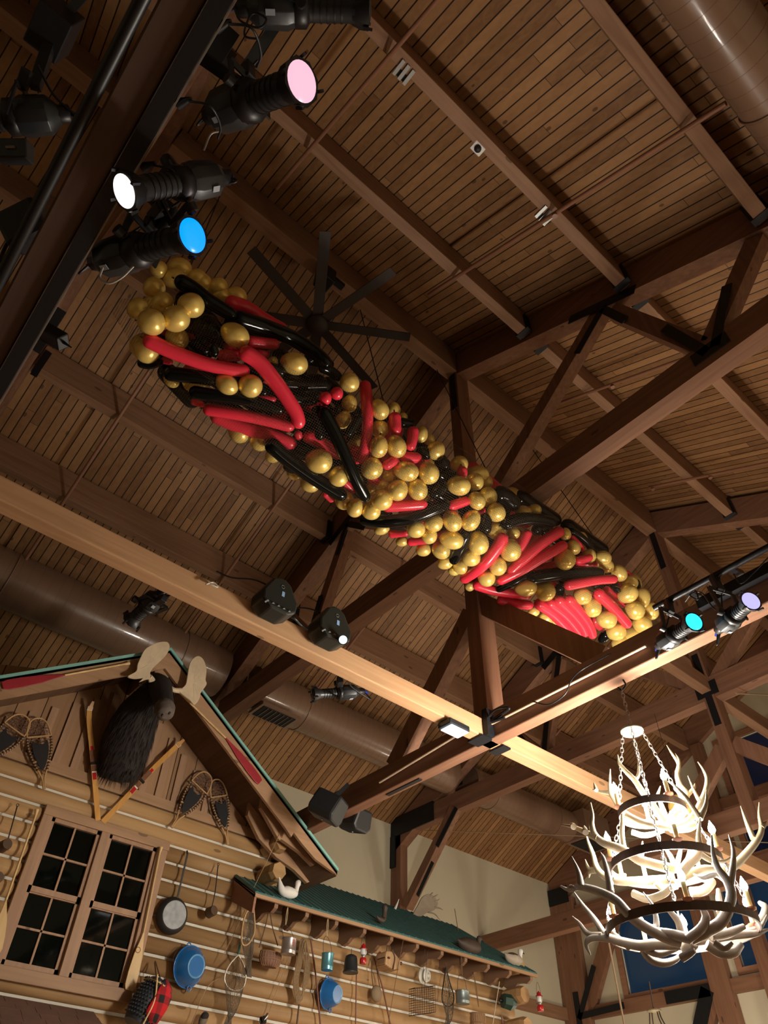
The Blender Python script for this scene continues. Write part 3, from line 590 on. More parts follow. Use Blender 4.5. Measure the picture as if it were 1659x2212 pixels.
('rr',(-4.143,2.407,7.462),(0.093,0.108,0.003),(-0.070,0.062,-0.090),0.36,3,2,2,2),
('b',(-3.870,2.482,7.571),(0.093,0.108,0.003),(-0.070,0.062,-0.090),0.38,3,2,1,5),
('rr',(-3.952,2.624,7.616),(0.093,0.108,0.003),(-0.070,0.062,-0.090),0.39,3,2,1,6),
('g',(-3.895,2.730,7.647),(0.093,0.108,0.003),(-0.070,0.062,-0.090),0.41,3,2,1,1),
('g',(-3.842,2.792,7.519),(0.093,0.108,0.003),(-0.070,0.062,-0.090),0.42,3,2,1,2),
('b',(-3.948,2.955,7.585),(0.093,0.108,0.003),(-0.070,0.062,-0.090),0.44,3,2,1,6),
('rr',(-3.608,3.026,7.741),(0.093,0.108,0.003),(-0.070,0.062,-0.090),0.46,3,2,0,4),
('g',(-3.887,3.202,7.674),(0.093,0.108,0.003),(-0.070,0.062,-0.090),0.47,3,2,1,3),
('g',(-4.124,3.264,7.308),(0.093,0.108,0.003),(-0.070,0.062,-0.090),0.49,3,2,2,2),
('b',(-4.157,3.433,7.414),(0.093,0.108,0.003),(-0.070,0.062,-0.090),0.51,3,2,2,3),
('rr',(-3.692,3.495,7.649),(0.093,0.108,0.003),(-0.070,0.062,-0.090),0.53,3,2,1,7),
('g',(-3.639,3.658,7.795),(0.093,0.108,0.003),(-0.070,0.062,-0.090),0.54,3,2,0,2),
('g',(-3.992,3.800,7.538),(0.093,0.108,0.003),(-0.070,0.062,-0.090),0.56,3,2,1,4),
('b',(-4.035,3.894,7.420),(0.093,0.108,0.003),(-0.070,0.062,-0.090),0.57,3,2,2,4),
('rr',(-3.972,4.000,7.423),(0.093,0.108,0.003),(-0.070,0.062,-0.090),0.59,3,2,1,8),
('g',(-3.550,4.115,7.743),(0.093,0.108,0.003),(-0.070,0.062,-0.090),0.61,3,2,0,3),
('g',(-3.416,4.170,7.690),(0.093,0.108,0.003),(-0.070,0.062,-0.090),0.62,3,2,0,4),
('b',(-3.895,4.295,7.280),(0.093,0.108,0.003),(-0.070,0.062,-0.090),0.64,3,2,2,5),
('rr',(-3.444,4.417,7.633),(0.093,0.108,0.003),(-0.070,0.062,-0.090),0.66,3,2,0,5),
('g',(-3.968,4.575,7.246),(0.093,0.108,0.003),(-0.070,0.062,-0.090),0.68,3,2,2,3),
('g',(-3.466,4.800,7.828),(0.093,0.108,0.003),(-0.070,0.062,-0.090),0.69,3,2,0,5),
('b',(-3.521,4.937,7.774),(0.093,0.108,0.003),(-0.070,0.062,-0.090),0.71,3,2,0,5),
('rr',(-3.890,5.084,7.476),(0.093,0.108,0.003),(-0.070,0.062,-0.090),0.72,3,2,1,9),
('g',(-4.038,5.181,7.270),(0.093,0.108,0.003),(-0.070,0.062,-0.090),0.74,3,2,2,4),
('g',(-3.847,5.215,7.238),(0.093,0.108,0.003),(-0.070,0.062,-0.090),0.76,3,2,2,5),
('b',(-3.880,5.443,7.345),(0.093,0.108,0.003),(-0.070,0.062,-0.090),0.78,3,2,2,6),
('rr',(-3.779,5.505,7.288),(0.093,0.108,0.003),(-0.070,0.062,-0.090),0.79,3,2,1,10),
('g',(-3.902,5.811,7.429),(0.093,0.108,0.003),(-0.070,0.062,-0.090),0.81,3,2,2,6),
('g',(-3.324,5.820,7.677),(0.093,0.108,0.003),(-0.070,0.062,-0.090),0.82,3,2,0,6),
('b',(-3.732,6.080,7.500),(0.093,0.108,0.003),(-0.070,0.062,-0.090),0.84,3,2,1,7),
('rr',(-3.410,6.088,7.544),(0.093,0.108,0.003),(-0.070,0.062,-0.090),0.86,3,2,0,6),
('g',(-3.453,6.330,7.625),(0.093,0.108,0.003),(-0.070,0.062,-0.090),0.88,3,2,0,7),
('g',(-3.780,6.447,7.296),(0.093,0.108,0.003),(-0.070,0.062,-0.090),0.89,3,2,2,7),
('b',(-3.487,6.593,7.508),(0.093,0.108,0.003),(-0.070,0.062,-0.090),0.91,3,2,1,8),
('rr',(-3.463,6.754,7.519),(0.093,0.108,0.003),(-0.070,0.062,-0.090),0.93,3,2,1,11),
('g',(-3.338,6.928,7.624),(0.093,0.108,0.003),(-0.070,0.062,-0.090),0.94,3,2,0,8),
('g',(-3.813,7.084,7.221),(0.093,0.108,0.003),(-0.070,0.062,-0.090),0.96,3,2,2,8),
('b',(-3.644,7.184,7.267),(0.093,0.108,0.003),(-0.070,0.062,-0.090),0.97,3,2,1,9),
('rr',(-3.670,7.489,7.396),(0.093,0.108,0.003),(-0.070,0.062,-0.090),0.99,3,2,1,12),
('k',((-3.804,0.482,7.874),(-3.816,0.719,7.834),(-3.847,0.966,7.824)),0.100,0.07,3,2,0,1),
('k',((-4.023,0.584,7.607),(-4.058,0.822,7.545),(-4.170,1.085,7.591)),0.100,0.09,3,2,1,1),
('k',((-4.324,0.699,7.456),(-4.362,0.941,7.386),(-4.441,1.199,7.366)),0.100,0.11,3,2,2,1),
('k',((-3.883,0.783,7.724),(-3.846,1.024,7.714),(-3.852,1.285,7.776)),0.100,0.13,3,2,0,2),
('k',((-4.142,0.893,7.508),(-4.176,1.152,7.567),(-4.188,1.417,7.593)),0.100,0.15,3,2,1,2),
('k',((-3.771,0.996,7.895),(-3.720,1.238,7.841),(-3.738,1.510,7.904)),0.100,0.17,3,2,0,3),
('k',((-3.992,1.098,7.612),(-3.997,1.348,7.573),(-3.988,1.600,7.512)),0.100,0.19,3,2,1,3),
('k',((-4.272,1.216,7.414),(-4.253,1.464,7.357),(-4.276,1.734,7.358)),0.100,0.21,3,2,2,2),
('k',((-3.885,1.324,7.792),(-3.805,1.559,7.684),(-3.866,1.861,7.803)),0.100,0.22,3,2,0,4),
('k',((-4.140,1.436,7.545),(-4.127,1.693,7.500),(-4.165,1.981,7.527)),0.100,0.24,3,2,1,4),
('k',((-3.702,1.531,7.861),(-3.725,1.795,7.801),(-3.779,2.081,7.787)),0.100,0.26,3,2,0,5),
('k',((-3.960,1.645,7.617),(-4.031,1.930,7.612),(-4.093,2.222,7.588)),0.100,0.28,3,2,1,5),
('k',((-4.218,1.760,7.370),(-4.220,2.030,7.345),(-4.272,2.335,7.386)),0.100,0.30,3,2,2,3),
('k',((-3.850,1.893,7.805),(-3.857,2.166,7.749),(-3.818,2.416,7.619)),0.100,0.32,3,2,1,6),
('k',((-4.061,1.985,7.476),(-4.024,2.257,7.463),(-4.044,2.572,7.534)),0.100,0.34,3,2,1,7),
('k',((-3.675,2.121,7.903),(-3.652,2.369,7.752),(-3.742,2.697,7.788)),0.100,0.36,3,2,0,6),
('k',((-3.913,2.223,7.604),(-3.922,2.526,7.637),(-3.843,2.778,7.533)),0.100,0.38,3,2,1,8),
('k',((-4.239,2.376,7.432),(-4.145,2.631,7.361),(-4.111,2.930,7.373)),0.100,0.40,3,2,2,4),
('k',((-3.768,2.474,7.748),(-3.715,2.725,7.619),(-3.751,3.046,7.633)),0.100,0.42,3,2,0,7),
('k',((-4.038,2.595,7.488),(-4.007,2.872,7.427),(-4.037,3.203,7.454)),0.100,0.43,3,2,1,9),
('k',((-3.570,2.699,7.815),(-3.629,3.011,7.775),(-3.640,3.289,7.651)),0.100,0.45,3,2,0,8),
('r',((-3.884,2.853,7.621),(-3.809,3.116,7.535),(-3.851,3.487,7.633)),0.100,0.47,3,2,1,1),
('k',((-4.123,2.951,7.307),(-4.255,3.321,7.353),(-4.251,3.596,7.210)),0.100,0.49,3,2,2,5),
('k',((-3.716,3.112,7.744),(-3.704,3.390,7.630),(-3.765,3.742,7.630)),0.100,0.51,3,2,1,10),
('r',((-4.018,3.257,7.510),(-3.988,3.531,7.394),(-4.052,3.898,7.414)),0.100,0.53,3,2,2,1),
('k',((-3.529,3.365,7.845),(-3.565,3.676,7.761),(-3.579,3.969,7.636)),0.100,0.55,3,2,0,9),
('k',((-3.801,3.484,7.559),(-3.831,3.838,7.580),(-3.825,4.170,7.546)),0.100,0.57,3,2,1,11),
('r',((-4.086,3.615,7.294),(-4.141,3.983,7.315),(-4.151,4.321,7.273)),0.100,0.59,3,2,2,2),
('k',((-3.665,3.797,7.747),(-3.604,4.109,7.715),(-3.520,4.400,7.646)),0.100,0.61,3,2,0,10),
('k',((-3.906,3.882,7.400),(-3.975,4.236,7.355),(-4.062,4.623,7.331)),0.100,0.63,3,2,2,6),
('r',((-3.451,4.045,7.817),(-3.463,4.396,7.795),(-3.453,4.730,7.734)),0.100,0.64,3,2,0,1),
('k',((-3.728,4.163,7.518),(-3.696,4.496,7.492),(-3.723,4.918,7.562)),0.100,0.66,3,2,1,12),
('k',((-4.071,4.353,7.313),(-4.122,4.725,7.280),(-4.123,5.049,7.175)),0.100,0.68,3,2,2,7),
('r',((-3.558,4.469,7.662),(-3.563,4.874,7.720),(-3.466,5.151,7.606)),0.100,0.70,3,2,0,2),
('k',((-3.861,4.615,7.391),(-3.906,5.029,7.423),(-3.872,5.357,7.338)),0.100,0.72,3,2,1,13),
('k',((-3.368,4.766,7.786),(-3.349,5.145,7.793),(-3.335,5.548,7.811)),0.100,0.74,3,2,0,11),
('r',((-3.720,4.976,7.585),(-3.642,5.266,7.475),(-3.633,5.665,7.477)),0.100,0.76,3,2,1,2),
('k',((-3.983,5.064,7.233),(-3.992,5.512,7.314),(-3.938,5.894,7.310)),0.100,0.78,3,2,2,8),
('k',((-3.475,5.213,7.622),(-3.446,5.617,7.652),(-3.422,6.050,7.693)),0.100,0.80,3,2,0,12),
('r',((-3.844,5.446,7.428),(-3.870,5.817,7.344),(-3.875,6.163,7.226)),0.100,0.82,3,2,2,3),
('k',((-3.276,5.529,7.747),(-3.276,5.959,7.772),(-3.256,6.370,7.759)),0.100,0.84,3,2,0,13),
('k',((-3.608,5.710,7.489),(-3.605,6.171,7.550),(-3.508,6.486,7.457)),0.100,0.86,3,2,1,14),
('r',((-3.992,5.965,7.294),(-4.037,6.380,7.232),(-4.033,6.727,7.099)),0.100,0.87,3,2,2,4),
('k',((-3.429,6.080,7.655),(-3.431,6.497,7.625),(-3.454,6.969,7.628)),0.100,0.89,3,2,0,14)]
REG = ['at the dark upper left end of', 'left of the middle of', 'in the middle of', 'right of the middle of', 'at the lower right end of']
def region(s): return REG[min(4, max(0, int(s*5)))]
ORD = ['', 'first', 'second', 'third', 'fourth', 'fifth', 'sixth', 'seventh', 'eighth', 'ninth', 'tenth', 'eleventh', 'twelfth', 'thirteenth', 'fourteenth', 'fifteenth', 'sixteenth', 'seventeenth', 'eighteenth', 'nineteenth', 'twentieth'] + ['twenty-'+q for q in ('first', 'second', 'third', 'fourth', 'fifth', 'sixth', 'seventh', 'eighth', 'ninth')] + ['thirtieth'] + ['thirty-'+q for q in ('first', 'second', 'third', 'fourth', 'fifth', 'sixth', 'seventh', 'eighth', 'ninth')] + ['fortieth']
ROW = ('upper edge', 'centre line', 'lower edge')
def blabel(kind, vis, band, n, s):
    """kind of balloon, then its place counted along the bundle"""
    if vis == 2: return kind+' buried '+region(s)+' the bundle'
    return '%s%s, %s from upper left along the bundle %s' % (kind, ' half covered' if vis else '', ORD[n], ROW[band])
for b in BAL:
    if b[0] in ('g', 'rr', 'b'):
        c, A, B = Vector(b[1]), Vector(b[2]), Vector(b[3]); Cv = A.cross(B).normalized()*(A.length+B.length)/2
        col, mat = {'g': ('gold', GOLD), 'rr': ('red', RED), 'b': ('black', BLK)}[b[0]]
        t = thing('balloon', blabel('round '+col+' balloon', b[6], b[7], b[8], b[4]), 'balloon', c, 'round %s balloons %s the bundle' % (col, region(b[4])))
        obj('skin', MB().ell(c, (A, B, Cv), 20, 14), mat, t)
        if b[5] == 0: obj('knot', MB().lathe([(.004, 0), (.010, .006), (.004, .014), (.011, .022)], c-A*.99, -A, 8), KNOT, t)
    else:
        P = spline(b[1], 8); n = len(P); r = b[2]
        # round off both ends
        D0 = (P[0]-P[1]).normalized(); D1 = (P[-1]-P[-2]).normalized()
        acc = [0.0]
        for i in range(1, n): acc.append(acc[-1]+(P[i]-P[i-1]).length)
        T = acc[-1]; m = 34; Q = []; R = []
        for i in range(m):
            s = .5-.5*math.cos(PI*i/(m-1)); d = s*T
            k = 0
            while k < n-2 and acc[k+1] < d: k += 1
            Q.append(P[k].lerp(P[k+1], min(1, max(0, (d-acc[k])/max(1e-6, acc[k+1]-acc[k])))))
            e = min(d, T-d); q = 1.0 if e > r else math.sqrt(max(0, 1-(1-e/r)**2))
            R.append(max(.003, r*q*(1-.14*s)))
        name = {'r': 'red', 'k': 'black'}[b[0]]; dx, dy = (b[1][-1][0]-b[1][0][0]), (b[1][-1][1]-b[1][0][1])
        size = 'long' if T > .62 else 'medium' if T > .33 else 'short'
        t = thing('balloon', blabel(name+' tube balloon', b[5], b[6], b[7], b[3]), 'balloon', Q[m//2], '%s tube balloons %s the bundle' % (name, region(b[3])))
        obj('skin', MB().tube(Q, R, 18), RED if b[0] == 'r' else BLK, t)
        if b[4] < 1: obj('knot', MB().lathe([(.004, 0), (.010, .006), (.004, .014), (.010, .022)], P[0]+D0*.004, D0, 8), KNOT if b[0] == 'r' else BLK, t)

# the drop net: one open bag of fine netting around the balloons
def net_mat():
    m, nt, b = _new('drop_net'); L = nt.links.new
    g = N(nt, 'ShaderNodeUVMap'); sp = N(nt, 'ShaderNodeSeparateXYZ'); L(g.outputs[0], sp.inputs[0])
    def M(op, a, bb):
        n = N(nt, 'ShaderNodeMath', operation=op)
        for i, v in enumerate((a, bb)):
            if isinstance(v, (int, float)): n.inputs[i].default_value = v
            else: L(v, n.inputs[i])
        return n.outputs[0]
    a = M('FRACT', M('MULTIPLY', sp.outputs[0], 1/.022), 0); c = M('FRACT', M('MULTIPLY', sp.outputs[1], 1/.022), 0)
    k = M('MAXIMUM', M('LESS_THAN', a, .13), M('LESS_THAN', c, .13))
    L(M('MULTIPLY', k, .5), b.inputs['Alpha']); b.inputs['Base Color'].default_value = (.10, .06, .03, 1); b.inputs['Roughness'].default_value = .8
    return m
NET0, NET1 = Vector((-3.987,0.39,7.426)), Vector((-3.468,7.3,7.322))
ax = (NET1-NET0); LNG = ax.length; ax = ax/LNG; e1 = ax.cross(fwd).normalized(); e2 = ax.cross(e1)
nv = []; uv = []; NS, NK = 40, 40
for i in range(NS+1):
    s = -.045+1.08*i/NS; q = 1-abs(2*(i/NS)-1)**7
    rad = (.60-.0*s)*max(.12, q)
    for k in range(NK+1):
        th = 2*PI*k/NK; nv.append(NET0+ax*LNG*s+e1*math.cos(th)*rad*.98+e2*math.sin(th)*rad*.82+Vector((0, 0, 0))); uv.append((s*LNG, th*.58))
me = bpy.data.meshes.new('drop_net'); fs = [(i*(NK+1)+k, i*(NK+1)+k+1, (i+1)*(NK+1)+k+1, (i+1)*(NK+1)+k) for i in range(NS) for k in range(NK)]
cen = (NET0+NET1)/2
me.from_pydata([tuple(v-cen) for v in nv], [], fs); ul = me.uv_layers.new(name='uv')
for p in me.polygons:
    p.use_smooth = True
    for li in p.loop_indices: ul.data[li].uv = uv[me.loops[li].vertex_index]
me.materials.append(net_mat()); o = bpy.data.objects.new('balloon_net', me); o.location = cen; COL.objects.link(o)
tag(o, 'fine brown drop net wrapped around the long bundle of balloons', 'net')
for s, top in ((0.02, 12.3), (.41, 12.2), (.66, 12.2), (.98, 12.3)):
    p = NET0+ax*LNG*s
    one('net_rope', MB().tube([p+Vector((0, 0, .45)), Vector((XC-.05, p.y, top))], .008, 6), flat('dark_cord', (.03, .02, .015), .8), {0.02: 'thin dark cord holding the upper left end of the balloon net', .41: 'thin dark cord holding the net left of its middle', .66: 'thin dark cord holding the net right of its middle', .98: 'thin dark cord holding the lower right end of the balloon net'}[s], 'cord')
# ================================================================== DUCTS, PIPES, FAN
def duct(label, x, z, r, ya, yb, seams):
    t = thing('air_duct', label, 'air duct', (x, ya, z))
    obj('tube', MB().lathe([(r, 0), (r, yb-ya)], (x, ya, z), (0, 1, 0), 56), DUCTM, t)
    mb = []
    for y in seams: mb.append(MB().ring((x, y, z), (0, 1, 0), r+.006, .012, 56, 6))
    multi('collar', mb, DUCTM, t)
    n = int((yb-ya)/.17)
    rib = MB()
    for i in range(min(n, 90)): rib.ring((x, ya+.17*i+.08, z), (0.03, 1, 0), r-.001, .0035, 48, 4)
    obj('seam', rib, flat('duct_seam', (.16, .08, .04), .5), t)
    return t
duct('round brown air duct on the left slope, above the log cabin gable', -10.85, 9.02, .46, -6, 5.02, (.6, .95, 4.1))
t2 = duct('round brown air duct with a grille, beyond the middle truss on the left', -10.85, 9.02, .42, 5.72, 11.05, (6.9,))
g = MB().box(-10.9, -10.40, 5.8, 6.65, 8.50, 8.56); obj('grille_frame', g, DUCTM, t2)
obj('grille', MB().box(-10.85, -10.45, 5.86, 6.58, 8.485, 8.50), flat('dark_void', (.01, .008, .007), .8), t2)
multi('louvre', [MB().box(-10.85, -10.45, 5.86+.09*i, 5.87+.09*i, 8.47, 8.486) for i in range(1, 8)], DUCTM, t2)
t3 = duct('round brown air duct in the last bay, ending in a square grille', -10.85, 9.02, .38, 11.65, 15.2, (12.4, 14.6))
obj('grille_frame', MB().box(-10.95, -10.25, 15.2, 16.2, 8.62, 9.3), DUCTM, t3)
obj('grille', MB().box(-10.85, -10.35, 15.3, 16.1, 8.60, 8.62), flat('dark_void', (.01, .008, .007), .8), t3)
duct('shiny round brown air duct in the upper right corner', .93, 9.36, .31, -5, 4.95, (3.9,))
def pipe(label, p, q, r=.028, drops=()):
    t = thing('sprinkler_pipe', label, 'pipe', p, 'sprinkler pipes')
    obj('tube', MB().tube([p, q], r, 10), PIPEM, t)
    p, q = Vector(p), Vector(q)
    for k in drops:
        c = p.lerp(q, k)
        obj('sprinkler_head', MB().lathe([(.022, 0), (.022, .05), (.012, .06), (.035, .075), (.035, .08)], c, (0, 0, -1), 10), PIPEM, t)
    return t
def RZ(x, dz=0): return 12.30-SL*abs(x-XC)+dz
pipe('brown pipe crossing the upper right slope near the black fixture', (-.3, 1.06, RZ(-.3)), (-3.9, 1.06, RZ(-3.9)))
pipe('brown pipe crossing the right slope, running to the shiny duct', (.62, 3.72, RZ(.62)), (-3.6, 3.72, RZ(-3.6)), drops=(.47,))
pipe('short brown pipe on the right slope beyond the middle truss', (-1.2, 6.78, RZ(-1.2)), (-3.75, 6.78, RZ(-3.75)), drops=(.55, .98))
pipe('brown pipe on the right slope, nearer the right edge', (-1.0, 9.65, RZ(-1)), (-3.72, 9.65, RZ(-3.72)), drops=(.6, .98))
pipe('brown pipe on the left slope nearest the shadowed truss', (-7.1, 1.04, RZ(-7.1)), (-11.2, 1.04, RZ(-11.2)))
pipe('brown pipe on the left slope reaching the cord clump on the pale beam', (-7.3, 4.0, RZ(-7.3)), (-11.2, 4.0, RZ(-11.2)))
pipe('brown pipe running lengthwise under the left slope, above the cabin roof', (-11.22, .2, 8.83), (-11.22, 5.2, 8.83))
pipe('brown pipe running lengthwise on the left, beyond the middle truss', (-11.21, 5.9, 8.84), (-11.21, 11.2, 8.84), drops=(.2, .6))
pipe('brown pipe running lengthwise on the left in the last bay', (-11.21, 11.7, 8.84), (-11.21, 16.2, 8.84), drops=(.4, .97))
pipe('thin brown pipe leaning across the deck beyond the middle truss', (-7.3, 6.95, RZ(-7.3)), (-11.2, 6.95, RZ(-11.2)))
pipe('thin brown pipe across the deck of the last bay', (-7.3, 12.9, RZ(-7.3)), (-11.2, 12.9, RZ(-11.2)))
one('tension_cable', MB().tube([(-12.9,11.964,8.619), (-5.613,14,6.861)], .009, 6), flat('cable_tan', (.35, .25, .16), .6), 'thin taut cable stretched from the left wall behind the chandelier', 'cable')
one('tension_cable', MB().tube([(-4.146,11.2,8.145), (-3.999,12.2,8.468)], .012, 6), flat('cable_tan', (.35, .25, .16), .6), 'thin taut cable at the right edge in front of the dark glass', 'cable')
one('hanging_rope', MB().tube([(-7.535,11.222,5.073), (-8.089,12.065,4.141)], .016, 8), flat('cable_tan', (.35, .25, .16), .6), 'pale rope hanging straight in front of the corner timbers', 'rope')
# ceiling fan under the ridge, left of the balloons
FH = Vector((-4.62,2.451,10.724))
t = thing('ceiling_fan', 'large dark brown ceiling fan below the ridge, above the left end of the balloons', 'ceiling fan', FH)
FM = flat('fan_brown', (.022, .011, .007), .6)
obj('hub', MB().lathe([(.02, -.07), (.15, -.06), (.17, 0), (.15, .07), (.03, .1)], FH, (0, 0, 1), 28), FM, t)
for i in range(8):
    a = 2*PI*i/8+.22; d = Vector((math.cos(a), math.sin(a), 0)); n = Vector((-d.y, d.x, .18))
    obj('blade', MB().beam(FH+d*.14, FH+d*1.35, .15, .012, (-n.x*.18, -n.y*.18, 1)), FM, t)
obj('downrod', MB().tube([FH+Vector((0, 0, .05)), (FH.x, FH.y, 12.29)], .03, 8), BLACK, t)
t = thing('loudspeaker', 'small black loudspeaker hung under the ridge, above the ceiling fan', 'loudspeaker', (-4.6,2.439,11.893))
P_ = Vector((-4.6,2.434,12.122))
obj('cabinet', MB().box(P_.x-.14, P_.x+.14, P_.y-.12, P_.y+.12, P_.z-.2, P_.z+.16), BLACK, t, .02)
obj('bracket', MB().box(P_.x-.05, P_.x+.05, P_.y+.05, P_.y+.35, P_.z+.1, P_.z+.22), BRK, t)
obj('hanging_rod', MB().tube([P_+Vector((0, 0, .1)), (P_.x, P_.y, 12.29)], .012, 6), BRK, t)
# small boxes on the purlins
STEEL = flat('galvanised', (.32, .33, .32), .4, .6); WHITE = flat('white_plastic', (.7, .7, .68), .4); DARK = flat('dark_slot', (.02, .018, .016), .6)
def pbox(x, y, label, white=False):
    z = 12.42-SL*abs(x-XC); t = thing('smoke_sensor' if white else 'junction_box', label, 'ceiling sensor' if white else 'junction box', (x, y, z))
    if white:
        obj('plate', MB().box(x-.10, x+.02, y-.08, y+.08, z-.03, z-.002), WHITE, t, .01); obj('lens', MB().lathe([(.045, 0), (.04, .03), (.01, .04)], (x-.04, y, z-.03), (0, 0, -1), 14), DARK, t)
    else:
        multi('rail', [MB().box(x-.12, x+.06, y-.1+.075*i, y-.06+.075*i, z-.05, z-.002) for i in range(3)], STEEL, t); obj('backing', MB().box(x-.11, x+.05, y-.1, y+.09, z-.012, z-.002), DARK, t)
pbox(XC+3.2, (-1.416,1.301,10.71)[1], 'steel junction box on the purlin, nearer the spotlights')
pbox(XC+3.2, (-1.419,2.491,10.71)[1], 'white square sensor with a dark lens on the purlin', True)
pbox(XC+3.2, (-1.411,3.703,10.71)[1], 'steel junction box on the purlin, beside the pipe crossing')
# ================================================================== STAGE LIGHTS
CHAR = flat('charcoal_metal', (.035, .038, .042), .38, .5)
def lens_mat(name, col, s): return flat(name, (.02, .02, .02), .3, 0, col, s)
def spot(label, rear, front, r, lens=None, clamp=None, up=(0, 0, 1), glow=1.0, light=None):
    rear, front = Vector(rear), Vector(front); d = (front-rear); L = d.length; d.normalize()
    t = thing('stage_light', label, 'stage light', rear.lerp(front, .4))
    H = lambda prof, seg=16: MB().lathe(prof, rear, d, seg)
    obj('lamp_housing', H([(r*.45, -.03), (r*.75, 0), (r*1.05, L*.06), (r*1.12, L*.30), (r*.95, L*.36)], 10), CHAR, t, .004)
    obj('end_cap', H([(r*.3, -.09), (r*.5, -.08), (r*.5, -.02)], 8), BLACK, t)
    obj('gate', H([(r*.85, L*.34), (r*1.0, L*.37), (r*1.0, L*.46), (r*.7, L*.49)], 8), BLACK, t)
    obj('barrel', H([(r*.68, L*.46), (r*.68, L*.84), (r*.8, L*.88)], 20), CHAR, t)
    u = d.cross(Vector(up)).normalized(); w = u.cross(d)
    fins = []
    for k in range(5): fins.append(H([(r*.72, L*(.52+.06*k)), (r*.72, L*(.535+.06*k))], 20))
    multi('cooling_rib', fins, BLACK, t)
    # gel frame: square holder with clipped corners and small clips
    fr = MB(); fr.lathe([(r*.78, L*.86), (r*1.0, L*.93), (r*1.06, L)], rear, d, 8, up); obj('gel_frame', fr, BLACK, t)
    cl = [MB().beam(front+u*s1*r*.74+w*s2*r*.74-d*.03, front+u*s1*r*.82+w*s2*r*.82+d*.02, .014, .014) for s1 in (-1, 1) for s2 in (-1, 1)]
    multi('clip', cl, BLACK, t)
    lm = lens_mat('lens_'+lens[0], lens[1], lens[2]) if lens else flat('dark_lens', (.02, .025, .03), .08)
    obj('lens', MB().lathe([(.002, L+.018), (r*.5, L+.014), (r*.86, L+.002), (r*.86, L-.02)], rear, d, 28), lm, t)
    # yoke and clamp
    c = rear+d*L*.42
    if clamp:
        cp = Vector(clamp); toward = (cp-c).normalized(); sd = d.cross(toward).normalized()
        yk = [c+sd*r*1.15, c+sd*r*1.2+toward*(cp-c).length*.62, c-sd*r*1.2+toward*(cp-c).length*.62, c-sd*r*1.15]
        for i in range(3): obj('yoke', MB().beam(yk[i], yk[i+1], .035, .012, d), BLACK, t)
        obj('clamp', MB().beam(c+toward*(cp-c).length*.6, cp, .06, .06, d), BLACK, t, .008)
        obj('handle', MB().lathe([(.03, 0), (.03, .04)], c+sd*r*1.17, sd, 10), BLACK, t)
        q = spline([rear-d*.08, rear-d*.16+Vector((0, 0, -.10)), rear+d*.05+toward*.12, cp+Vector((.05, .03, .02))], 8)
        obj('power_cable', MB().tube(q, .007, 6), BLACK, t)
        obj('connector', MB().tube([rear-d*.09, rear-d*.13+Vector((0, 0, -.03))], .013, 8), flat('blue_plug', (.05, .09, .55), .3), t)
    obj('label_plate', MB().beam(rear+d*L*.12-w*r*1.10, rear+d*L*.2-w*r*1.13, .03, .004, w), flat('label_grey', (.3, .33, .38), .4), t)
    return t
# pipe under the near tie beam
one('power_raceway', MB().box(-3.6, .9, -.285, -.205, 5.24, 5.33), flat('raceway', (.012, .013, .015), .45), 'long black power raceway fixed along the near tie beam', 'raceway')
one('raceway_rail', MB().box(-3.7, .9, -.200, -.193, 5.25, 5.27), flat('rail_grey', (.30, .28, .25), .4, .5), 'thin metal rail on the edge of the black raceway', 'rail')
one('lighting_pipe', MB().tube([(-4.2, -.50, 5.25), (.6, -.50, 5.25)], .032, 12), BLACK, 'black pipe behind the near tie beam at the far upper left', 'lighting pipe')
for (u, nm) in (((-1.011,-0.209,5.3), 'beside the topmost spotlight'), ((-1.39,-0.187,5.3), 'above the pink spotlight'), ((-1.756,-0.178,5.3), 'above the white spotlight')):
    t = thing('power_lead', 'short black pigtail plug hanging from the raceway '+nm, 'power lead', u)
    u = Vector(u); obj('plug', MB().lathe([(.026, 0), (.016, .05), (.008, .08)], u, (1, .5, -.3), 10), BLACK, t)
    obj('wire', MB().tube(spline([u+Vector((.05, .03, -.02)), u+Vector((.12, .12, -.08)), u+Vector((.05, .2, 0)), u+Vector((-.02, .22, .04))], 6), .006, 6), BLACK, t)
WARM = ('white', (1, .90, .87), 1.0); PINK = ('pink', (1, .56, .70), .62); BLUE = ('blue', (.0, .22, 1.0), 1.15)
CYAN = ('cyan', (.02, .70, 1.0), 1.3); LAV = ('lavender', (.50, .46, .90), .75)
PZ = 5.3
spot('black stage spotlight at the top edge, pointing right, unlit', (-1.082,-0.165,6.32), (-0.679,0.329,6.387), .095, None, (-1.031,-0.281,6.36))
spot('black stage spotlight with a pale pink lens, pointing up right', (-1.556,-0.032,6.023), (-1.019,0.216,5.646), .112, PINK, (-1.281,-0.034,6.16))
spot('black stage spotlight with a white lens facing left', (-1.624,0.13,5.455), (-1.763,-0.182,4.987), .088, WARM, (-2.058,-0.025,5.505))
spot('black stage spotlight with a bright blue lens', (-2.394,-0.123,5.383), (-1.791,0.172,5.096), .098, BLUE, (-2.058,-0.025,5.505))
spot('black stage spotlight cut by the left edge, grey housing', (-2.213,-0.741,6.107), (-2.572,-1.162,5.959), .10, None, (-2.124,-0.965,6.172), up=(0, 1, 0))
t = thing('ballast_box', 'black square equipment box at the far upper left', 'equipment box', (-2.005,-0.994,6.558)); b = Vector((-1.997,-1.009,6.573))
obj('box', MB().beam(b+Vector((-.13, 0, 0)), b+Vector((.13, 0, 0)), .2, .24), BLACK, t, .01); obj('arm', MB().beam(b, (-1.747,-0.968,6.734), .05, .05), BLACK, t)
obj('lower_arm', MB().beam(b, (-2.208,-0.907,6.213), .06, .05), BLACK, t)
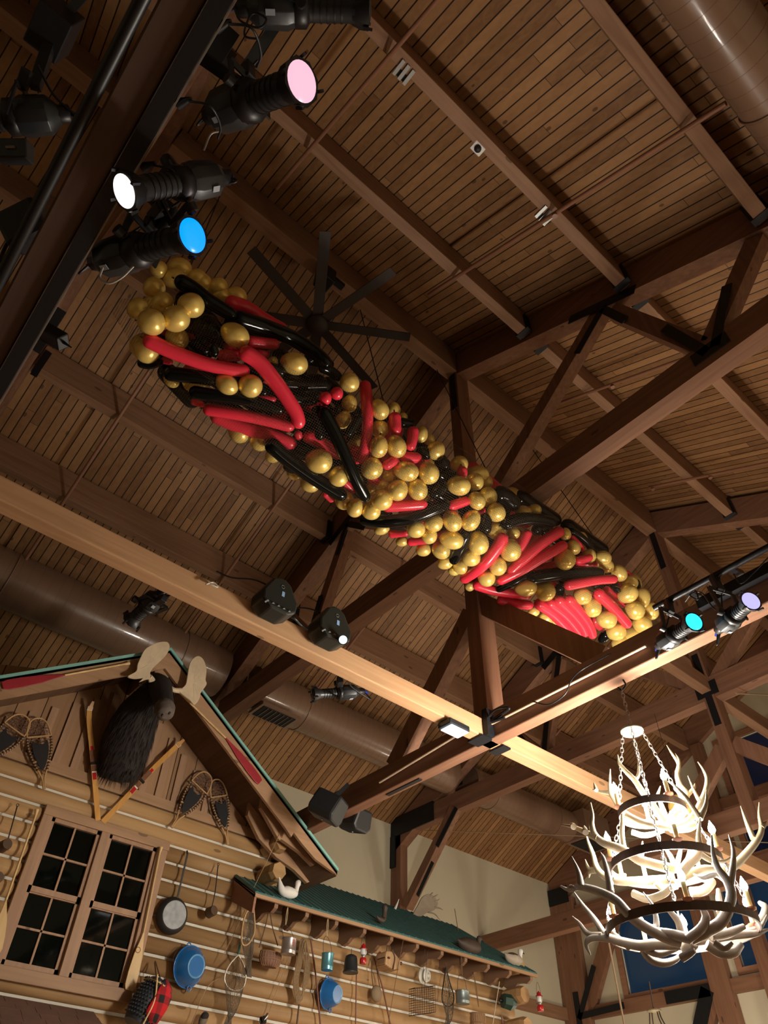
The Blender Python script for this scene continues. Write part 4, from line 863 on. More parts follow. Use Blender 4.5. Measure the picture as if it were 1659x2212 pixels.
t = thing('ballast_box', 'grey equipment box with a silver latch under the left edge spotlight', 'equipment box', (-2.419,-0.788,5.843)); b = Vector((-2.422,-0.797,5.846))
obj('box', MB().beam(b+right*-.09, b+right*.09, .1, .11, -down), CHAR, t, .008); obj('latch', MB().beam(b+right*-.02-fwd*.056, b+right*.03-fwd*.056, .012, .012), STEEL, t)
t = thing('cable_box', 'dark blue-black gear bag on the far side of the tie beam', 'equipment box', (-2.811,-0.564,5.83)); b = Vector((-2.799,-0.581,5.849))
obj('box', MB().beam(b-right*.12+down*.06, b+right*.12-down*.06, .2, .22, -down), BLACK, t, .03)
obj('cable', MB().tube(spline([b, (-2.915,-0.622,5.788), (-2.942,-0.596,5.613), (-3.036,-0.585,5.535)], 6), .012, 6), BLACK, t)
one('light_bracket', MB().beam((-1.433,-0.274,6.194), (-1.365,0.061,6.109), .07, .03), BLACK, 'slotted black bracket arm beside the pink spotlight', 'bracket')
one('light_bracket', MB().beam((-1.066,-0.021,6.382), (-1.324,-0.036,6.199), .06, .06), CHAR, 'round black arm between the topmost two spotlights', 'bracket')
one('light_bracket', MB().beam((-1.285,-0.214,6.477), (-1.453,-0.214,6.351), .12, .05), BLACK, 'flat black junction plate near the top of the raceway', 'bracket')
one('cable_loop', MB().tube(spline([(-1.115,-0.239,6.202), (-1.131,-0.175,6.151), (-1.086,-0.082,6.127), (-1.035,-0.077,6.162), (-1.07,-0.146,6.178), (-1.158,-0.124,6.099), (-1.119,-0.052,6.084)], 8), .006, 6), BLACK, 'tangled black cable hanging under the topmost spotlight', 'cable')
one('cable_loop', MB().tube(spline([(-1.59,0.009,5.555), (-1.521,-0.004,5.614), (-1.475,0.029,5.629)], 8), .006, 6), flat('grey_cable', (.3, .28, .26), .4), 'pale grey cable running down from the pink spotlight', 'cable')
one('cable_loop', MB().tube(spline([(-2.202,-0.094,5.022), (-2.239,-0.08,4.985), (-2.225,-0.032,4.967), (-2.168,0.003,4.988), (-2.097,0.021,5.03)], 8), .006, 6), flat('grey_cable', (.3, .28, .26), .4), 'pale grey cable looping under the blue spotlight', 'cable')
one('cable_loop', MB().tube(spline([(-1.694,0.06,5.725), (-1.621,0.125,5.6), (-1.638,0.154,5.569), (-1.674,0.119,5.564)], 8), .006, 6), flat('grey_cable', (.3, .28, .26), .4), 'cable looping over the rear of the white spotlight', 'cable')
for k, (a, b_, c_) in enumerate((((-2.017,-0.062,5.558), (-1.908,-0.126,5.887), 'above the white spotlight'), ((-2.006,-0.106,5.593), (-2.074,0.041,5.452), 'between the white and blue spotlights'))):
    one('cable_bundle', MB().tube(spline([a, (Vector(a)+Vector(b_))/2+right*.10, b_], 8), [.03, .05]+[.045]*13+[.05, .03][:2] if False else .04, 8), BLACK, 'thick bundle of black cables '+c_, 'cable')
# clamp gear near the left edge
t = thing('camera_mount', 'black clamp with a small device, below the raceway at the left', 'mounting clamp', (-3.268,-0.125,5.636))
obj('arm', MB().beam((-3.134,-0.193,5.778), (-3.393,-0.195,5.585), .07, .07), BLACK, t); obj('device', MB().beam((-3.249,-0.209,5.632), (-3.17,-0.075,5.54), .10, .09), BLACK, t, .01); obj('tip', MB().tube([(-3.17,-0.075,5.54), (-3.119,-0.018,5.473)], [.012, .003], 6), BLACK, t)
# bar on the right with two spots
B0, B1 = Vector((-2.26,5,5.567)), Vector((-1.108,5,5.564))
t = thing('lighting_bar', 'black horizontal pipe above the tie beam at the right edge, carrying two spotlights', 'lighting pipe', B0)
obj('pipe', MB().tube([B0, B1], .028, 12), BLACK, t)
for k in (.28, .63): c = B0.lerp(B1, k); obj('standoff', MB().beam(c, (c.x, 5.25, 5.65), .05, .04), BLACK, t)
spot('black spotlight with a glowing cyan lens beside the balloons', (-2.21,4.85,5.1), (-1.816,4.62,4.976), .078, CYAN, B0.lerp(B1, .12))
spot('black spotlight with a glowing lavender lens at the right edge', (-1.702,4.85,4.99), (-1.368,4.62,4.914), .078, LAV, B0.lerp(B1, .50))
one('cable_loop', MB().tube(spline([(-1.978,5,5.472), (-1.831,4.9,5.455), (-1.83,4.9,5.355), (-1.881,4.9,5.435), (-1.802,4.95,5.44), (-1.74,4.9,5.22), (-1.697,4.95,5.138)], 8), .006, 6), BLACK, 'coiled thin black cable between the cyan and lavender spotlights', 'cable')
one('cable_loop', MB().tube(spline([(-1.518,5,5.491), (-1.482,4.95,5.34), (-1.363,5,5.415), (-1.226,5,5.474)], 8), .006, 6), BLACK, 'thin black cable drooping from the pipe at the right edge', 'cable')
one('raceway', MB().box(-1.95, .5, 5.15, 5.215, 5.46, 5.56), BLACK, 'black raceway on the face of the tie beam, behind the lavender spotlight', 'raceway')
one('conduit', MB().tube([(-2.528,5.19,5.396), (-4.537,5.19,5.401)], .014, 8), flat('pale_conduit', (.5, .36, .25), .5), 'thin conduit along the top of the tie beam, right of the post', 'conduit')
one('conduit', MB().tube([(-4.947,5.19,5.468), (-6.231,5.19,5.381)], .014, 8), flat('pale_conduit', (.5, .36, .25), .5), 'thin conduit along the tie beam, left of the post', 'conduit')
one('cable_loop', MB().tube(spline([(-4.446,5.15,5.456), (-4.247,5.1,5.459), (-4.095,5.1,5.404), (-4.242,5.12,5.396), (-4.357,5.1,5.357), (-4.185,5.12,5.345)], 8), .016, 6), BLACK, 'coil of black cable lying at the foot of the long post', 'cable')
one('cable_loop', MB().tube(spline([(-3.841,5.16,5.397), (-3.612,5.1,5.236), (-3.41,5.1,5.257), (-3.303,5.1,5.369), (-3.192,5.16,5.461), (-2.878,5.18,5.485)], 8), .007, 6), BLACK, 'loose black cable drooping on the tie beam left of the chandelier hook', 'cable')
one('track_slot', MB().box((-6.205,5.33,5.26)[0], (-5.634,5.342,5.26)[0], 5.27, 5.32, 5.245, 5.262), DARK, 'black slotted track under the tie beam, right of the loudspeakers', 'track')
# moving-light bases on the pale beam
def mover(label, p, lampy=None):
    k = .86; x, y, z = p; t = thing('moving_light', label, 'stage light', (x, y, z-.2*k))
    prof = [(y+a*k, z+b*k) for a, b in ((-.21, -.02), (-.20, -.13), (-.10, -.20), (.10, -.20), (.20, -.13), (.21, -.02), (.10, .17), (.03, .21), (-.05, .21), (-.12, .16))]
    xf = x+.22*k
    obj('body', MB().prism(prof, 'x', x-.02, xf), flat('mover_black', (.014, .018, .016), .4), t, .02)
    multi('vent', [MB().beam((xf-.02, y+(-.16+.065*i)*k, z-.165*k), (xf+.006, y+(-.14+.065*i)*k, z-.15*k), .022, .010, (0, 0, 1)) for i in range(5)], flat('vent_grey', (.16, .17, .17), .4), t)
    obj('sticker', MB().box(xf+.001, xf+.004, y, y+.028, z-.015, z+.035), flat('sticker_blue', (.25, .42, .65), .5), t)
    obj('badge', MB().ring((xf+.002, y, z+.085), (1, 0, 0), .016, .0025, 20, 6), flat('vent_grey', (.16, .17, .17), .4), t)
    obj('lead', MB().tube(spline([(x+.05, y-.02, z+.15), (x+.05, y-.22, z+.13), (x, y-.40, z+.08), (x-.02, y-.55, z+.08)], 6), .007, 6), BLACK, t)
    if lampy:
        obj('side_lamp', MB().lathe([(.03, -.05), (.045, -.02), (.045, 0)], lampy, (.75, -.35, -.5), 20), BLACK, t); obj('side_lens', MB().lathe([(.038, .002), (.001, .006)], lampy, (.75, -.35, -.5), 20), lens_mat('lens_small', (.8, 1, .95), .7), t)
mover('black moving-light base on the pale beam, nearer the left', (-4.44,2.379,5.486))
mover('black moving-light base on the pale beam with a small round lamp', (-4.44,2.985,5.487), (-4.2,3.033,5.301))
one('cable_loop', MB().tube(spline([(-4.4,2.508,5.434), (-4.35,2.593,5.398), (-4.4,2.703,5.407), (-4.4,2.782,5.395)], 8), .012, 6), BLACK, 'black cables strung between the two moving-light bases', 'cable')
one('cable_loop', MB().tube(spline([(-4.5,1.714,5.442), (-4.45,1.806,5.402), (-4.45,1.872,5.408), (-4.45,1.822,5.431), (-4.45,1.766,5.379)], 8), .008, 6), flat('pale_cord', (.5, .45, .36), .6), 'small clump of pale cord on top of the pale beam', 'cord')
spot('black spotlight hanging below the pale beam, left of the moving lights', (-4.85,1.534,5.364), (-5.15,1.482,5.243), .085, None, (-4.7,1.55,5.263))
spot('black spotlight lying sideways under the pale beam by the duct grille', (-4.95,3.789,5.435), (-5.1,3.372,5.298), .068, None, (-4.72,3.411,5.303))
# flood light under the pale beam
t = thing('flood_light', 'flat white flood light under the pale beam near the crossing', 'flood light', (-4.583,4.781,5.26))
a, b_ = Vector((-4.54,4.573,5.22)), Vector((-4.509,4.89,5.22))
c = (a+b_)/2; obj('housing', MB().box(c.x-.09, c.x+.09, c.y-.15, c.y+.13, 5.19, 5.25), CHAR, t, .01)
obj('diffuser', MB().box(c.x-.08, c.x+.08, c.y-.12, c.y+.12, 5.178, 5.19), flat('diffuser', (.8, .8, .8), .4, 0, (.75, .88, 1), 1.1), t, .01)
# loudspeakers on the tie
def speaker(label, c, s, ax_):
    c = Vector(c); t = thing('loudspeaker', label, 'loudspeaker', c)
    mb = MB(); mb.prism([(-s*.9, -s*.5), (-s*.6, -s*.85), (s*.6, -s*.85), (s*.9, -s*.5), (s*.7, s*.75), (-s*.7, s*.75)], 'z', 0, 1)
    q = ax_.to_track_quat('Z', 'Y'); mb.v = [tuple(c+q @ Vector((v[0], v[1], (v[2]-.5)*s*1.9))) for v in mb.v]
    obj('cabinet', mb, flat('speaker_black', (.014, .015, .016), .45), t, .03)
    k = c+q @ Vector((0, -s*.86, 0)); obj('badge', MB().lathe([(.012, 0), (.01, .008)], k, q @ Vector((0, -1, 0)), 10), STEEL, t)
    obj('bracket', MB().beam(c+q @ Vector((0, s*.5, 0)), c+Vector((.08, .2, .3)), .08, .05), BLACK, t)
speaker('black loudspeaker on the upper side of the tie beam by the cabin roof', (-6.887,4.95,5.228), .19, Vector((-.8, -.5, .5)))
speaker('black loudspeaker below the tie beam, in front of the cream wall', (-7.055,5.5,5.281), .17, Vector((.8, .1, -.25)))
# ================================================================== ANTLER CHANDELIER
ANT = flat('antler_pale', (.30, .24, .15), .5, noise=.35, ns=14)
ANTD = flat('antler_shaded', (.20, .17, .14), .5, noise=.55, ns=11)  # bottom tier: same antler, shade put into a darker colour
IRON = flat('ring_iron', (.09, .06, .05), .5, .5); CHAIN = flat('chain_steel', (.35, .32, .30), .35, .8)
CANDLE = flat('candle_wax', (.85, .72, .35), .5); BULB = flat('bulb', (1, 1, 1), .3, 0, (.93, .97, 1.0), 40.0)
CUP = flat('candle_cup', (.45, .2, .12), .5)
ch = thing('antler_chandelier', 'three-tier antler chandelier with candle bulbs hanging by a chain from the tie beam', 'chandelier', (CX, CY, 4.9))
RINGS = ((4.05, .26), (3.64, .41), (3.21, .52))
for z, R in RINGS: obj('ring', MB().ring((CX, CY, z), (0, 0, 1), R, 0, 64, 4, (.012, .058)), IRON, ch)
obj('canopy', MB().lathe([(.02, .02), (.095, .015), (.10, 0), (.095, -.015), (.02, -.02)], (CX, CY, 4.76), (0, 0, 1), 28), flat('canopy_pale', (.26, .24, .17), .5), ch)
obj('hook', MB().tube(spline([(CX+.04, CY, 5.26), (CX+.05, CY, 5.20), (CX, CY, 5.17), (CX-.03, CY, 5.21)], 6), .008, 8), BRK, ch)
def chain(p, q, s=.05, name='chain'):
    p, q = Vector(p), Vector(q); d = q-p; n = max(2, int(d.length/(s*.78))); dn = d.normalized(); a = dn.orthogonal().normalized(); b = dn.cross(a); mb = MB()
    for i in range(n):
        c = p+d*((i+.5)/n); e = a if i % 2 else b
        ringp = [c+dn*(math.cos(2*PI*k/12)*s*.52)+e*(math.sin(2*PI*k/12)*s*.26) for k in range(13)]
        mb.tube(ringp, s*.075, 6, False)
    return obj(name, mb, CHAIN, ch)
chain((CX, CY, 5.18), (CX, CY, 4.78), .055)
for k in range(4):
    a = .5+k*PI/2; d = Vector((math.cos(a), math.sin(a), 0)); c = Vector((CX, CY, 0))
    chain(c+d*.085+Vector((0, 0, 4.74)), c+d*.26+Vector((0, 0, 4.07))); chain(c+d*.26+Vector((0, 0, 4.02)), c+d*.41+Vector((0, 0, 3.67))); chain(c+d*.41+Vector((0, 0, 3.61)), c+d*.52+Vector((0, 0, 3.23)))
for tier, dk, r, main, tines in [
(1,0,0.026,[(-2.848,5.288,3.938),(-2.873,5.236,4.068),(-2.905,5.180,4.170),(-2.923,5.133,4.260),(-2.954,5.077,4.333),(-2.966,5.033,4.391),(-2.947,5.005,4.444)],[[(-2.923,5.133,4.260),(-2.904,5.189,4.329),(-2.899,5.237,4.496)],[(-2.882,5.232,4.069),(-2.850,5.295,4.154),(-2.829,5.352,4.248)]]),
(1,0,0.026,[(-2.896,5.319,3.930),(-3.036,5.261,3.996),(-3.138,5.223,4.092),(-3.185,5.216,4.193),(-3.217,5.217,4.284),(-3.213,5.239,4.394),(-3.202,5.264,4.494)],[[(-3.218,5.217,4.278),(-3.296,5.220,4.310),(-3.386,5.216,4.360)],[(-3.315,5.164,4.313),(-3.344,5.193,4.403)],[(-3.168,5.225,4.157),(-3.190,5.259,4.323)]]),
(1,0,0.026,[(-2.825,5.301,3.884),(-2.715,5.390,3.928),(-2.634,5.464,4.029),(-2.560,5.533,4.166),(-2.533,5.576,4.271),(-2.546,5.598,4.362),(-2.578,5.609,4.453)],[[(-2.602,5.481,4.088),(-2.634,5.510,4.172),(-2.665,5.538,4.338)]]),
(1,0,0.026,[(-2.855,5.342,3.955),(-2.804,5.419,4.047),(-2.715,5.517,4.179),(-2.758,5.542,4.291),(-2.775,5.582,4.402),(-2.763,5.637,4.512),(-2.807,5.662,4.634),(-2.846,5.689,4.734)],[[(-2.776,5.581,4.402),(-2.752,5.640,4.533),(-2.781,5.670,4.627)],[(-2.715,5.517,4.179),(-2.669,5.588,4.253),(-2.671,5.633,4.307)]]),
(1,0,0.024,[(-3.055,5.117,4.014),(-2.937,5.125,3.918),(-2.809,5.138,3.854),(-2.707,5.138,3.804)],[]),
(1,0,0.022,[(-3.148,5.294,3.953),(-3.064,5.340,3.916),(-2.933,5.413,3.935)],[]),
(1,0,0.024,[(-2.827,5.357,3.920),(-2.768,5.504,3.991),(-2.740,5.633,4.069)],[]),
(1,0,0.026,[(-2.879,5.443,3.938),(-2.804,5.560,3.955),(-2.767,5.657,4.013),(-2.799,5.715,4.105)],[]),
(1,0,0.022,[(-2.850,5.344,3.976),(-2.927,5.473,4.133),(-3.006,5.601,4.264)],[]),
(1,0,0.022,[(-2.882,5.441,4.002),(-2.888,5.580,4.120),(-2.902,5.715,4.255)],[]),
(2,0,0.036,[(-2.834,5.239,3.576),(-2.943,5.147,3.618),(-3.007,5.080,3.647),(-3.050,5.024,3.692),(-3.096,4.967,3.729),(-3.169,4.895,3.769),(-3.201,4.846,3.820),(-3.195,4.817,3.887),(-3.162,4.803,3.956),(-3.145,4.781,4.040)],[[(-3.187,4.853,3.798),(-3.285,4.845,3.869),(-3.383,4.836,3.936),(-3.482,4.827,3.979)],[(-3.243,4.791,3.840),(-3.268,4.822,3.906)],[(-3.316,4.750,3.893),(-3.358,4.773,3.939)],[(-3.081,5.007,3.716),(-3.092,5.046,3.849),(-3.086,5.096,3.985),(-3.086,5.141,4.126)],[(-3.023,5.071,3.649),(-3.003,5.128,3.716),(-3.003,5.173,3.808)]]),
(2,0,0.032,[(-2.896,5.319,3.544),(-3.046,5.271,3.560),(-3.235,5.203,3.579),(-3.337,5.182,3.608),(-3.418,5.173,3.665),(-3.466,5.182,3.739),(-3.491,5.204,3.844),(-3.526,5.220,3.954),(-3.548,5.244,4.032)],[[(-3.465,5.183,3.719),(-3.541,5.186,3.744),(-3.580,5.210,3.832)],[(-3.473,5.178,3.712),(-3.541,5.187,3.718),(-3.576,5.213,3.692)]]),
(2,0,0.034,[(-2.803,5.370,3.581),(-2.717,5.446,3.578),(-2.637,5.519,3.585),(-2.551,5.595,3.616),(-2.478,5.664,3.686),(-2.386,5.743,3.789),(-2.338,5.799,3.881),(-2.328,5.833,4.001),(-2.310,5.871,4.103)],[[(-2.334,5.801,3.891),(-2.303,5.864,3.951)],[(-2.397,5.738,3.811),(-2.419,5.771,3.948),(-2.437,5.807,4.096)],[(-2.478,5.664,3.686),(-2.442,5.730,3.737)]]),
(2,0,0.030,[(-2.765,5.163,3.494),(-2.689,5.176,3.552),(-2.590,5.202,3.617),(-2.554,5.194,3.727),(-2.504,5.193,3.839)],[[(-2.504,5.193,3.839),(-2.561,5.207,4.002),(-2.625,5.217,4.121),(-2.689,5.228,4.200)],[(-2.504,5.193,3.839),(-2.459,5.264,3.956),(-2.446,5.316,4.077)],[(-2.587,5.204,3.616),(-2.553,5.268,3.577),(-2.495,5.346,3.573),(-2.446,5.419,3.620)]]),
(2,0,0.020,[(-2.883,5.326,3.600),(-2.928,5.415,3.720),(-3.001,5.489,3.840)],[]),
(2,0,0.020,[(-2.871,5.333,3.617),(-2.898,5.461,3.724),(-2.922,5.590,3.844)],[]),
(2,0,0.020,[(-2.838,5.351,3.613),(-2.850,5.516,3.725),(-2.887,5.667,3.855)],[]),
(2,0,0.028,[(-2.816,5.249,3.509),(-2.658,5.279,3.542),(-2.525,5.296,3.522)],[]),
(2,0,0.034,[(-2.866,5.449,3.474),(-2.793,5.518,3.487),(-2.741,5.576,3.549),(-2.813,5.565,3.582),(-2.913,5.538,3.609)],[]),
(2,0,0.028,[(-3.123,5.079,3.440),(-3.014,5.082,3.380),(-2.886,5.096,3.390),(-2.802,5.085,3.422)],[]),
(2,0,0.028,[(-3.016,5.252,3.538),(-3.001,5.318,3.503),(-2.940,5.409,3.519)],[]),
(3,1,0.038,[(-2.837,5.066,3.069),(-2.898,4.982,3.097),(-2.970,4.892,3.151),(-3.025,4.812,3.221),(-3.063,4.741,3.307),(-3.140,4.648,3.365),(-3.216,4.557,3.388),(-3.258,4.483,3.363),(-3.282,4.420,3.379)],[[(-3.207,4.561,3.387),(-3.232,4.593,3.499),(-3.281,4.612,3.626)],[(-3.241,4.493,3.366),(-3.269,4.523,3.406)],[(-3.085,4.728,3.362),(-3.103,4.764,3.491),(-3.131,4.795,3.617),(-3.166,4.821,3.680)],[(-2.969,4.893,3.155),(-2.929,4.960,3.156),(-2.937,5.002,3.285),(-2.999,5.013,3.406)]]),
(3,1,0.036,[(-2.914,5.195,3.091),(-3.060,5.130,3.106),(-3.164,5.089,3.109),(-3.280,5.041,3.146),(-3.373,5.006,3.183),(-3.474,4.967,3.190),(-3.522,4.956,3.157),(-3.516,4.976,3.091)],[[(-3.373,5.006,3.183),(-3.451,5.009,3.322),(-3.536,5.008,3.441),(-3.603,5.016,3.549)],[(-3.396,4.993,3.198),(-3.509,4.977,3.229),(-3.574,4.987,3.311),(-3.638,4.997,3.375)],[(-3.238,5.065,3.109),(-3.313,5.068,3.183),(-3.396,5.068,3.280)]]),
(3,1,0.038,[(-2.749,5.057,3.068),(-2.641,5.096,3.102),(-2.547,5.126,3.138),(-2.474,5.145,3.208),(-2.422,5.152,3.298),(-2.417,5.134,3.377),(-2.437,5.101,3.452),(-2.430,5.084,3.544),(-2.400,5.079,3.660)],[[(-2.417,5.134,3.377),(-2.484,5.143,3.435),(-2.582,5.134,3.434),(-2.648,5.143,3.477)],[(-2.408,5.139,3.342),(-2.380,5.200,3.462),(-2.362,5.255,3.588),(-2.375,5.294,3.714)]]),
(3,1,0.034,[(-2.749,5.057,3.068),(-2.833,5.011,3.099),(-2.912,4.967,3.122),(-2.978,4.931,3.144)],[]),
(3,1,0.030,[(-2.740,5.005,3.056),(-2.644,5.039,3.108),(-2.595,5.047,3.164),(-2.594,5.029,3.226)],[]),
(3,1,0.024,[(-2.842,5.120,3.130),(-2.822,5.074,3.199),(-2.839,5.007,3.265)],[]),
(3,1,0.036,[(-2.831,5.240,3.109),(-2.748,5.372,3.135),(-2.663,5.505,3.161),(-2.572,5.641,3.179),(-2.502,5.765,3.223)],[[(-2.633,5.607,3.184),(-2.546,5.701,3.228),(-2.501,5.771,3.311)]]),
(3,1,0.030,[(-2.680,5.210,3.104),(-2.611,5.305,3.121),(-2.524,5.410,3.170)],[]),
(3,1,0.034,[(-2.715,5.190,3.054),(-2.669,5.254,3.010),(-2.611,5.324,3.012),(-2.569,5.385,3.064)],[]),
(3,1,0.022,[(-2.623,5.127,3.038),(-2.581,5.150,2.999),(-2.529,5.179,3.030)],[]),
(3,1,0.030,[(-3.190,5.156,3.105),(-3.168,5.197,3.045),(-3.107,5.259,3.021),(-3.035,5.328,3.050),(-3.019,5.365,3.108)],[]),
(3,1,0.026,[(-3.144,5.124,3.091),(-3.088,5.184,3.062),(-2.984,5.270,3.093)],[]),
(3,1,0.026,[(-2.827,5.014,2.960),(-2.719,5.017,2.988)],[]),
(3,1,0.026,[(-2.726,5.527,3.316),(-2.757,5.624,3.415),(-2.783,5.724,3.534)],[]),
(3,1,0.030,[(-2.662,5.677,3.211),(-2.591,5.830,3.297),(-2.574,5.954,3.409),(-2.636,6.034,3.477)],[])]:
    P = spline(main, 6); rr = lerpl([r, r, r*.92, r*.8, r*.55, r*.16], len(P))
    if len(main) <= 4 and not tines: rr = lerpl([r, r, r*.9, r*.6], len(P))
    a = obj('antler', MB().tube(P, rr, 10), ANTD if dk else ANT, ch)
    tp = []
    for tn in tines: Q = spline(tn, 6); tp.append(MB().tube(Q, lerpl([r*.72, r*.6, r*.4, r*.12], len(Q)), 8))
    for m in tp:
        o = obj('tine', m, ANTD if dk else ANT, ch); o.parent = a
        o.location = (0, 0, 0)
def candle(x, y, zr):
    c = obj('candle', MB().lathe([(.017, 0), (.017, .11)], (x, y, zr+.035), (0, 0, 1), 12), CANDLE, ch)
    obj('cup', MB().lathe([(.012, -.01), (.035, 0), (.038, .012)], (x, y, zr+.03), (0, 0, 1), 14), CUP, ch)
    obj('bulb', MB().lathe([(.010, 0), (.026, .024), (.024, .05), (.002, .10)], (x, y, zr+.145), (0, 0, 1), 12), BULB, ch)
for z, R, pts in ((4.05, .26, ((-3.056,5.154,4.21), (-2.692,5.188,4.21), (-3.115,5.535,4.21), (-2.669,5.573,4.21))),
                  (3.64, .41, ((-3.081,5.113,3.84), (-3.355,5.321,3.84), (-2.779,5.158,3.84), (-2.579,5.367,3.84), (-2.64,5.708,3.84), (-2.854,5.864,3.84), (-3.387,5.631,3.84))),
                  (3.21, .52, ((-3.098,4.967,3.41), (-3.423,5.213,3.41), (-3.451,5.578,3.41), (-3.224,5.9,3.41), (-2.842,6.021,3.41), (-2.466,5.349,3.41), (-2.511,5.765,3.41), (-2.705,5.014,3.41)))):
    for (px, py, pz) in pts:
        a = math.atan2(py-CY, px-CX); candle(CX+R*math.cos(a), CY+R*math.sin(a), z)
multi('antler_burr', [MB().ell((-2.929,5.307,3.106), (Vector((.045, 0, .02)), Vector((0, .04, 0)), Vector((0, 0, .05))), 12, 8), MB().ell((-2.886,5.335,3.121), (Vector((.04, 0, .02)), Vector((0, .04, 0)), Vector((0, 0, .045))), 12, 8)], ANTD, ch)
t = thing('balloon', 'round gold balloon behind the top tier of the antler chandelier', 'balloon', (-3.984,7.873,5.193))
obj('skin', MB().ell((-3.984,7.873,5.193), (Vector((.09, 0, .1)), Vector((-.06, .06, .08)), Vector((.08, .09, -.05))), 20, 14), GOLD, t)
obj('string', MB().tube([(-3.984,7.873,5.193), Vector((-3.984,7.873,5.193))+Vector((0, 0, 1.2))], .003, 4), BLACK, t)
# a second chandelier farther away: its chain and pale canopy just show
t = thing('chandelier_canopy', 'small pale chandelier canopy with thin chains at the bottom edge', 'chandelier', (-8.651,13.929,4.662))
p = Vector((-8.634,13.902,4.691)); obj('canopy', MB().lathe([(.03, 0), (.13, -.01), (.13, -.04), (.03, -.05)], p, (0, 0, 1), 20), ANT, t)
obj('chain', MB().tube([p, (-8.546,13.801,5.098)], .012, 6), IRON, t)
multi('hanger', [MB().tube(spline([p+Vector((s*.1, 0, -.04)), p+Vector((s*.14, 0, -.2)), p+Vector((s*.3, .1, -.6))], 5), .012, 6) for s in (-1, -.5, .6, 1)], IRON, t)
# ================================================================== LOG CABIN FACADE
CAM_SCALE[:] = [.74, .416]  # shrinks the cabin toward the camera so its gable covers the tie end
XL = -11.48
LOGM = wood('log_wood', (.27, .15, .06), (.48, .30, .14), 'y', scale=.8, rough=.6)
SIDE = wood('cabin_siding', (.22, .12, .06), (.42, .25, .135), 'z', board=('y', .30), along=9, gap=.03, var=.5, rough=.6)
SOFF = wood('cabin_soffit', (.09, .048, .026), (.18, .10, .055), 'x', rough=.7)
TRIM = wood('cabin_trim', (.27, .155, .085), (.45, .28, .16), 'y', rough=.55)
TRIMZ = wood('cabin_trim_z', (.27, .155, .09), (.45, .28, .175), 'z', rough=.55)
CHINK = flat('chinking', (.62, .60, .53), .9)
TEAL = flat('teal_edge', (.22, .48, .42), .5); GREEN = flat('green_roof', (.045, .135, .13), .5, .0)
cab = thing('log_cabin', 'log cabin facade with pale chinking, a snowshoe-hung gable and a green porch roof', 'cabin facade', (XL, 4, 3))
PT = .2605; Z0 = 6.34
WY0, WY1, WZ0, WZ1 = 3.02, 5.06, 3.92, 6.05
obj('chinking', MB().box(XL-.20, XL-.045, -3, 13.0, 2.4, 5.74).box(XL-.20, XL-.045, -3, 7.1, 5.74, 6.5), CHINK, cab)
obj('lower_wall', MB().box(XL-.18, XL-.06, -3, 13.0, -.56, 2.4), LOGM, cab)
obj('side_wall', MB().box(-17.4, XL-.1, 12.85, 13.0, -.56, 5.75), LOGM, cab)
def log(ya, yb, zc, h=PT, xo=0):
    m = MB(); r = h/2-.021; n = 8
    prof = [(XL-.16, zc-r), (XL-.03, zc-r)]+[(XL-.03+math.sin(PI*i/n)*.055+xo, zc-r*math.cos(PI*i/n)) for i in range(1, n)]+[(XL-.03, zc+r), (XL-.16, zc+r)]
    m.prism(prof, 'y', ya, yb); m.sm = [True if len(f) == 4 else False for f in m.f]
    return obj('log', m, LOGM, cab)
for k in range(-1, 15):
    zc = Z0-PT*(k+.5)
    if zc < 2.6: break
    end = 7.25 if k < 2 else 13.3 if zc < 5.72 else 7.25
    if k in (0,): end = 7.25
    if k == 3: end = 13.05
    inwin = WZ0 < zc < WZ1-.06
    if inwin: log(-3, WY0, zc); log(WY1, end, zc)
    else: log(-3, end, zc)
for (y, z) in ((6.93, 6.46), (6.93, 5.98), (13.0, 5.62), (13.05, 5.12), (13.05, 4.6)):
    obj('cross_log', MB().lathe([(.10, -.55), (.155, -.5), (.165, -.1), (.14, 0)], (XL+.55, y, z), (1, 0, 0), 7, (0, 1, .3), False), LOGM, cab)
# gable siding, drip board, battens
GX = -10.45; AY, AZ, GS = 3.81, 8.70, .68
obj('siding', MB().prism([(AY, AZ-.03), (-3, 6.62), (AY+(AZ-.03-6.62)/GS, 6.62)], 'x', XL-.14, XL-.06), SIDE, cab)
obj('skirt_board', MB().box(XL-.12, XL-.015, -3, 7.0, 6.60, 6.76), TRIM, cab)
for i in range(-10, 10):
    y = 4.05+.30*i+.055; zt = AZ-.27-GS*abs(y-AY)
    if zt > 6.95 and y > -1.5: obj('batten', MB().box(XL-.07, XL-.025, y-.06, y+.06, 6.70+.0*i, zt), TRIMZ, cab)
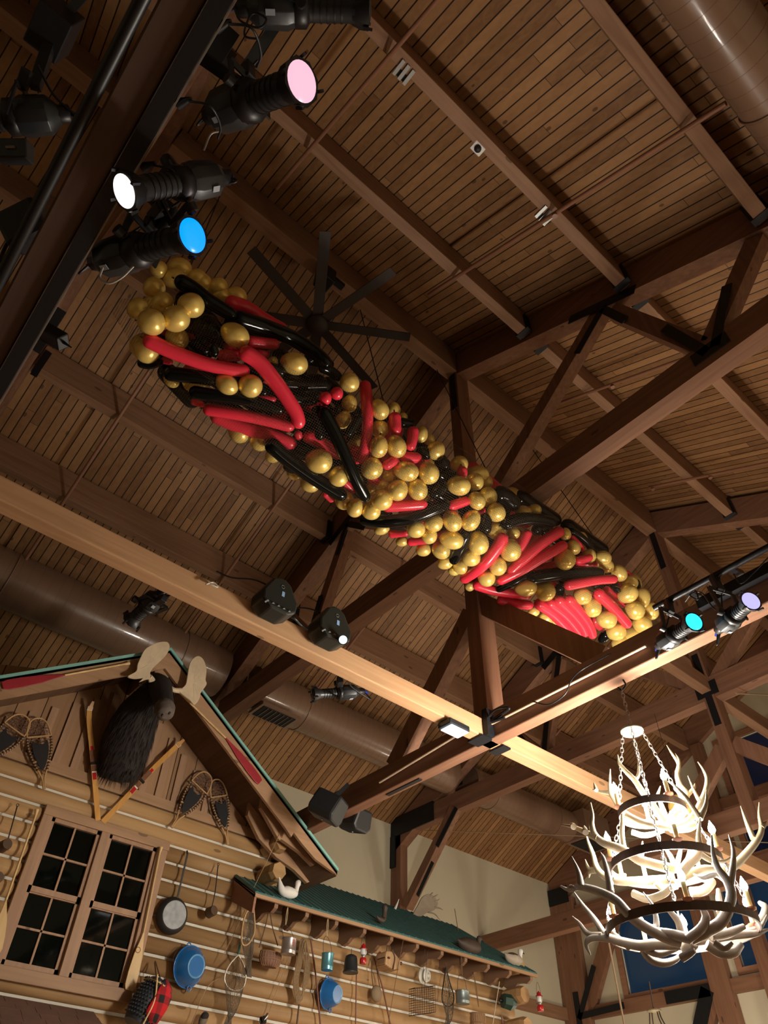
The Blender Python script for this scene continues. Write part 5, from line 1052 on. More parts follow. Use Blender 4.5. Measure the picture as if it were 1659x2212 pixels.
# gable roof
RT = .10
for s, ylen in ((1, 3.98), (-1, 6.0)):
    ye = AY+s*ylen; ze = AZ-GS*ylen
    obj('gable_roof', MB().prism([(AY, AZ), (ye, ze), (ye, ze+RT), (AY, AZ+RT)], 'x', -17.4, GX+.02), GREEN, cab)
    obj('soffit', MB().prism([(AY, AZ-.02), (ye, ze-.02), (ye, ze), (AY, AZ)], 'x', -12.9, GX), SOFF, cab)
    obj('roof_edge', MB().prism([(AY, AZ+RT), (ye, ze+RT), (ye, ze+RT-.05), (AY, AZ+RT-.05)], 'x', GX+.02, GX+.05), TEAL, cab)
    # bargeboard with a scrolled foot
    w = .36
    if s > 0:
        f = lambda d, h: (AY+d, AZ+RT-.05-GS*d-h)
        poly = [f(0, 0), f(3.98, 0), f(3.98, .05), f(3.80, .12), f(3.5, .24), f(3.2, .27), f(3.0, .27), f(2.96, .38), f(2.8, w), f(0, w)]
    else:
        poly = [(AY, AZ+RT-.05), (ye, ze+RT-.05), (ye, ze+RT-.05-w), (AY, AZ+RT-.05-w)]
    obj('bargeboard', MB().prism(poly, 'x', GX-.035, GX+.02), TRIM, cab)
# lookout brackets under the right overhang
for (dx, d0, d1) in ((.30, 2.75, 3.55), (.72, 2.9, 3.35)):
    x = XL+dx; g = lambda d, h: (AY+d, AZ-.02-GS*d-h)
    obj('lookout', MB().prism([g(2.45, 0), g(d1+.35, 0), g(d1+.3, .06), g(d1, .12), g(d1-.4, .28), g(d0, .34), g(2.45, .22)], 'x', x-.03, x+.05), TRIM, cab)
obj('ridge_lookout', MB().prism([(AY-.13, AZ-.42), (AY+.13, AZ-.42), (AY+.13, AZ-.1), (AY-.13, AZ-.1)], 'x', XL, GX-.05), TRIM, cab)
# green porch roof
TAIL = wood('rafter_tail_wood', (.15, .085, .05), (.26, .15, .09), 'x')
EX, EZ, PY0, PY1 = -10.70, 5.45, 6.38, 13.22; TZ = 6.80
porch = thing('porch_roof', 'green ribbed metal porch roof with scrolled rafter ends along the cabin', 'roof', (EX, 9.6, EZ))
obj('sheet', MB().prism([(EX, EZ), (-13.07, TZ), (-13.07, TZ+.03), (EX, EZ+.03)], 'y', PY0, PY1), GREEN, porch)
sl = Vector((-13.07-EX, 0, TZ-EZ)).normalized(); obj('back_slope', MB().prism([(-13.07, TZ), (-17.5, 6.0), (-17.5, 5.96), (-13.07, TZ-.04)], 'y', PY0, PY1), GREEN, porch)
upn = Vector((-sl.z, 0, sl.x)); upn = -upn if upn.z < 0 else upn
for i in range(44):
    y = PY0+.04+(PY1-PY0-.08)*i/43
    obj('rib', MB().beam(Vector((EX, y, EZ+.033)), Vector((-13.06, y, TZ+.033)), (.02), .014, upn), GREEN, porch)
obj('fascia', MB().box(EX-.03, EX+.012, PY0, PY1, EZ-.055, EZ+.0), TRIM, porch)
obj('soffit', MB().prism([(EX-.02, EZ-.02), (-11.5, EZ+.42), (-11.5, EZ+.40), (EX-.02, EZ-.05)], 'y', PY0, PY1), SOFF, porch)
obj('end_board', MB().prism([(EX, EZ-.01), (XL+.02, EZ+.39), (XL+.02, EZ+.05), (EX-.02, EZ-.28)], 'y', PY0, PY0+.04), wood('end_board', (.22, .10, .06), (.34, .17, .10), 'x'), porch)
for i in range(11):
    y = 6.84+.625*i
    poly = [(EX-.05, EZ-.05), (XL, EZ+.36), (XL, EZ-.12), (XL+.14, EZ-.21), (XL+.28, EZ-.18), (XL+.38, EZ-.12), (XL+.50, EZ-.13), (XL+.62, EZ-.16), (EX-.06, EZ-.11)]
    obj('rafter_tail', MB().prism(poly, 'y', y-.035, y+.035), TAIL, porch)
# shingled lower roof at the bottom left
SH = flat('brown_shingle', (.16, .085, .06), .8, noise=.3, ns=5)
sh = thing('shingle_roof', 'brown shingled lower roof under the cabin window at the bottom left corner', 'roof', (XL+.5, 2, 3.4))
for r in range(8):
    x0 = XL+.02+.17*r; z0 = 3.70-.085*r; y = -2.5-.11*(r % 2)
    while y < 4.55:
        wd = random.uniform(.24, .40); y2 = min(y+wd, 4.62)
        obj('shingle', MB().beam(((x0), (y+y2)/2, z0), (x0+.20, (y+y2)/2, z0-.105+random.uniform(0, .008)), y2-y-.006, .02), SH, sh); y = y2
obj('deck', MB().prism([(XL+.0, 3.66), (XL+1.5, 2.9), (XL+1.5, 2.86), (XL+.0, 3.6)], 'y', -2.6, 4.6), SH, sh)
# ------------------------------------------------------------------ window
GLASS = flat('window_glass', (.003, .004, .003), .05); GLASS.node_tree.nodes['Principled BSDF'].inputs['IOR'].default_value = 1.22
wn = bpy.data.objects.new('window_1', None); COL.objects.link(wn); wn['kind'] = 'structure'; wn.location = place((XL, 4, 4.9))
FX0, FX1 = XL-.02, XL+.075
def wb(nm, y0, y1, z0, z1, xa=FX0, xb=FX1, mat=None): return obj(nm, MB().box(xa, xb, y0, y1, z0, z1), mat or TRIMZ, wn, .006)
wb('head_casing', 2.98, 5.08, 5.95, 6.09, mat=TRIM); wb('sill', 2.98, 5.02, 3.86, 4.02, xb=FX1+.03, mat=TRIM)
wb('side_casing', 2.98, 3.13, 4.02, 5.95); wb('side_casing', 4.88, 5.06, 4.02, 5.95); wb('mullion', 3.92, 4.06, 4.02, 5.95)
obj('glass', MB().box(XL-.03, XL-.02, 3.1, 4.9, 4.0, 5.97), GLASS, wn)
for (a, b) in ((3.13, 3.92), (4.06, 4.88)):
    for (c, d, xo) in ((4.02, 4.97, -.02), (4.93, 5.95, 0)):
        sash = MB(); s_ = .055; xa, xb = XL-.018+xo, XL+.035+xo
        fr = obj('sash', MB().box(xa, xb, a, b, c, c+s_+.02).box(xa, xb, a, b, d-s_, d).box(xa, xb, a, a+s_, c, d).box(xa, xb, b-s_, b, c, d), TRIMZ, wn)
        for o2 in (MB().box(xa+.01, xb-.01, (a+b)/2-.014, (a+b)/2+.014, c+s_, d-s_), MB().box(xa+.01, xb-.01, a+s_, b-s_, (c+d)/2-.014, (c+d)/2+.014)):
            q = obj('muntin', o2, TRIMZ, wn)
# ================================================================== THINGS HUNG ON THE CABIN
def yz(p, x): return Vector((x, p[0], p[1]))
def plate(nm, pts, x0, x1, mat, parent, bevel=0.0): return obj(nm, MB().prism(pts, 'x', x0, x1), mat, parent, bevel)
def smooth2(pts, n=5, closed=True):
    P = [Vector((0, p[0], p[1])) for p in pts]
    if closed: Q = spline([P[-1]]+P+[P[0], P[1]], n); Q = Q[n:-n-1]; return [(q.y, q.z) for q in Q]
    return [(q.y, q.z) for q in spline(P, n)]
# paddles
PADW = wood('paddle_wood', (.50, .32, .13), (.78, .56, .28), 'z', rough=.4, knots=False); PRED = flat('paddle_red', (.30, .02, .03), .45, noise=.15, ns=8)
def paddle(label, a, b, c, x, wblade, blade, blade_at_b=True, tip=None):
    """shaft from a to b, blade from b to c on plane x"""
    t = thing('canoe_paddle', label, 'paddle', (x, b[0], b[1])); A, B, C = yz(a, x), yz(b, x), yz(c, x)
    obj('shaft', MB().tube([A, B], .016, 10), PADW, t)
    d = (C-B).normalized(); n = d.cross(Vector((1, 0, 0))); L = (C-B).length; pts = []
    for s, ww in ((0, .12), (.15, .35), (.4, .8), (.7, 1), (.92, .98), (1, .7)): pts.append(B+d*L*s+n*wblade*ww/2)
    for s, ww in ((1, .7), (.92, .98), (.7, 1), (.4, .8), (.15, .35), (0, .12)): pts.append(B+d*L*s-n*wblade*ww/2)
    plate('blade', [(p.y, p.z) for p in pts], x-.008, x+.012, blade, t, .004)
    obj('grip', MB().tube([A-d*.0, A-d*.08], [.018, .032], 10), PADW, t)
paddle('canoe paddle with a dark red blade on the left slope of the gable board', (3.121,8.15), (2.291,7.571), (1.535,7.06), GX+.045, .155, PRED)
paddle('canoe paddle with a dark red blade on the right slope of the gable board', (4.207,8.029), (5.188,7.585), (5.99,7.053), GX+.045, .16, PRED)
paddle('pale wooden paddle standing against the right side of the window', (4.912,5.873), (4.959,4.736), (4.944,4.003), XL+.12, .17, PADW)
obj('burn_mark', MB().ring((XL+.134, (4.931,4.501)[0], (4.931,4.501)[1]), (1, 0, 0), .036, .004, 24, 6), flat('burnt', (.12, .05, .02), .7), bpy.data.objects['canoe_paddle.002'])
paddle('pale wooden paddle at the left edge beside the window', (2.868,5.874), (2.895,4.73), (3.001,4.115), XL+.12, .16, PADW)
# skis
SKI = wood('ski_wood', (.50, .24, .06), (.72, .40, .13), 'z', rough=.3, knots=False)
def ski(label, pts, x):
    P = [yz(p, x) for p in pts]; t = thing('ski', label, 'ski', P[0], 'old wooden skis crossed under the moose')
    def band(nm, s0, s1, w, mat, dx0=0.0, dx1=.012, curve=False):
        Q = spline(P, 8); acc = [0.0]
        for i in range(1, len(Q)): acc.append(acc[-1]+(Q[i]-Q[i-1]).length)
        T = acc[-1]
        def at(s):
            d = s*T; k = 0
            while k < len(Q)-2 and acc[k+1] < d: k += 1
            return Q[k].lerp(Q[k+1], (d-acc[k])/(acc[k+1]-acc[k])), (Q[k+1]-Q[k]).normalized()
        m = MB(); n = 14; L_, R_ = [], []
        for i in range(n+1):
            s = s0+(s1-s0)*i/n; c, d = at(s); nn = d.cross(Vector((1, 0, 0))).normalized(); ww = w*(1 if s > .06 else .45+.55*s/.06) if nm == 'runner' else w
            c = c+Vector((.10*max(0, 1-s/.12)**2, 0, 0)); L_.append(c+nn*ww/2); R_.append(c-nn*ww/2)
        vs = []
        for dx in (dx0, dx1): vs += [v+Vector((dx, 0, 0)) for v in L_]+[v+Vector((dx, 0, 0)) for v in R_]
        k = n+1; fs = []
        for i in range(n): fs += [(i, i+1, k+i+1, k+i), (2*k+i, 2*k+i+1, 3*k+i+1, 3*k+i), (i, i+1, 2*k+i+1, 2*k+i), (k+i, k+i+1, 3*k+i+1, 3*k+i)]
        fs += [(0, k, 3*k, 2*k), (n, k+n, 3*k+n, 2*k+n)]; m.add(vs, fs); return obj(nm, m, mat, t)
    band('runner', 0, 1, .085, SKI)
    w1 = flat('ski_white', (.75, .72, .66), .4); r1 = flat('ski_red', (.45, .01, .02), .35); b1 = flat('ski_boot_brown', (.17, .07, .035), .5)
    band('tip_band', .04, .07, .086, w1, .012, .014)
    band('red_mark', .385, .42, .05, r1, .012, .014); band('footplate', .42, .52, .072, b1, .012, .02); band('binding', .525, .545, .10, BLACK, .012, .04)
    band('footplate', .55, .60, .072, b1, .012, .02); band('white_mark', .60, .612, .07, w1, .012, .0145); band('red_mark', .612, .67, .06, r1, .012, .014)
ski('old wooden ski standing upright left of the moose head', [(3.084,7.833), (3.133,7.592), (3.422,6.955), (3.803,6.079)], XL+.07)
ski('old wooden ski leaning diagonally below the moose head', [(4.836,7.776), (4.45,7.126), (4.176,6.614), (3.883,6.073)], XL+.07)
# snowshoes
SS = flat('snowshoe_wood', (.45, .27, .12), .5, noise=.2, ns=9); LAC = flat('rawhide_lacing', (.11, .05, .03), .7); HIDE = flat('black_binding', (.015, .015, .017), .4)
def snowshoe(label, top, bot, wid, group):
    x = XL+.09; A, B = yz(top, x), yz(bot, x); d = (B-A); L = d.length; d.normalize(); n = d.cross(Vector((1, 0, 0)))
    t = thing('snowshoe', label, 'snowshoe', A, group)
    prof = [(0, 0), (.02, .45), (.10, .82), (.25, 1), (.42, .97), (.58, .74), (.72, .42), (.82, .17), (.88, .08), (1.0, .06)]
    side = lambda s: [A+d*L*q+n*s*wid/2*ww for q, ww in prof]
    Pl = spline(side(1)[::-1]+side(-1)[1:], 6); obj('frame', MB().tube(Pl, .014, 8), SS, t)
    def wat(q):
        for (a, wa), (b, wb_) in zip(prof[:-1], prof[1:]):
            if a <= q <= b: return wid/2*(wa+(wb_-wa)*(q-a)/(b-a))
        return 0
    for q in (.27, .62): obj('crossbar', MB().beam(A+d*L*q+n*wat(q), A+d*L*q-n*wat(q), .028, .02, d), SS, t)
    lm = MB()
    for i in range(15):                       # diagonal lacing in the toe, middle and tail
        for s in (-1, 1):
            q0 = .03+.054*i; q1 = q0+.14
            if q1 < .86: lm.tube([A+d*L*q0+n*s*wat(q0)*.97, A+d*L*q1-n*s*wat(q1)*.97], .0042, 4)
    for i in range(6): q = .05+.036*i; lm.tube([A+d*L*q+n*wat(q)*.97, A+d*L*q-n*wat(q)*.97], .0038, 4)
    for i in range(7):
        o_ = (i-3)/3.6; lm.tube([A+d*L*.04+n*wid/2*.5*o_, A+d*L*.26+n*wid/2*.9*o_], .0038, 4)
    obj('lacing', lm, LAC, t)
    wr = MB()
    for i in range(12):
        q = .29+.04*i
        for s in (-1, 1): c = A+d*L*q+n*s*wat(q); wr.lathe([(.021, -.012), (.021, .012)], c, d, 8)
    obj('wrapping', wr, flat('wrap_dark', (.06, .035, .02), .7), t)
    f = lambda q, w_: (lambda p: (p.y, p.z))(A+d*L*q+n*w_*wid/2)
    plate('binding', smooth2([f(.33, .62), f(.38, .3), f(.38, -.3), f(.33, -.62), f(.48, -.66), f(.66, -.34), f(.74, 0), f(.66, .34), f(.48, .66)], 3), x+.004, x+.02, HIDE, t)
snowshoe('wood-framed snowshoe cut by the left edge, tilting right', (2.191,7.241), (1.898,6.287), .36, 'wooden snowshoes on the gable')
snowshoe('wood-framed snowshoe hanging upright, left of the tall ski', (2.365,7.276), (2.857,6.277), .36, 'wooden snowshoes on the gable')
snowshoe('wood-framed snowshoe tilting right, in the pair right of the moose', (5.484,7.384), (5.024,6.306), .36, 'wooden snowshoes on the gable')
snowshoe('wood-framed snowshoe hanging upright, rightmost on the gable', (5.649,7.334), (6.118,6.319), .33, 'wooden snowshoes on the gable')
# ------------------------------------------------------------------ moose head
FUR = flat('moose_fur', (.016, .011, .009), .85, noise=.5, ns=20); FURG = flat('moose_muzzle', (.11, .085, .07), .85, noise=.4, ns=30)
MA = flat('moose_antler', (.60, .48, .32), .6, noise=.25, ns=9)
mo = thing('moose_head', 'mounted dark brown moose head and shoulders with pale palmate antlers on the gable', 'mounted moose head', (-11.3,4.038,7.465))
def blob(P, R, sq=1.0, seg=20):
    Q = spline(P, 5); rr = lerpl(R, len(Q)); rr = [rr[0]*.3]+rr[1:-1]+[rr[-1]*.5]
    return MB().tube(Q, rr, seg)
neckP = [Vector((-11.42,3.884,6.738)), Vector((-11.32,3.868,6.998)), Vector((-11.18,3.811,7.335)), Vector((-10.95,3.776,7.654)), Vector((-10.7,3.794,7.885)), Vector((-10.5,3.82,8.001))]
neckR = [.26, .37, .41, .36, .27, .21]
obj('neck', blob(neckP, neckR), FUR, mo)
headP = [Vector((-10.62,3.755,8.21)), Vector((-10.42,3.809,8.013)), Vector((-10.22,3.826,7.746)), Vector((-10.08,3.846,7.523)), Vector((-9.98,3.866,7.34))]
obj('head', blob(headP, [.15, .20, .165, .155, .13]), FUR, mo)
obj('muzzle', blob([Vector((-10.12,3.835,7.578)), Vector((-10.03,3.848,7.444)), Vector((-9.95,3.861,7.3))], [.14, .165, .12]), FURG, mo)
multi('nostril', [MB().ell((-9.9,3.781,7.256), (Vector((.02, 0, 0)), Vector((0, .02, 0)), Vector((0, 0, .03))), 8, 6), MB().ell((-9.9,3.888,7.339), (Vector((.02, 0, 0)), Vector((0, .02, 0)), Vector((0, 0, .03))), 8, 6)], BLACK, mo)
multi('ear', [MB().tube(spline([(-10.55,3.664,8.065), (-10.5,3.582,7.962), (-10.45,3.463,7.933)], 5), lerpl([.05, .065, .04, .008], 11), 10), MB().tube(spline([(-10.45,3.94,8.137), (-10.4,4.017,8.075), (-10.4,4.087,7.979)], 5), lerpl([.045, .055, .035, .008], 11), 10)], FUR, mo)
multi('eye', [MB().ell((-10.26,3.733,7.855), (Vector((.02, 0, 0)), Vector((0, .02, 0)), Vector((0, 0, .02))), 8, 6)], flat('eye_black', (.005, .005, .005), .1), mo)
fur = MB(); rnd = random.Random(5); Q = spline(neckP, 5); rr = lerpl(neckR, len(Q))
for i in range(1500):
    k = rnd.randrange(0, len(Q)-1); c = Q[k].lerp(Q[k+1], rnd.random()); tdir = (Q[k+1]-Q[k]).normalized(); a = tdir.orthogonal().normalized(); b = tdir.cross(a); th = rnd.uniform(0, 2*PI)
    nn = a*math.cos(th)+b*math.sin(th); p = c+nn*rr[k]*.97
    if p.x < XL+.02: continue
    L_ = rnd.uniform(.10, .22); q = p+(nn*.28-tdir*.8+Vector((0, 0, -.45))).normalized()*L_; s_ = nn.cross(tdir).normalized()*.007
    fur.add([p+s_, p-s_, q, p+nn*.006], [(0, 1, 2), (1, 3, 2), (3, 0, 2)])
o = obj('fur', fur, FUR, mo); o['kind'] = 'stuff'
def palm(nm, pts, x, base, th=.035):
    obj(nm, MB().prism(smooth2(pts, 4), 'x', x-th/2, x+th/2), MA, mo, .012)
    cy = sum(p[0] for p in pts)/len(pts); cz = sum(p[1] for p in pts)/len(pts)
    multi('rib', [MB().tube([(x+th*.4, cy+(a[0]-cy)*.1, cz+(a[1]-cz)*.1), (x+th*.45, cy+(a[0]-cy)*.8, cz+(a[1]-cz)*.8)], [.008, .003], 5) for a in pts[6:14]], MA, mo)
    obj('antler_stem', MB().tube(spline(base, 5), lerpl([.045, .04, .05], len(spline(base, 5))), 10), MA, mo)
palm('antler', [(3.568,7.943), (3.524,7.977), (3.404,7.873), (3.437,7.957), (3.315,7.895), (3.194,7.886), (3.299,8.029), (3.286,8.157), (3.302,8.329), (3.329,8.471), (3.414,8.597), (3.509,8.699), (3.656,8.78), (3.728,8.717), (3.717,8.559), (3.636,8.371), (3.549,8.185), (3.539,8.073), (3.65,8.014)], -10.29, [(-10.3,3.718,7.955), (-10.35,3.664,8.026), (-10.3,3.541,8.038)])
palm('antler', [(3.983,7.996), (4.112,8.042), (4.182,8.153), (4.176,8.316), (4.16,8.563), (4.216,8.713), (4.294,8.778), (4.398,8.738), (4.49,8.587), (4.518,8.39), (4.555,8.312), (4.489,8.119), (4.484,7.991), (4.425,7.86), (4.324,7.908), (4.227,7.939), (4.093,7.98)], -10.28, [(-10.35,3.875,8.045), (-10.3,4.011,7.99), (-10.3,4.15,8.031)])
# ------------------------------------------------------------------ pots, baskets, nets and lanterns
XH = XL+.10
ENB = flat('blue_enamel', (.015, .13, .38), .25, coat=.6); ENB2 = flat('blue_enamel_pale', (.10, .30, .52), .3, coat=.4); ENA = flat('aqua_tin', (.16, .42, .50), .28, .7)
CAST = flat('cast_iron', (.018, .017, .016), .6); ASH = flat('pan_grey', (.30, .32, .33), .6, noise=.45, ns=16); TIN = flat('tin_pail', (.42, .38, .36), .32, .75, noise=.2, ns=9)
WICK = flat('wicker', (.22, .12, .055), .7, noise=.4, ns=40); REDL = flat('lantern_red', (.42, .012, .015), .25, coat=.5); CLEAR = flat('lantern_glass', (.62, .64, .62), .15); WIRE = flat('wire_dark', (.05, .035, .03), .5, .4)
CORD = flat('cord_brown', (.16, .09, .045), .8); ROPE = flat('rope_tan', (.21, .135, .065), .8, noise=.6, ns=70)
def strand(label, pts, r=.006, mat=None, nm='cord_strand', cat='cord'): return one(nm, MB().tube(spline(pts, 6), r, 6), mat or CORD, label, cat)
# frying pan, hung by its long handle
t = thing('frying_pan', 'round cast iron frying pan with a grey scorched base and long handle', 'frying pan', (-11.2,5.321,5.025))
c = Vector((-11.3,5.362,5.048)); axp = Vector((1, .0, -.06))
obj('bowl', MB().lathe([(.262, -.09), (.262, -.08), (.215, .0), (.20, .006)], c, axp, 40), CAST, t); obj('base', MB().lathe([(.195, .007), (.10, .009), (.002, .009)], c, axp, 40), ASH, t)
obj('handle', MB().beam(c+Vector((-.05, .01, .20)), (-11.33,5.378,5.958), .028, .012, (1, 0, 0)), CAST, t); obj('wall_hook', MB().beam((-11.36,5.395,5.956), (-11.42,5.4,6.039), .02, .02, (1, 0, 0)), CAST, t)
def ladle(label, top, mid, r=.075, h=.12):
    top, mid = Vector(top), Vector(mid); t = thing('long_handled_pot', label, 'pot', mid)
    obj('cup', MB().lathe([(r*.92, 0), (r, .02), (r*1.02, h), (r*1.08, h+.01), (r*.6, h+.005)], mid+Vector((.1, 0, -.03)), (-.75, -.15, -.1), 24), flat('pot_brown', (.10, .06, .035), .5, .3), t)
    obj('handle', MB().tube(spline([mid+Vector((-.02, .01, .06)), mid.lerp(top, .4)+Vector((.03, 0, 0)), top], 6), .009, 8), CAST, t); obj('eye', MB().ring(top+Vector((0, 0, .02)), (1, 0, 0), .018, .005, 16, 6), CAST, t)
ladle('small brown pot on a long black handle, hanging right of the frying pan', (-11.34,5.973,5.927), (-11.26,5.956,5.236))
ladle('small brown pot on a long black handle, hanging left of the window', (-11.34,2.568,5.91), (-11.26,2.595,5.371))
ladle('dark pot just showing at the left edge, beside the paddle', (-11.34,2.527,5.325), (-11.26,2.647,4.951))
def basin(label, p, r, depth, tilt, rim):
    p = Vector(p); t = thing('enamel_basin', label, 'basin', p); ax_ = Vector(tilt)
    obj('bowl', MB().lathe([(r*1.04, -depth), (r, -depth+.006), (r*.93, -depth*.75), (r*.78, -depth*.25), (r*.62, -.008), (r*.6, 0)], p, ax_, 44), ENB, t)
    obj('base', MB().lathe([(r*.60, -.002), (r*.57, .012), (r*.52, .004), (r*.50, -.002), (.002, -.004)], p, ax_, 44), ENB2, t)
    axn = ax_.normalized(); obj('rim', MB().ring(p-axn*depth, axn, r*1.04, .008, 44, 6), rim, t)
    u = Vector((0, .25, -1)).normalized(); e = p-axn*depth
    for s in (-1, 1): obj('lug', MB().ring(e+u*s*r*1.06, axn, .035, .009, 16, 6), rim, t)
    obj('bail', MB().tube(spline([e+u*r*1.06, e+u*r*.75+Vector((0, -r*.85, 0)), e+Vector((0, -r*1.08, 0)), e-u*r*.8+Vector((0, -r*.7, 0)), e-u*r*1.06], 6), .005, 6), WIRE, t)
basin('large bright blue enamel basin hung bottom outward, right of the plaid basket', (-11.16,5.819,4.416), .262, .18, (1, .16, -.10), ENB)
basin('smaller dark blue enamel basin hung bottom outward below the aqua pail', (-11.16,8.505,4.465), .215, .19, (1, .28, -.14), ENB)
def pail(label, c, r, h, mat, bail=None, lip=True, ax_=(0, 0, 1)):
    c = Vector(c); t = thing('pail', label, 'pail', c)
    obj('body', MB().lathe([(r*.97, 0), (r, .01), (r, h*.2), (r*1.015, h*.22), (r, h*.24), (r, h-.01), (r*1.04, h), (r*.95, h), (r*.93, .02), (.002, .015)], c, ax_, 36), mat, t)
    if lip: obj('rim', MB().ring(c+Vector(ax_).normalized()*h, ax_, r*1.03, .006, 36, 6), mat, t)
    if bail: b = Vector(bail); e = c+Vector((0, 0, h)); obj('bail', MB().tube(spline([e+Vector((0, -r, -.02)), e+(b-e)*.7+Vector((0, -r*.7, 0)), b, e+(b-e)*.7+Vector((0, r*.7, 0)), e+Vector((0, r, -.02))], 6), .004, 6), WIRE, t)
    return t
XE = -10.86
p1 = Vector((-10.86,7.235,4.768)); t = pail('tin pail with worn red letters, hanging from the porch rafter', p1, .118, .22, TIN, (-10.86,7.121,5.17))
def letter(ch_, p, sz, mat, parent, n):
    cu = bpy.data.curves.new('letter', 'FONT'); cu.body = ch_; cu.size = sz*CAM_SCALE[0]; cu.extrude = .0015; cu.align_x = 'CENTER'; cu.align_y = 'CENTER'
    o = bpy.data.objects.new('letter', cu); COL.objects.link(o); dg = bpy.context.evaluated_depsgraph_get(); me = bpy.data.meshes.new_from_object(o.evaluated_get(dg)); bpy.data.objects.remove(o)
    me.materials.clear(); me.materials.append(mat); o = bpy.data.objects.new('letter', me); COL.objects.link(o); o.parent = parent; o.location = place(p)-parent.location; n = Vector(n).normalized(); z = Vector((0, 0, 1)); xx = z.cross(n).normalized()
    m = Matrix((( xx.x, z.x, n.x), (xx.y, z.y, n.y), (xx.z, z.z, n.z))); o.rotation_euler = m.to_euler(); return o
nrm = Vector((.93, -.15, 0)).normalized(); LR = flat('letter_red', (.45, .06, .04), .6)
for k, (chx, dz) in enumerate((('0', .165), ('V', .115))): letter(chx, p1+nrm*.121+Vector((.0, .02, dz)), .085, LR, t, nrm)
pail('aqua blue tin pail hanging right of the coiled rope', (-10.86,8.028,4.683), .098, .235, ENA, (-10.86,7.969,5.171))
t = thing('dark_bucket', 'dark grey tapered pot hanging left of the red lantern', 'pot', (-10.9,8.563,4.752)); c = Vector((-10.9,8.554,4.737))
obj('body', MB().lathe([(.128, 0), (.132, .02), (.120, .03), (.108, .20), (.095, .245), (.05, .27), (.02, .275)], c, (0, 0, 1), 32), flat('pot_dark', (.035, .037, .038), .45, .4), t); obj('hanger', MB().tube([c+Vector((0, 0, .27)), c+Vector((0, 0, .36))], .005, 6), WIRE, t)
pail('grey galvanised pail hanging near the right end of the porch', (-10.9,11.224,4.687), .128, .20, flat('galv_pail', (.20, .24, .24), .4, .6), (-10.9,11.213,5.154))
def lantern(label, p, h=.30):
    p = Vector(p); t = thing('camp_lantern', label, 'lantern', p); r = h*.18
    obj('fount', MB().lathe([(r*.9, 0), (r*1.05, .01), (r*1.05, h*.22), (r*.85, h*.30), (r*.4, h*.33)], p, (0, 0, 1), 24), REDL, t)
    obj('burner', MB().lathe([(r*.45, h*.33), (r*.5, h*.42), (r*.75, h*.44)], p, (0, 0, 1), 16), STEEL, t)
    obj('globe', MB().lathe([(r*.72, h*.44), (r*.95, h*.52), (r*.95, h*.62), (r*.72, h*.72)], p, (0, 0, 1), 20), CLEAR, t)
    obj('hood', MB().lathe([(r*1.2, h*.72), (r*1.15, h*.75), (r*.7, h*.82), (r*.65, h*.90), (r*.3, h*.96), (r*.08, h)], p, (0, 0, 1), 24), REDL, t)
    multi('guard_rod', [MB().tube([p+Vector((math.cos(a)*r*1.0, math.sin(a)*r*1.0, h*.44)), p+Vector((math.cos(a)*r*1.0, math.sin(a)*r*1.0, h*.73))], .004, 5) for a in (0, PI/2, PI, 3*PI/2)], STEEL, t)
    obj('bail', MB().tube(spline([p+Vector((0, -r, h*.72)), p+Vector((0, -r*.9, h*1.1)), p+Vector((0, 0, h*1.45)), p+Vector((0, r*.9, h*1.1)), p+Vector((0, r, h*.72))], 6), .003, 6), WIRE, t)
lantern('red camp lantern hanging between the dark pot and the splint basket', (-10.72,8.672,4.856), .31)
lantern('red camp lantern hanging off the far right corner of the porch roof', (-10.68,13.169,4.817), .34)
# creels and baskets
def basket(label, c, w, h, d, mat, nm='wicker_basket', cat='basket', lid=True):
    c = Vector(c); t = thing(nm, label, cat, c); n = 22; body = MB()
    prof = [(.60, 0), (.82, .08), (.96, .4), (1.0, .75), (.92, 1.0)]
    vs = []
    for (k, z) in prof:
        for i in range(n): a = 2*PI*i/n; vs.append(c+Vector((math.cos(a)*d/2*k, math.sin(a)*w/2*k, z*h)))
    body.add(vs, [(j*n+i, j*n+(i+1) % n, (j+1)*n+(i+1) % n, (j+1)*n+i) for j in range(len(prof)-1) for i in range(n)], True); body.add(vs[:n], [tuple(range(n))]); body.add(vs[-n:], [tuple(range(n))])
    obj('body', body, mat, t); rb = MB()
    for i in range(n):
        a = 2*PI*i/n; rb.tube([c+Vector((math.cos(a)*d/2*k*1.02, math.sin(a)*w/2*k*1.02, z*h)) for k, z in prof], .0045, 5)
    obj('stakes', rb, flat('wicker_light', (.34, .20, .10), .7), t)
    hp = MB()
    for z, k in ((.99, .95), (.5, 1.0)): hp.tube([c+Vector((math.cos(2*PI*i/24)*d/2*k, math.sin(2*PI*i/24)*w/2*k, z*h)) for i in range(25)], .010, 6)
    multi('hoop', [hp], WICK, t)
    return t
basket('open wicker creel at the bottom edge, below the grey pail', (-11.1,11.811,4.344), .34, .30, .24, WICK)
t = basket('dark woven picnic basket hanging left of the tin pail', (-11.15,7.1,4.619), .40, .20, .22, flat('wicker_red', (.15, .065, .04), .65, noise=.5, ns=45))
obj('strap', MB().tube(spline([(-11.1,6.833,4.835), (-11.05,6.869,5.158), (-11,6.872,5.374), (-11.05,6.995,5.169), (-11.1,7.179,4.925)], 6), .009, 6), flat('leather', (.09, .045, .02), .6), t)
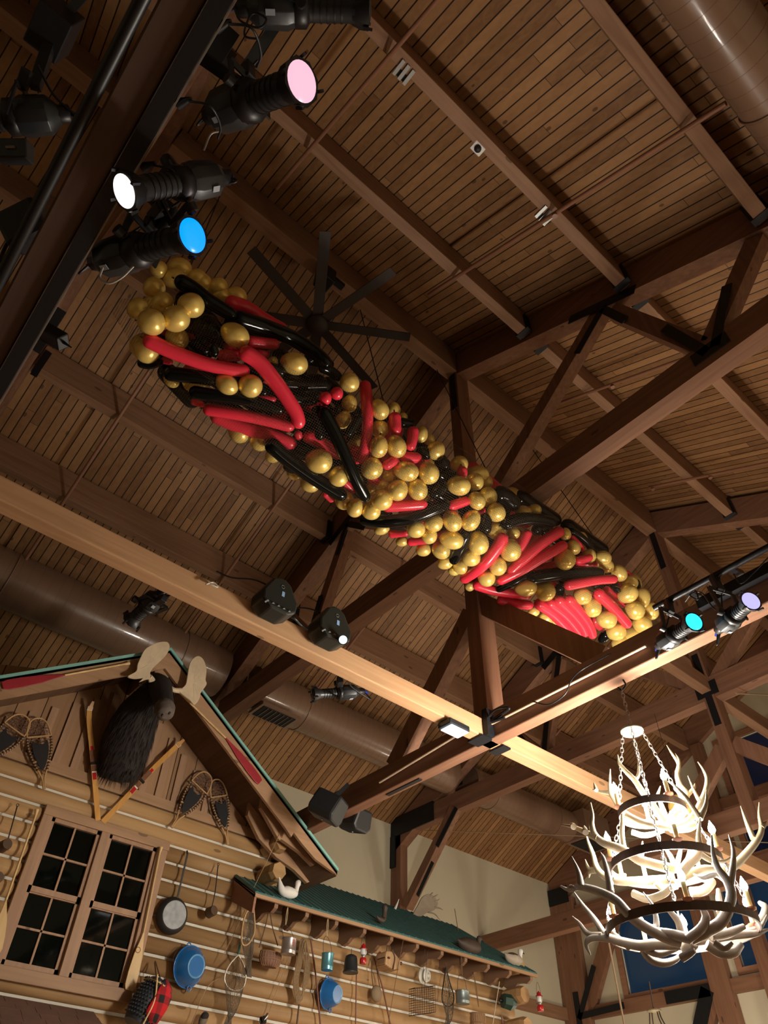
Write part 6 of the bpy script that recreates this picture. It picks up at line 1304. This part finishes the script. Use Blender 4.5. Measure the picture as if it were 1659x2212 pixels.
# striped splint basket with leather straps
t = thing('splint_basket', 'striped splint pack basket with dark straps hanging right of the red lantern', 'basket', (-11.1,9.555,5.106)); c = Vector((-11.12,9.572,5.105))
ST = wood('splint', (.20, .11, .05), (.58, .38, .20), 'z', board=('y', .03), along=3, gap=.008, var=.6, knots=False)
obj('body', MB().prism([(c.y-.19, c.z-.07), (c.y-.14, c.z+.14), (c.y+.02, c.z+.16), (c.y+.2, c.z+.05), (c.y+.19, c.z-.10), (c.y+.0, c.z-.13)], 'x', c.x-.13, c.x+.13), ST, t, .02)
obj('strap', MB().tube(spline([c+Vector((.135, -.02, .17)), c+Vector((.14, .04, .06)), c+Vector((.14, .0, -.13))], 5), .014, 6), flat('leather', (.09, .045, .02), .6), t)
obj('handle', MB().tube(spline([c+Vector((.02, -.06, .15)), c+Vector((.02, -.02, .36)), c+Vector((.02, .05, .15))], 5), .007, 6), flat('leather', (.09, .045, .02), .6), t)
multi('knob', [MB().ell(c+Vector((.14, -.1, .03)), (Vector((.02, 0, 0)), Vector((0, .03, 0)), Vector((0, 0, .02))), 10, 6), MB().ell(c+Vector((.12, .21, -.0)), (Vector((.02, 0, 0)), Vector((0, .025, 0)), Vector((0, 0, .03))), 10, 6)], flat('knob_dark', (.09, .02, .015), .4), t)
# canteen
t = thing('canteen', 'round tan cloth-covered canteen on long straps, below the splint basket', 'canteen', (-11.3,9.47,4.637)); c = Vector((-11.3,9.47,4.637))
obj('body', MB().lathe([(.02, -.05), (.09, -.045), (.125, -.01), (.125, .02), (.09, .06), (.02, .07)], c, (1, .1, -.05), 28), flat('canteen_tan', (.24, .17, .10), .8, noise=.2, ns=30), t)
obj('strap', MB().tube(spline([c+Vector((.02, -.09, .08)), (-11.3,9.35,4.946), (-11.32,9.389,5.187), (-11.3,9.442,5.069), c+Vector((.02, .06, .1))], 6), .008, 6), flat('leather', (.09, .045, .02), .6), t)
# coiled rope
t = thing('coiled_rope', 'hank of tan climbing rope hung in a long loop by the tin pail', 'rope', (-11.2,7.765,4.934))
for i in range(7):
    o_ = (i-3)*4.4; x = -11.28+.02*(i % 3); top = Vector((-11.25,7.772,5.165)); 
    A_ = Vector((-11.25,7.676,4.531)); B_ = Vector((-11.25,7.933,4.572)); bt = Vector((-11.25,7.809,4.234))
    k = i/6; L1 = A_+(B_-A_)*(k*.36-.08); R1 = A_+(B_-A_)*(1.05-k*.36)
    pts = [bt+Vector((0, .015*(i-3), .012*i)), L1, L1+Vector((0, .04, .28)), top+Vector((.02*(i % 3), -.055+.012*i, -.05-.012*i)), top+Vector((.02*(i % 3), .01, -.012*i)), top+Vector((.02*(i % 3), .075-.012*i, -.05-.012*i)), R1+Vector((0, .0, .28)), R1, bt+Vector((0, .015*(i-3)+.01, .012*i))]
    obj('loop', MB().tube(spline(pts, 8), .0095, 8), ROPE, t)
obj('tail', MB().tube([(-11.25,7.809,4.234), (-11.25,7.8,3.897)], .014, 6), flat('leather', (.09, .045, .02), .6), t)
# landing nets
NETM = flat('net_cord', (.11, .085, .06), .8)
def landing_net(label, loop, bag, handle=None, rim=None, r=.012):
    L = [Vector(p) for p in loop]; t = thing('landing_net', label, 'fishing net', L[0])
    Q = spline(L+[L[0]], 7); obj('hoop', MB().tube(Q, r, 8), rim or SS, t)
    n = len(Q); m = MB(); bt = Vector(bag); strands = []
    for i in range(0, n-1, 2):
        a = Q[i]; mid = a.lerp(bt, .5)+Vector((.05, 0, -.06)); strands.append([a, mid, bt]); 
        m.tube(spline([a, mid, bt+Vector((0, .006*(i-n/2)*.4, .0))], 4), .0028, 4)
    for k in (.15, .3, .45, .6, .75, .9):
        ringp = [(s[0].lerp(s[1], k*2) if k < .5 else s[1].lerp(s[2], k*2-1)) for s in strands]; m.tube(ringp+[ringp[0]], .0025, 4)
    for i in range(len(strands)):           # mesh across the mouth of the hoop
        s1_ = strands[i][0]; s2_ = strands[(i*2+5) % len(strands)][0]; m.tube([s1_, s2_], .0018, 4)
    o = obj('netting', m, NETM, t); 
    if handle: obj('handle', MB().tube(handle[0], .017, 8), handle[1], t)
ALU = flat('aluminium_rim', (.62, .56, .46), .35, .5)
landing_net('landing net with a pale teardrop rim and green grip, left centre', [(-11.2,6.531,4.701), (-11.2,6.659,4.578), (-11.2,6.724,4.42), (-11.2,6.691,4.281), (-11.2,6.568,4.226), (-11.2,6.43,4.252), (-11.2,6.349,4.36), (-11.2,6.396,4.533)], (-11.25,6.558,3.794), ([(-11.2,6.531,4.701), (-11.2,6.532,4.869)], flat('green_grip', (.02, .12, .09), .5)), ALU)
landing_net('bentwood landing net with a dark bag, hanging by the porch corner', [(-11.1,6.57,5.541), (-11.1,6.654,5.281), (-11.1,6.705,5.054), (-11.1,6.662,4.901), (-11.1,6.573,4.819), (-11.1,6.497,4.857), (-11.1,6.471,5.075), (-11.1,6.504,5.27), (-11.1,6.56,5.35)], (-11.2,6.754,4.438), None, SS, .014)
landing_net('narrow black teardrop landing net left of the grey pail', [(-11.2,11.112,5.314), (-11.2,11.197,5.085), (-11.2,11.294,4.876), (-11.2,11.26,4.74), (-11.2,11.124,4.677), (-11.2,11.006,4.717), (-11.2,10.989,4.845), (-11.2,11.05,5.076)], (-11.25,11.129,4.344), None, BLACK, .011)
# wire cage basket and white plates
t = thing('wire_basket', 'square rusty wire basket hanging on long wires in front of the white plates', 'wire basket', (-11.05,10.418,4.653)); a, b_ = Vector((-11,10.119,4.384)), Vector((-11,10.616,4.494)); hgt = .40; m = MB(); dd = .16
for i in range(10):
    k = i/9; p = a.lerp(b_, k); m.tube([p, p+Vector((0, 0, hgt))], .003, 4); m.tube([p-Vector((dd, 0, 0)), p+Vector((-dd, 0, hgt))], .003, 4)
for i in range(12):
    z = hgt*i/11; m.tube([a+Vector((0, 0, z)), b_+Vector((0, 0, z)), b_+Vector((-dd, 0, z)), a+Vector((-dd, 0, z)), a+Vector((0, 0, z))], .003 if 0 < i < 11 else .006, 4)
obj('wire_mesh', m, WIRE, t); multi('hanger_wire', [MB().tube([a.lerp(b_, .45)+Vector((-.08, 0, hgt-.1)), (-10.9,10.286,5.408)], .004, 4), MB().tube([a.lerp(b_, .6)+Vector((-.08, 0, hgt-.1)), (-10.9,10.356,5.383)], .004, 4)], WIRE, t)
EN = flat('white_enamel', (.62, .60, .54), .35)
for (px, dx, lb, rr_) in ((Vector((-11.28,10.562,5.084)), 0, 'white enamel basin standing against the logs, behind the fluted plate', .125), (Vector((-11.2,10.593,5.077)), .08, 'small fluted white pie plate hung in front of the white basin', .105)):
    t = thing('enamel_plate', lb, 'plate', px); obj('dish', MB().lathe([(rr_, 0), (rr_*1.02, -.006), (rr_*.85, .04), (rr_*.8, .045)], px, (1, .3, -.1), 32), EN, t); obj('centre', MB().lathe([(rr_*.8, .046), (.002, .047)], px, (1, .3, -.1), 32), EN, t)
    axx = Vector((1, .3, -.1)).normalized(); u_ = axx.orthogonal().normalized(); v_ = axx.cross(u_)
    if dx: multi('flute', [MB().tube([px+axx*.05+(u_*math.cos(a)+v_*math.sin(a))*rr_*.25, px+axx*.05+(u_*math.cos(a)+v_*math.sin(a))*rr_*.78], .0025, 4) for a in [2*PI*i/16 for i in range(16)]], flat('enamel_shadow', (.3, .3, .28), .5), t)
# poles and fishing rods
strand('thin dark red wooden pole left of the rope hank, slanting down', [(-11.3,7.961,5.21), (-11.3,8.144,4.646), (-11.3,8.313,3.987)], .014, flat('pole_red', (.16, .055, .035), .5), 'wooden_pole', 'pole')
strand('curved brown walking stick passing the canteen down to the bottom edge', [(-11.25,9.421,5.093), (-11.2,9.375,5.178), (-11.2,9.46,5.252), (-11.25,9.457,4.992), (-11.25,9.587,4.696), (-11.25,9.782,4.171)], .013, flat('pole_red', (.16, .055, .035), .5), 'walking_stick', 'walking stick')
strand('straight dark red pole below the dark grey pot', [(-11.3,9.003,4.861), (-11.3,9.017,4.481), (-11.3,9.034,4.08)], .011, flat('pole_red', (.16, .055, .035), .5), 'wooden_pole', 'pole')
strand('brown pole leaning at the lower right end of the logs', [(-10.95,12.312,4.673), (-10.95,12.347,4.467)], .014, flat('pole_red', (.16, .055, .035), .5), 'wooden_pole', 'pole')
strand('thin fishing rod slanting from the gable overhang down to the porch corner', [(-10.6,6.772,6.949), (-10.7,6.67,6.389), (-10.75,6.368,5.535)], .004, flat('rod_tan', (.35, .22, .10), .5), 'fishing_rod', 'fishing rod')
strand('thin fishing rod with a pale tip, left of the teardrop net', [(-11.3,6.595,5.379), (-11.3,6.421,4.919), (-11.3,6.285,4.593)], .005, flat('rod_tan', (.35, .22, .10), .5), 'fishing_rod', 'fishing rod')
strand('thin fishing rod slanting from the teardrop net down to the fur pouch', [(-11.3,6.562,4.484), (-11.3,6.152,4.235), (-11.3,5.984,3.725)], .005, flat('rod_tan', (.35, .22, .10), .5), 'fishing_rod', 'fishing rod')
strand('thin fishing rod ending in a dark reel at the bottom edge', [(-11.3,7.559,4.881), (-11.3,7.43,4.499), (-11.3,7.266,3.981)], .005, flat('rod_tan', (.35, .22, .10), .5), 'fishing_rod', 'fishing rod')
strand('long thin cord slanting from the porch eave past the splint basket', [(-10.75,9.621,5.444), (-11,9.691,4.955), (-11.1,9.577,4.172)], .005, CORD, 'fishing_rod', 'fishing rod')
strand('long thin pale rod slanting past the log ends at the right', [(-10.75,12.113,5.163), (-10.8,12.029,4.819), (-10.85,11.914,4.399)], .007, flat('rod_pale', (.5, .42, .32), .5), 'fishing_rod', 'fishing rod')
strand('thin dark rod standing up behind the porch roof near the brown goose', [(-12.5,12.846,6.432), (-12.5,12.751,6.951)], .008, CORD, 'fishing_rod', 'fishing rod')
for k, (a, b_, lb) in enumerate((((-10.78,7.082,5.428), (-10.86,7.13,5.172), 'cord loop holding the tin pail'), ((-10.78,7.917,5.469), (-10.86,7.979,5.166), 'cord loop holding the aqua pail'), ((-10.78,11.117,5.46), (-10.9,11.236,5.135), 'cord holding the grey pail'), ((-11.1,11.773,5.332), (-11.1,11.855,4.761), 'cord holding the wicker creel'), ((-10.9,10.806,5.274), (-11.2,11.111,5.299), 'cord holding the black teardrop net'))):
    a, b_ = Vector(a), Vector(b_); one('cord_loop', MB().tube(spline([a, a.lerp(b_, .5)+Vector((0, .014, 0)), b_, a.lerp(b_, .5)-Vector((0, .014, 0)), a], 5), .006, 6), CORD if k > 1 else flat('cord_pale', (.42, .34, .20), .8), lb, 'cord')
# pack basket with plaid blanket
t = thing('pack_basket', 'dark woven pack basket covered on one side by a red and black plaid cloth', 'basket', (-11.1,5.193,3.836)); c = Vector((-11.12,5.161,3.861))
WB = flat('dark_weave', (.025, .03, .04), .4, noise=.5, ns=35)
def sect(k, w_, d_, n=20): return [Vector((math.cos(2*PI*i/n)*d_, math.sin(2*PI*i/n)*w_, k)) for i in range(n)]
tilt = Quaternion((1, 0, 0), -.42); vs = []; n = 20; sec = ((-.30, .17, .15), (-.2, .21, .19), (0, .235, .215), (.16, .21, .20), (.27, .15, .15))
for k, w_, d_ in sec: vs += [c+tilt @ v for v in sect(k, w_, d_)]
obj('body', MB().add(vs, [(j*n+i, j*n+(i+1) % n, (j+1)*n+(i+1) % n, (j+1)*n+i) for j in range(4) for i in range(n)], True).add(vs[:n], [tuple(range(n))]).add(vs[-n:], [tuple(range(n))]), WB, t)
nb = MB()
for k in range(11):
    for i in range(16):
        z = -.24+.045*k; wz, dz_ = (.215, .20); a = -PI/2+PI*(i+.5*(k % 2))/16; f_ = 1.0+.08*(1-(z/.3)**2)
        nb.ell(c+tilt @ Vector((math.cos(a)*dz_*f_, math.sin(a)*wz*f_, z)), (Vector((.012, 0, 0)), Vector((0, .016, 0)), Vector((0, 0, .012))), 6, 4)
o = obj('weave_bumps', nb, flat('weave_glint', (.05, .06, .075), .25), t); o['kind'] = 'stuff'
def plaid():
    m, nt, b = _new('red_plaid'); L = nt.links.new; g = N(nt, 'ShaderNodeTexCoord'); sp = N(nt, 'ShaderNodeSeparateXYZ'); L(g.outputs['Object'], sp.inputs[0]); fs = []
    for i in (1, 2):
        mm = N(nt, 'ShaderNodeMath', operation='MULTIPLY'); L(sp.outputs[i], mm.inputs[0]); mm.inputs[1].default_value = 6.2
        fr = N(nt, 'ShaderNodeMath', operation='FRACT'); L(mm.outputs[0], fr.inputs[0]); lt = N(nt, 'ShaderNodeMath', operation='LESS_THAN'); L(fr.outputs[0], lt.inputs[0]); lt.inputs[1].default_value = .42; fs.append(lt.outputs[0])
    ad = N(nt, 'ShaderNodeMath', operation='ADD'); L(fs[0], ad.inputs[0]); L(fs[1], ad.inputs[1]); dv = N(nt, 'ShaderNodeMath', operation='MULTIPLY'); L(ad.outputs[0], dv.inputs[0]); dv.inputs[1].default_value = .5
    mx = N(nt, 'ShaderNodeMix', data_type='RGBA'); L(dv.outputs[0], mx.inputs[0]); mx.inputs[6].default_value = (.50, .005, .012, 1); mx.inputs[7].default_value = (.012, .008, .008, 1); L(mx.outputs[2], b.inputs['Base Color']); b.inputs['Roughness'].default_value = .9; return m
pv = []; 
for j, (z, w_, d_) in enumerate(((-.22, .24, .215), (-.1, .27, .24), (.04, .28, .25), (.17, .26, .235), (.27, .2, .18), (.31, .12, .12))):
    for i in range(13): a = -.15+1.95*i/12; pv.append(c+tilt @ Vector((math.cos(a)*d_*(1+.03*math.sin(i*2.1+j)), math.sin(a)*w_*(1+.03*math.cos(i*1.7)), z+.02*math.sin(i*1.3+j))))
o = obj('plaid_cloth', MB().add(pv, [(j*13+i, j*13+i+1, (j+1)*13+i+1, (j+1)*13+i) for j in range(5) for i in range(12)], True), plaid(), t); sd_ = o.modifiers.new('thickness', 'SOLIDIFY'); sd_.thickness = .02
obj('strap', MB().tube(spline([c+tilt @ Vector((.2, -.16, .25)), c+tilt @ Vector((.24, -.02, -.02)), c+tilt @ Vector((.2, .03, -.3))], 6), .012, 6), PADW, t)
obj('band', MB().tube([c+tilt @ Vector((math.cos(a)*.2, math.sin(a)*.20, .2)) for a in [-PI/2+PI*i/12 for i in range(13)]], .016, 6), PADW, t)
obj('hanging_loop', MB().tube(spline([c+tilt @ Vector((.0, -.06, .27)), (-11.3,5.212,4.4), c+tilt @ Vector((.0, .05, .27))], 5), .010, 6), flat('leather', (.09, .045, .02), .6), t)
# fur pouch and reel at the bottom edge
t = thing('fur_pouch', 'small grey-brown fur pouch at the bottom edge, below the big blue basin', 'pouch', (-11.3,6.159,3.832)); c = Vector((-11.3,6.163,3.815))
obj('pouch', MB().ell(c, (Vector((0, .02, .11)), Vector((.06, 0, 0)), Vector((0, .065, 0))), 18, 12), flat('pouch_fur', (.15, .12, .09), .9, noise=.6, ns=25), t); obj('flap', MB().ell(c+Vector((.04, 0, .04)), (Vector((0, .01, .05)), Vector((.03, 0, 0)), Vector((0, .06, 0))), 12, 8), FUR, t)
t = thing('fishing_reel', 'small black fishing reel at the bottom edge, left of the rope hank', 'fishing reel', (-11.28,7.188,3.951)); c = Vector((-11.28,7.181,3.944))
obj('spool', MB().lathe([(.055, -.03), (.055, -.02), (.035, -.018), (.035, .018), (.055, .02), (.055, .03)], c, (1, .4, .2), 24), BLACK, t); obj('crank', MB().beam(c+Vector((.04, 0, 0)), c+Vector((.05, .05, .06)), .014, .01), STEEL, t); obj('foot', MB().beam(c, c+Vector((0, .07, .10)), .02, .015), BLACK, t)
# ------------------------------------------------------------------ decoys on the porch roof
def decoy(label, p, L, body, head, hm, side=1, tail_up=.05, bill=None, neck=.12, tailm=None):
    p = Vector(p); t = thing('bird_decoy', label, 'bird decoy', p); y = Vector((0, side, 0))
    B = spline([p-y*L*.55+Vector((0, 0, .10+tail_up)), p-y*L*.35+Vector((0, 0, .09)), p+Vector((0, 0, .075)), p+y*L*.3+Vector((0, 0, .085)), p+y*L*.42+Vector((0, 0, .12))], 6)
    obj('body', MB().tube(B, lerpl([.01, L*.14, L*.23, L*.22, L*.15, .03], len(B)), 16), body, t)
    H = spline([p+y*L*.36+Vector((0, 0, .12)), p+y*L*.40+Vector((0, 0, .12+neck*.6)), p+y*L*.44+Vector((0, 0, .14+neck)), p+y*L*.52+Vector((0, 0, .14+neck))], 5)
    obj('head', MB().tube(H, lerpl([.045, .04, .055, .035], len(H)), 12), head, t)
    b0 = H[-1]; obj('bill', MB().tube([b0-y*.01, b0+y*L*.14+Vector((0, 0, -.03))], [.026, .008], 8), hm, t)
    if tailm: obj('wing', MB().ell(p-y*L*.12+Vector((.02, 0, .13)), (y*L*.32, Vector((L*.17, 0, 0)), Vector((0, 0, .05))), 14, 8), tailm, t)
WH = flat('decoy_white', (.72, .70, .66), .5); BR = flat('decoy_brown', (.05, .032, .022), .6, noise=.3, ns=15); GB = flat('decoy_beige', (.35, .30, .24), .6, noise=.2, ns=12)
rz = lambda x: EZ+.05+(TZ-EZ)*(EX-x)/(13.07+EX)
DX = -10.83
decoy('white bird decoy on the porch roof by the gable corner', (DX, (-10.83,7.096,5.575)[1], rz(DX)), .40, WH, WH, BLACK, 1, .16, tailm=None)
decoy('small dark duck decoy on the porch roof, second from the left', (DX, (-10.83,9.145,5.538)[1], rz(DX)), .20, BR, BR, BLACK, 1, .02, neck=.16)
decoy('large brown goose decoy on the porch roof, near the right', (DX, (-10.83,11.43,5.572)[1], rz(DX)), .62, BR, BR, BLACK, 1, .03, neck=.12)
decoy('white-breasted duck decoy with a black cap near the roof corner', (DX, (-10.83,12.705,5.556)[1], rz(DX)), .50, GB, WH, BLACK, 1, .04, neck=.12, tailm=BR)
# shed moose antler behind the porch ridge
t = thing('shed_antler', 'grey palmate moose antler standing behind the green porch roof', 'antler', (-12.9,12.299,6.969)); AG = flat('antler_shed', (.30, .24, .18), .7, noise=.3, ns=9)
plate('palm', smooth2([(11.744,6.689), (11.888,6.908), (12.021,7.1), (12.213,7.212), (12.374,7.208), (12.461,7.158), (12.517,7.092), (12.484,7.006), (12.392,6.909), (12.157,6.803), (11.954,6.685)], 3), -12.83, -12.79, AG, t, .008)
for q in ([(-12.8,12.255,7.172), (-12.8,12.331,7.248), (-12.75,12.328,7.256)], [(-12.8,12.342,7.152), (-12.8,12.464,7.228), (-12.75,12.476,7.249)], [(-12.8,12.399,7.086), (-12.8,12.519,7.141), (-12.75,12.532,7.173)], [(-12.8,12.394,6.968), (-12.8,12.571,6.986), (-12.75,12.625,6.948)], [(-12.8,12.2,6.831), (-12.8,12.417,6.828), (-12.75,12.539,6.7)]): Q = spline(q, 4); obj('tine', MB().tube(Q, lerpl([.022, .015, .004], len(Q)), 8), AG, t)
t = thing('shed_antler', 'white antler tip poking up behind the porch roof by the wall post', 'antler', (-12.9,11.377,6.82)); Q = spline([(-12.8,11.169,6.634), (-12.8,11.248,6.771), (-12.75,11.271,6.886)], 4); obj('tine', MB().tube(Q, lerpl([.035, .022, .004], len(Q)), 8), WH, t)
# dark green thing beside the log ends
t = thing('green_float', 'dark green faceted wooden float beside the log ends at the far right', 'wooden float', (-11,12.629,4.926)); c = Vector((-11.2,12.832,4.991))
obj('block', MB().lathe([(.06, -.14), (.13, -.12), (.14, .04), (.08, .16), (.02, .18)], c, (.3, 1, -.1), 7, None, False), flat('dark_green', (.012, .045, .035), .45), t); obj('stub', MB().lathe([(.03, -.2), (.03, -.12)], c, (.3, 1, -.1), 10), BLACK, t)
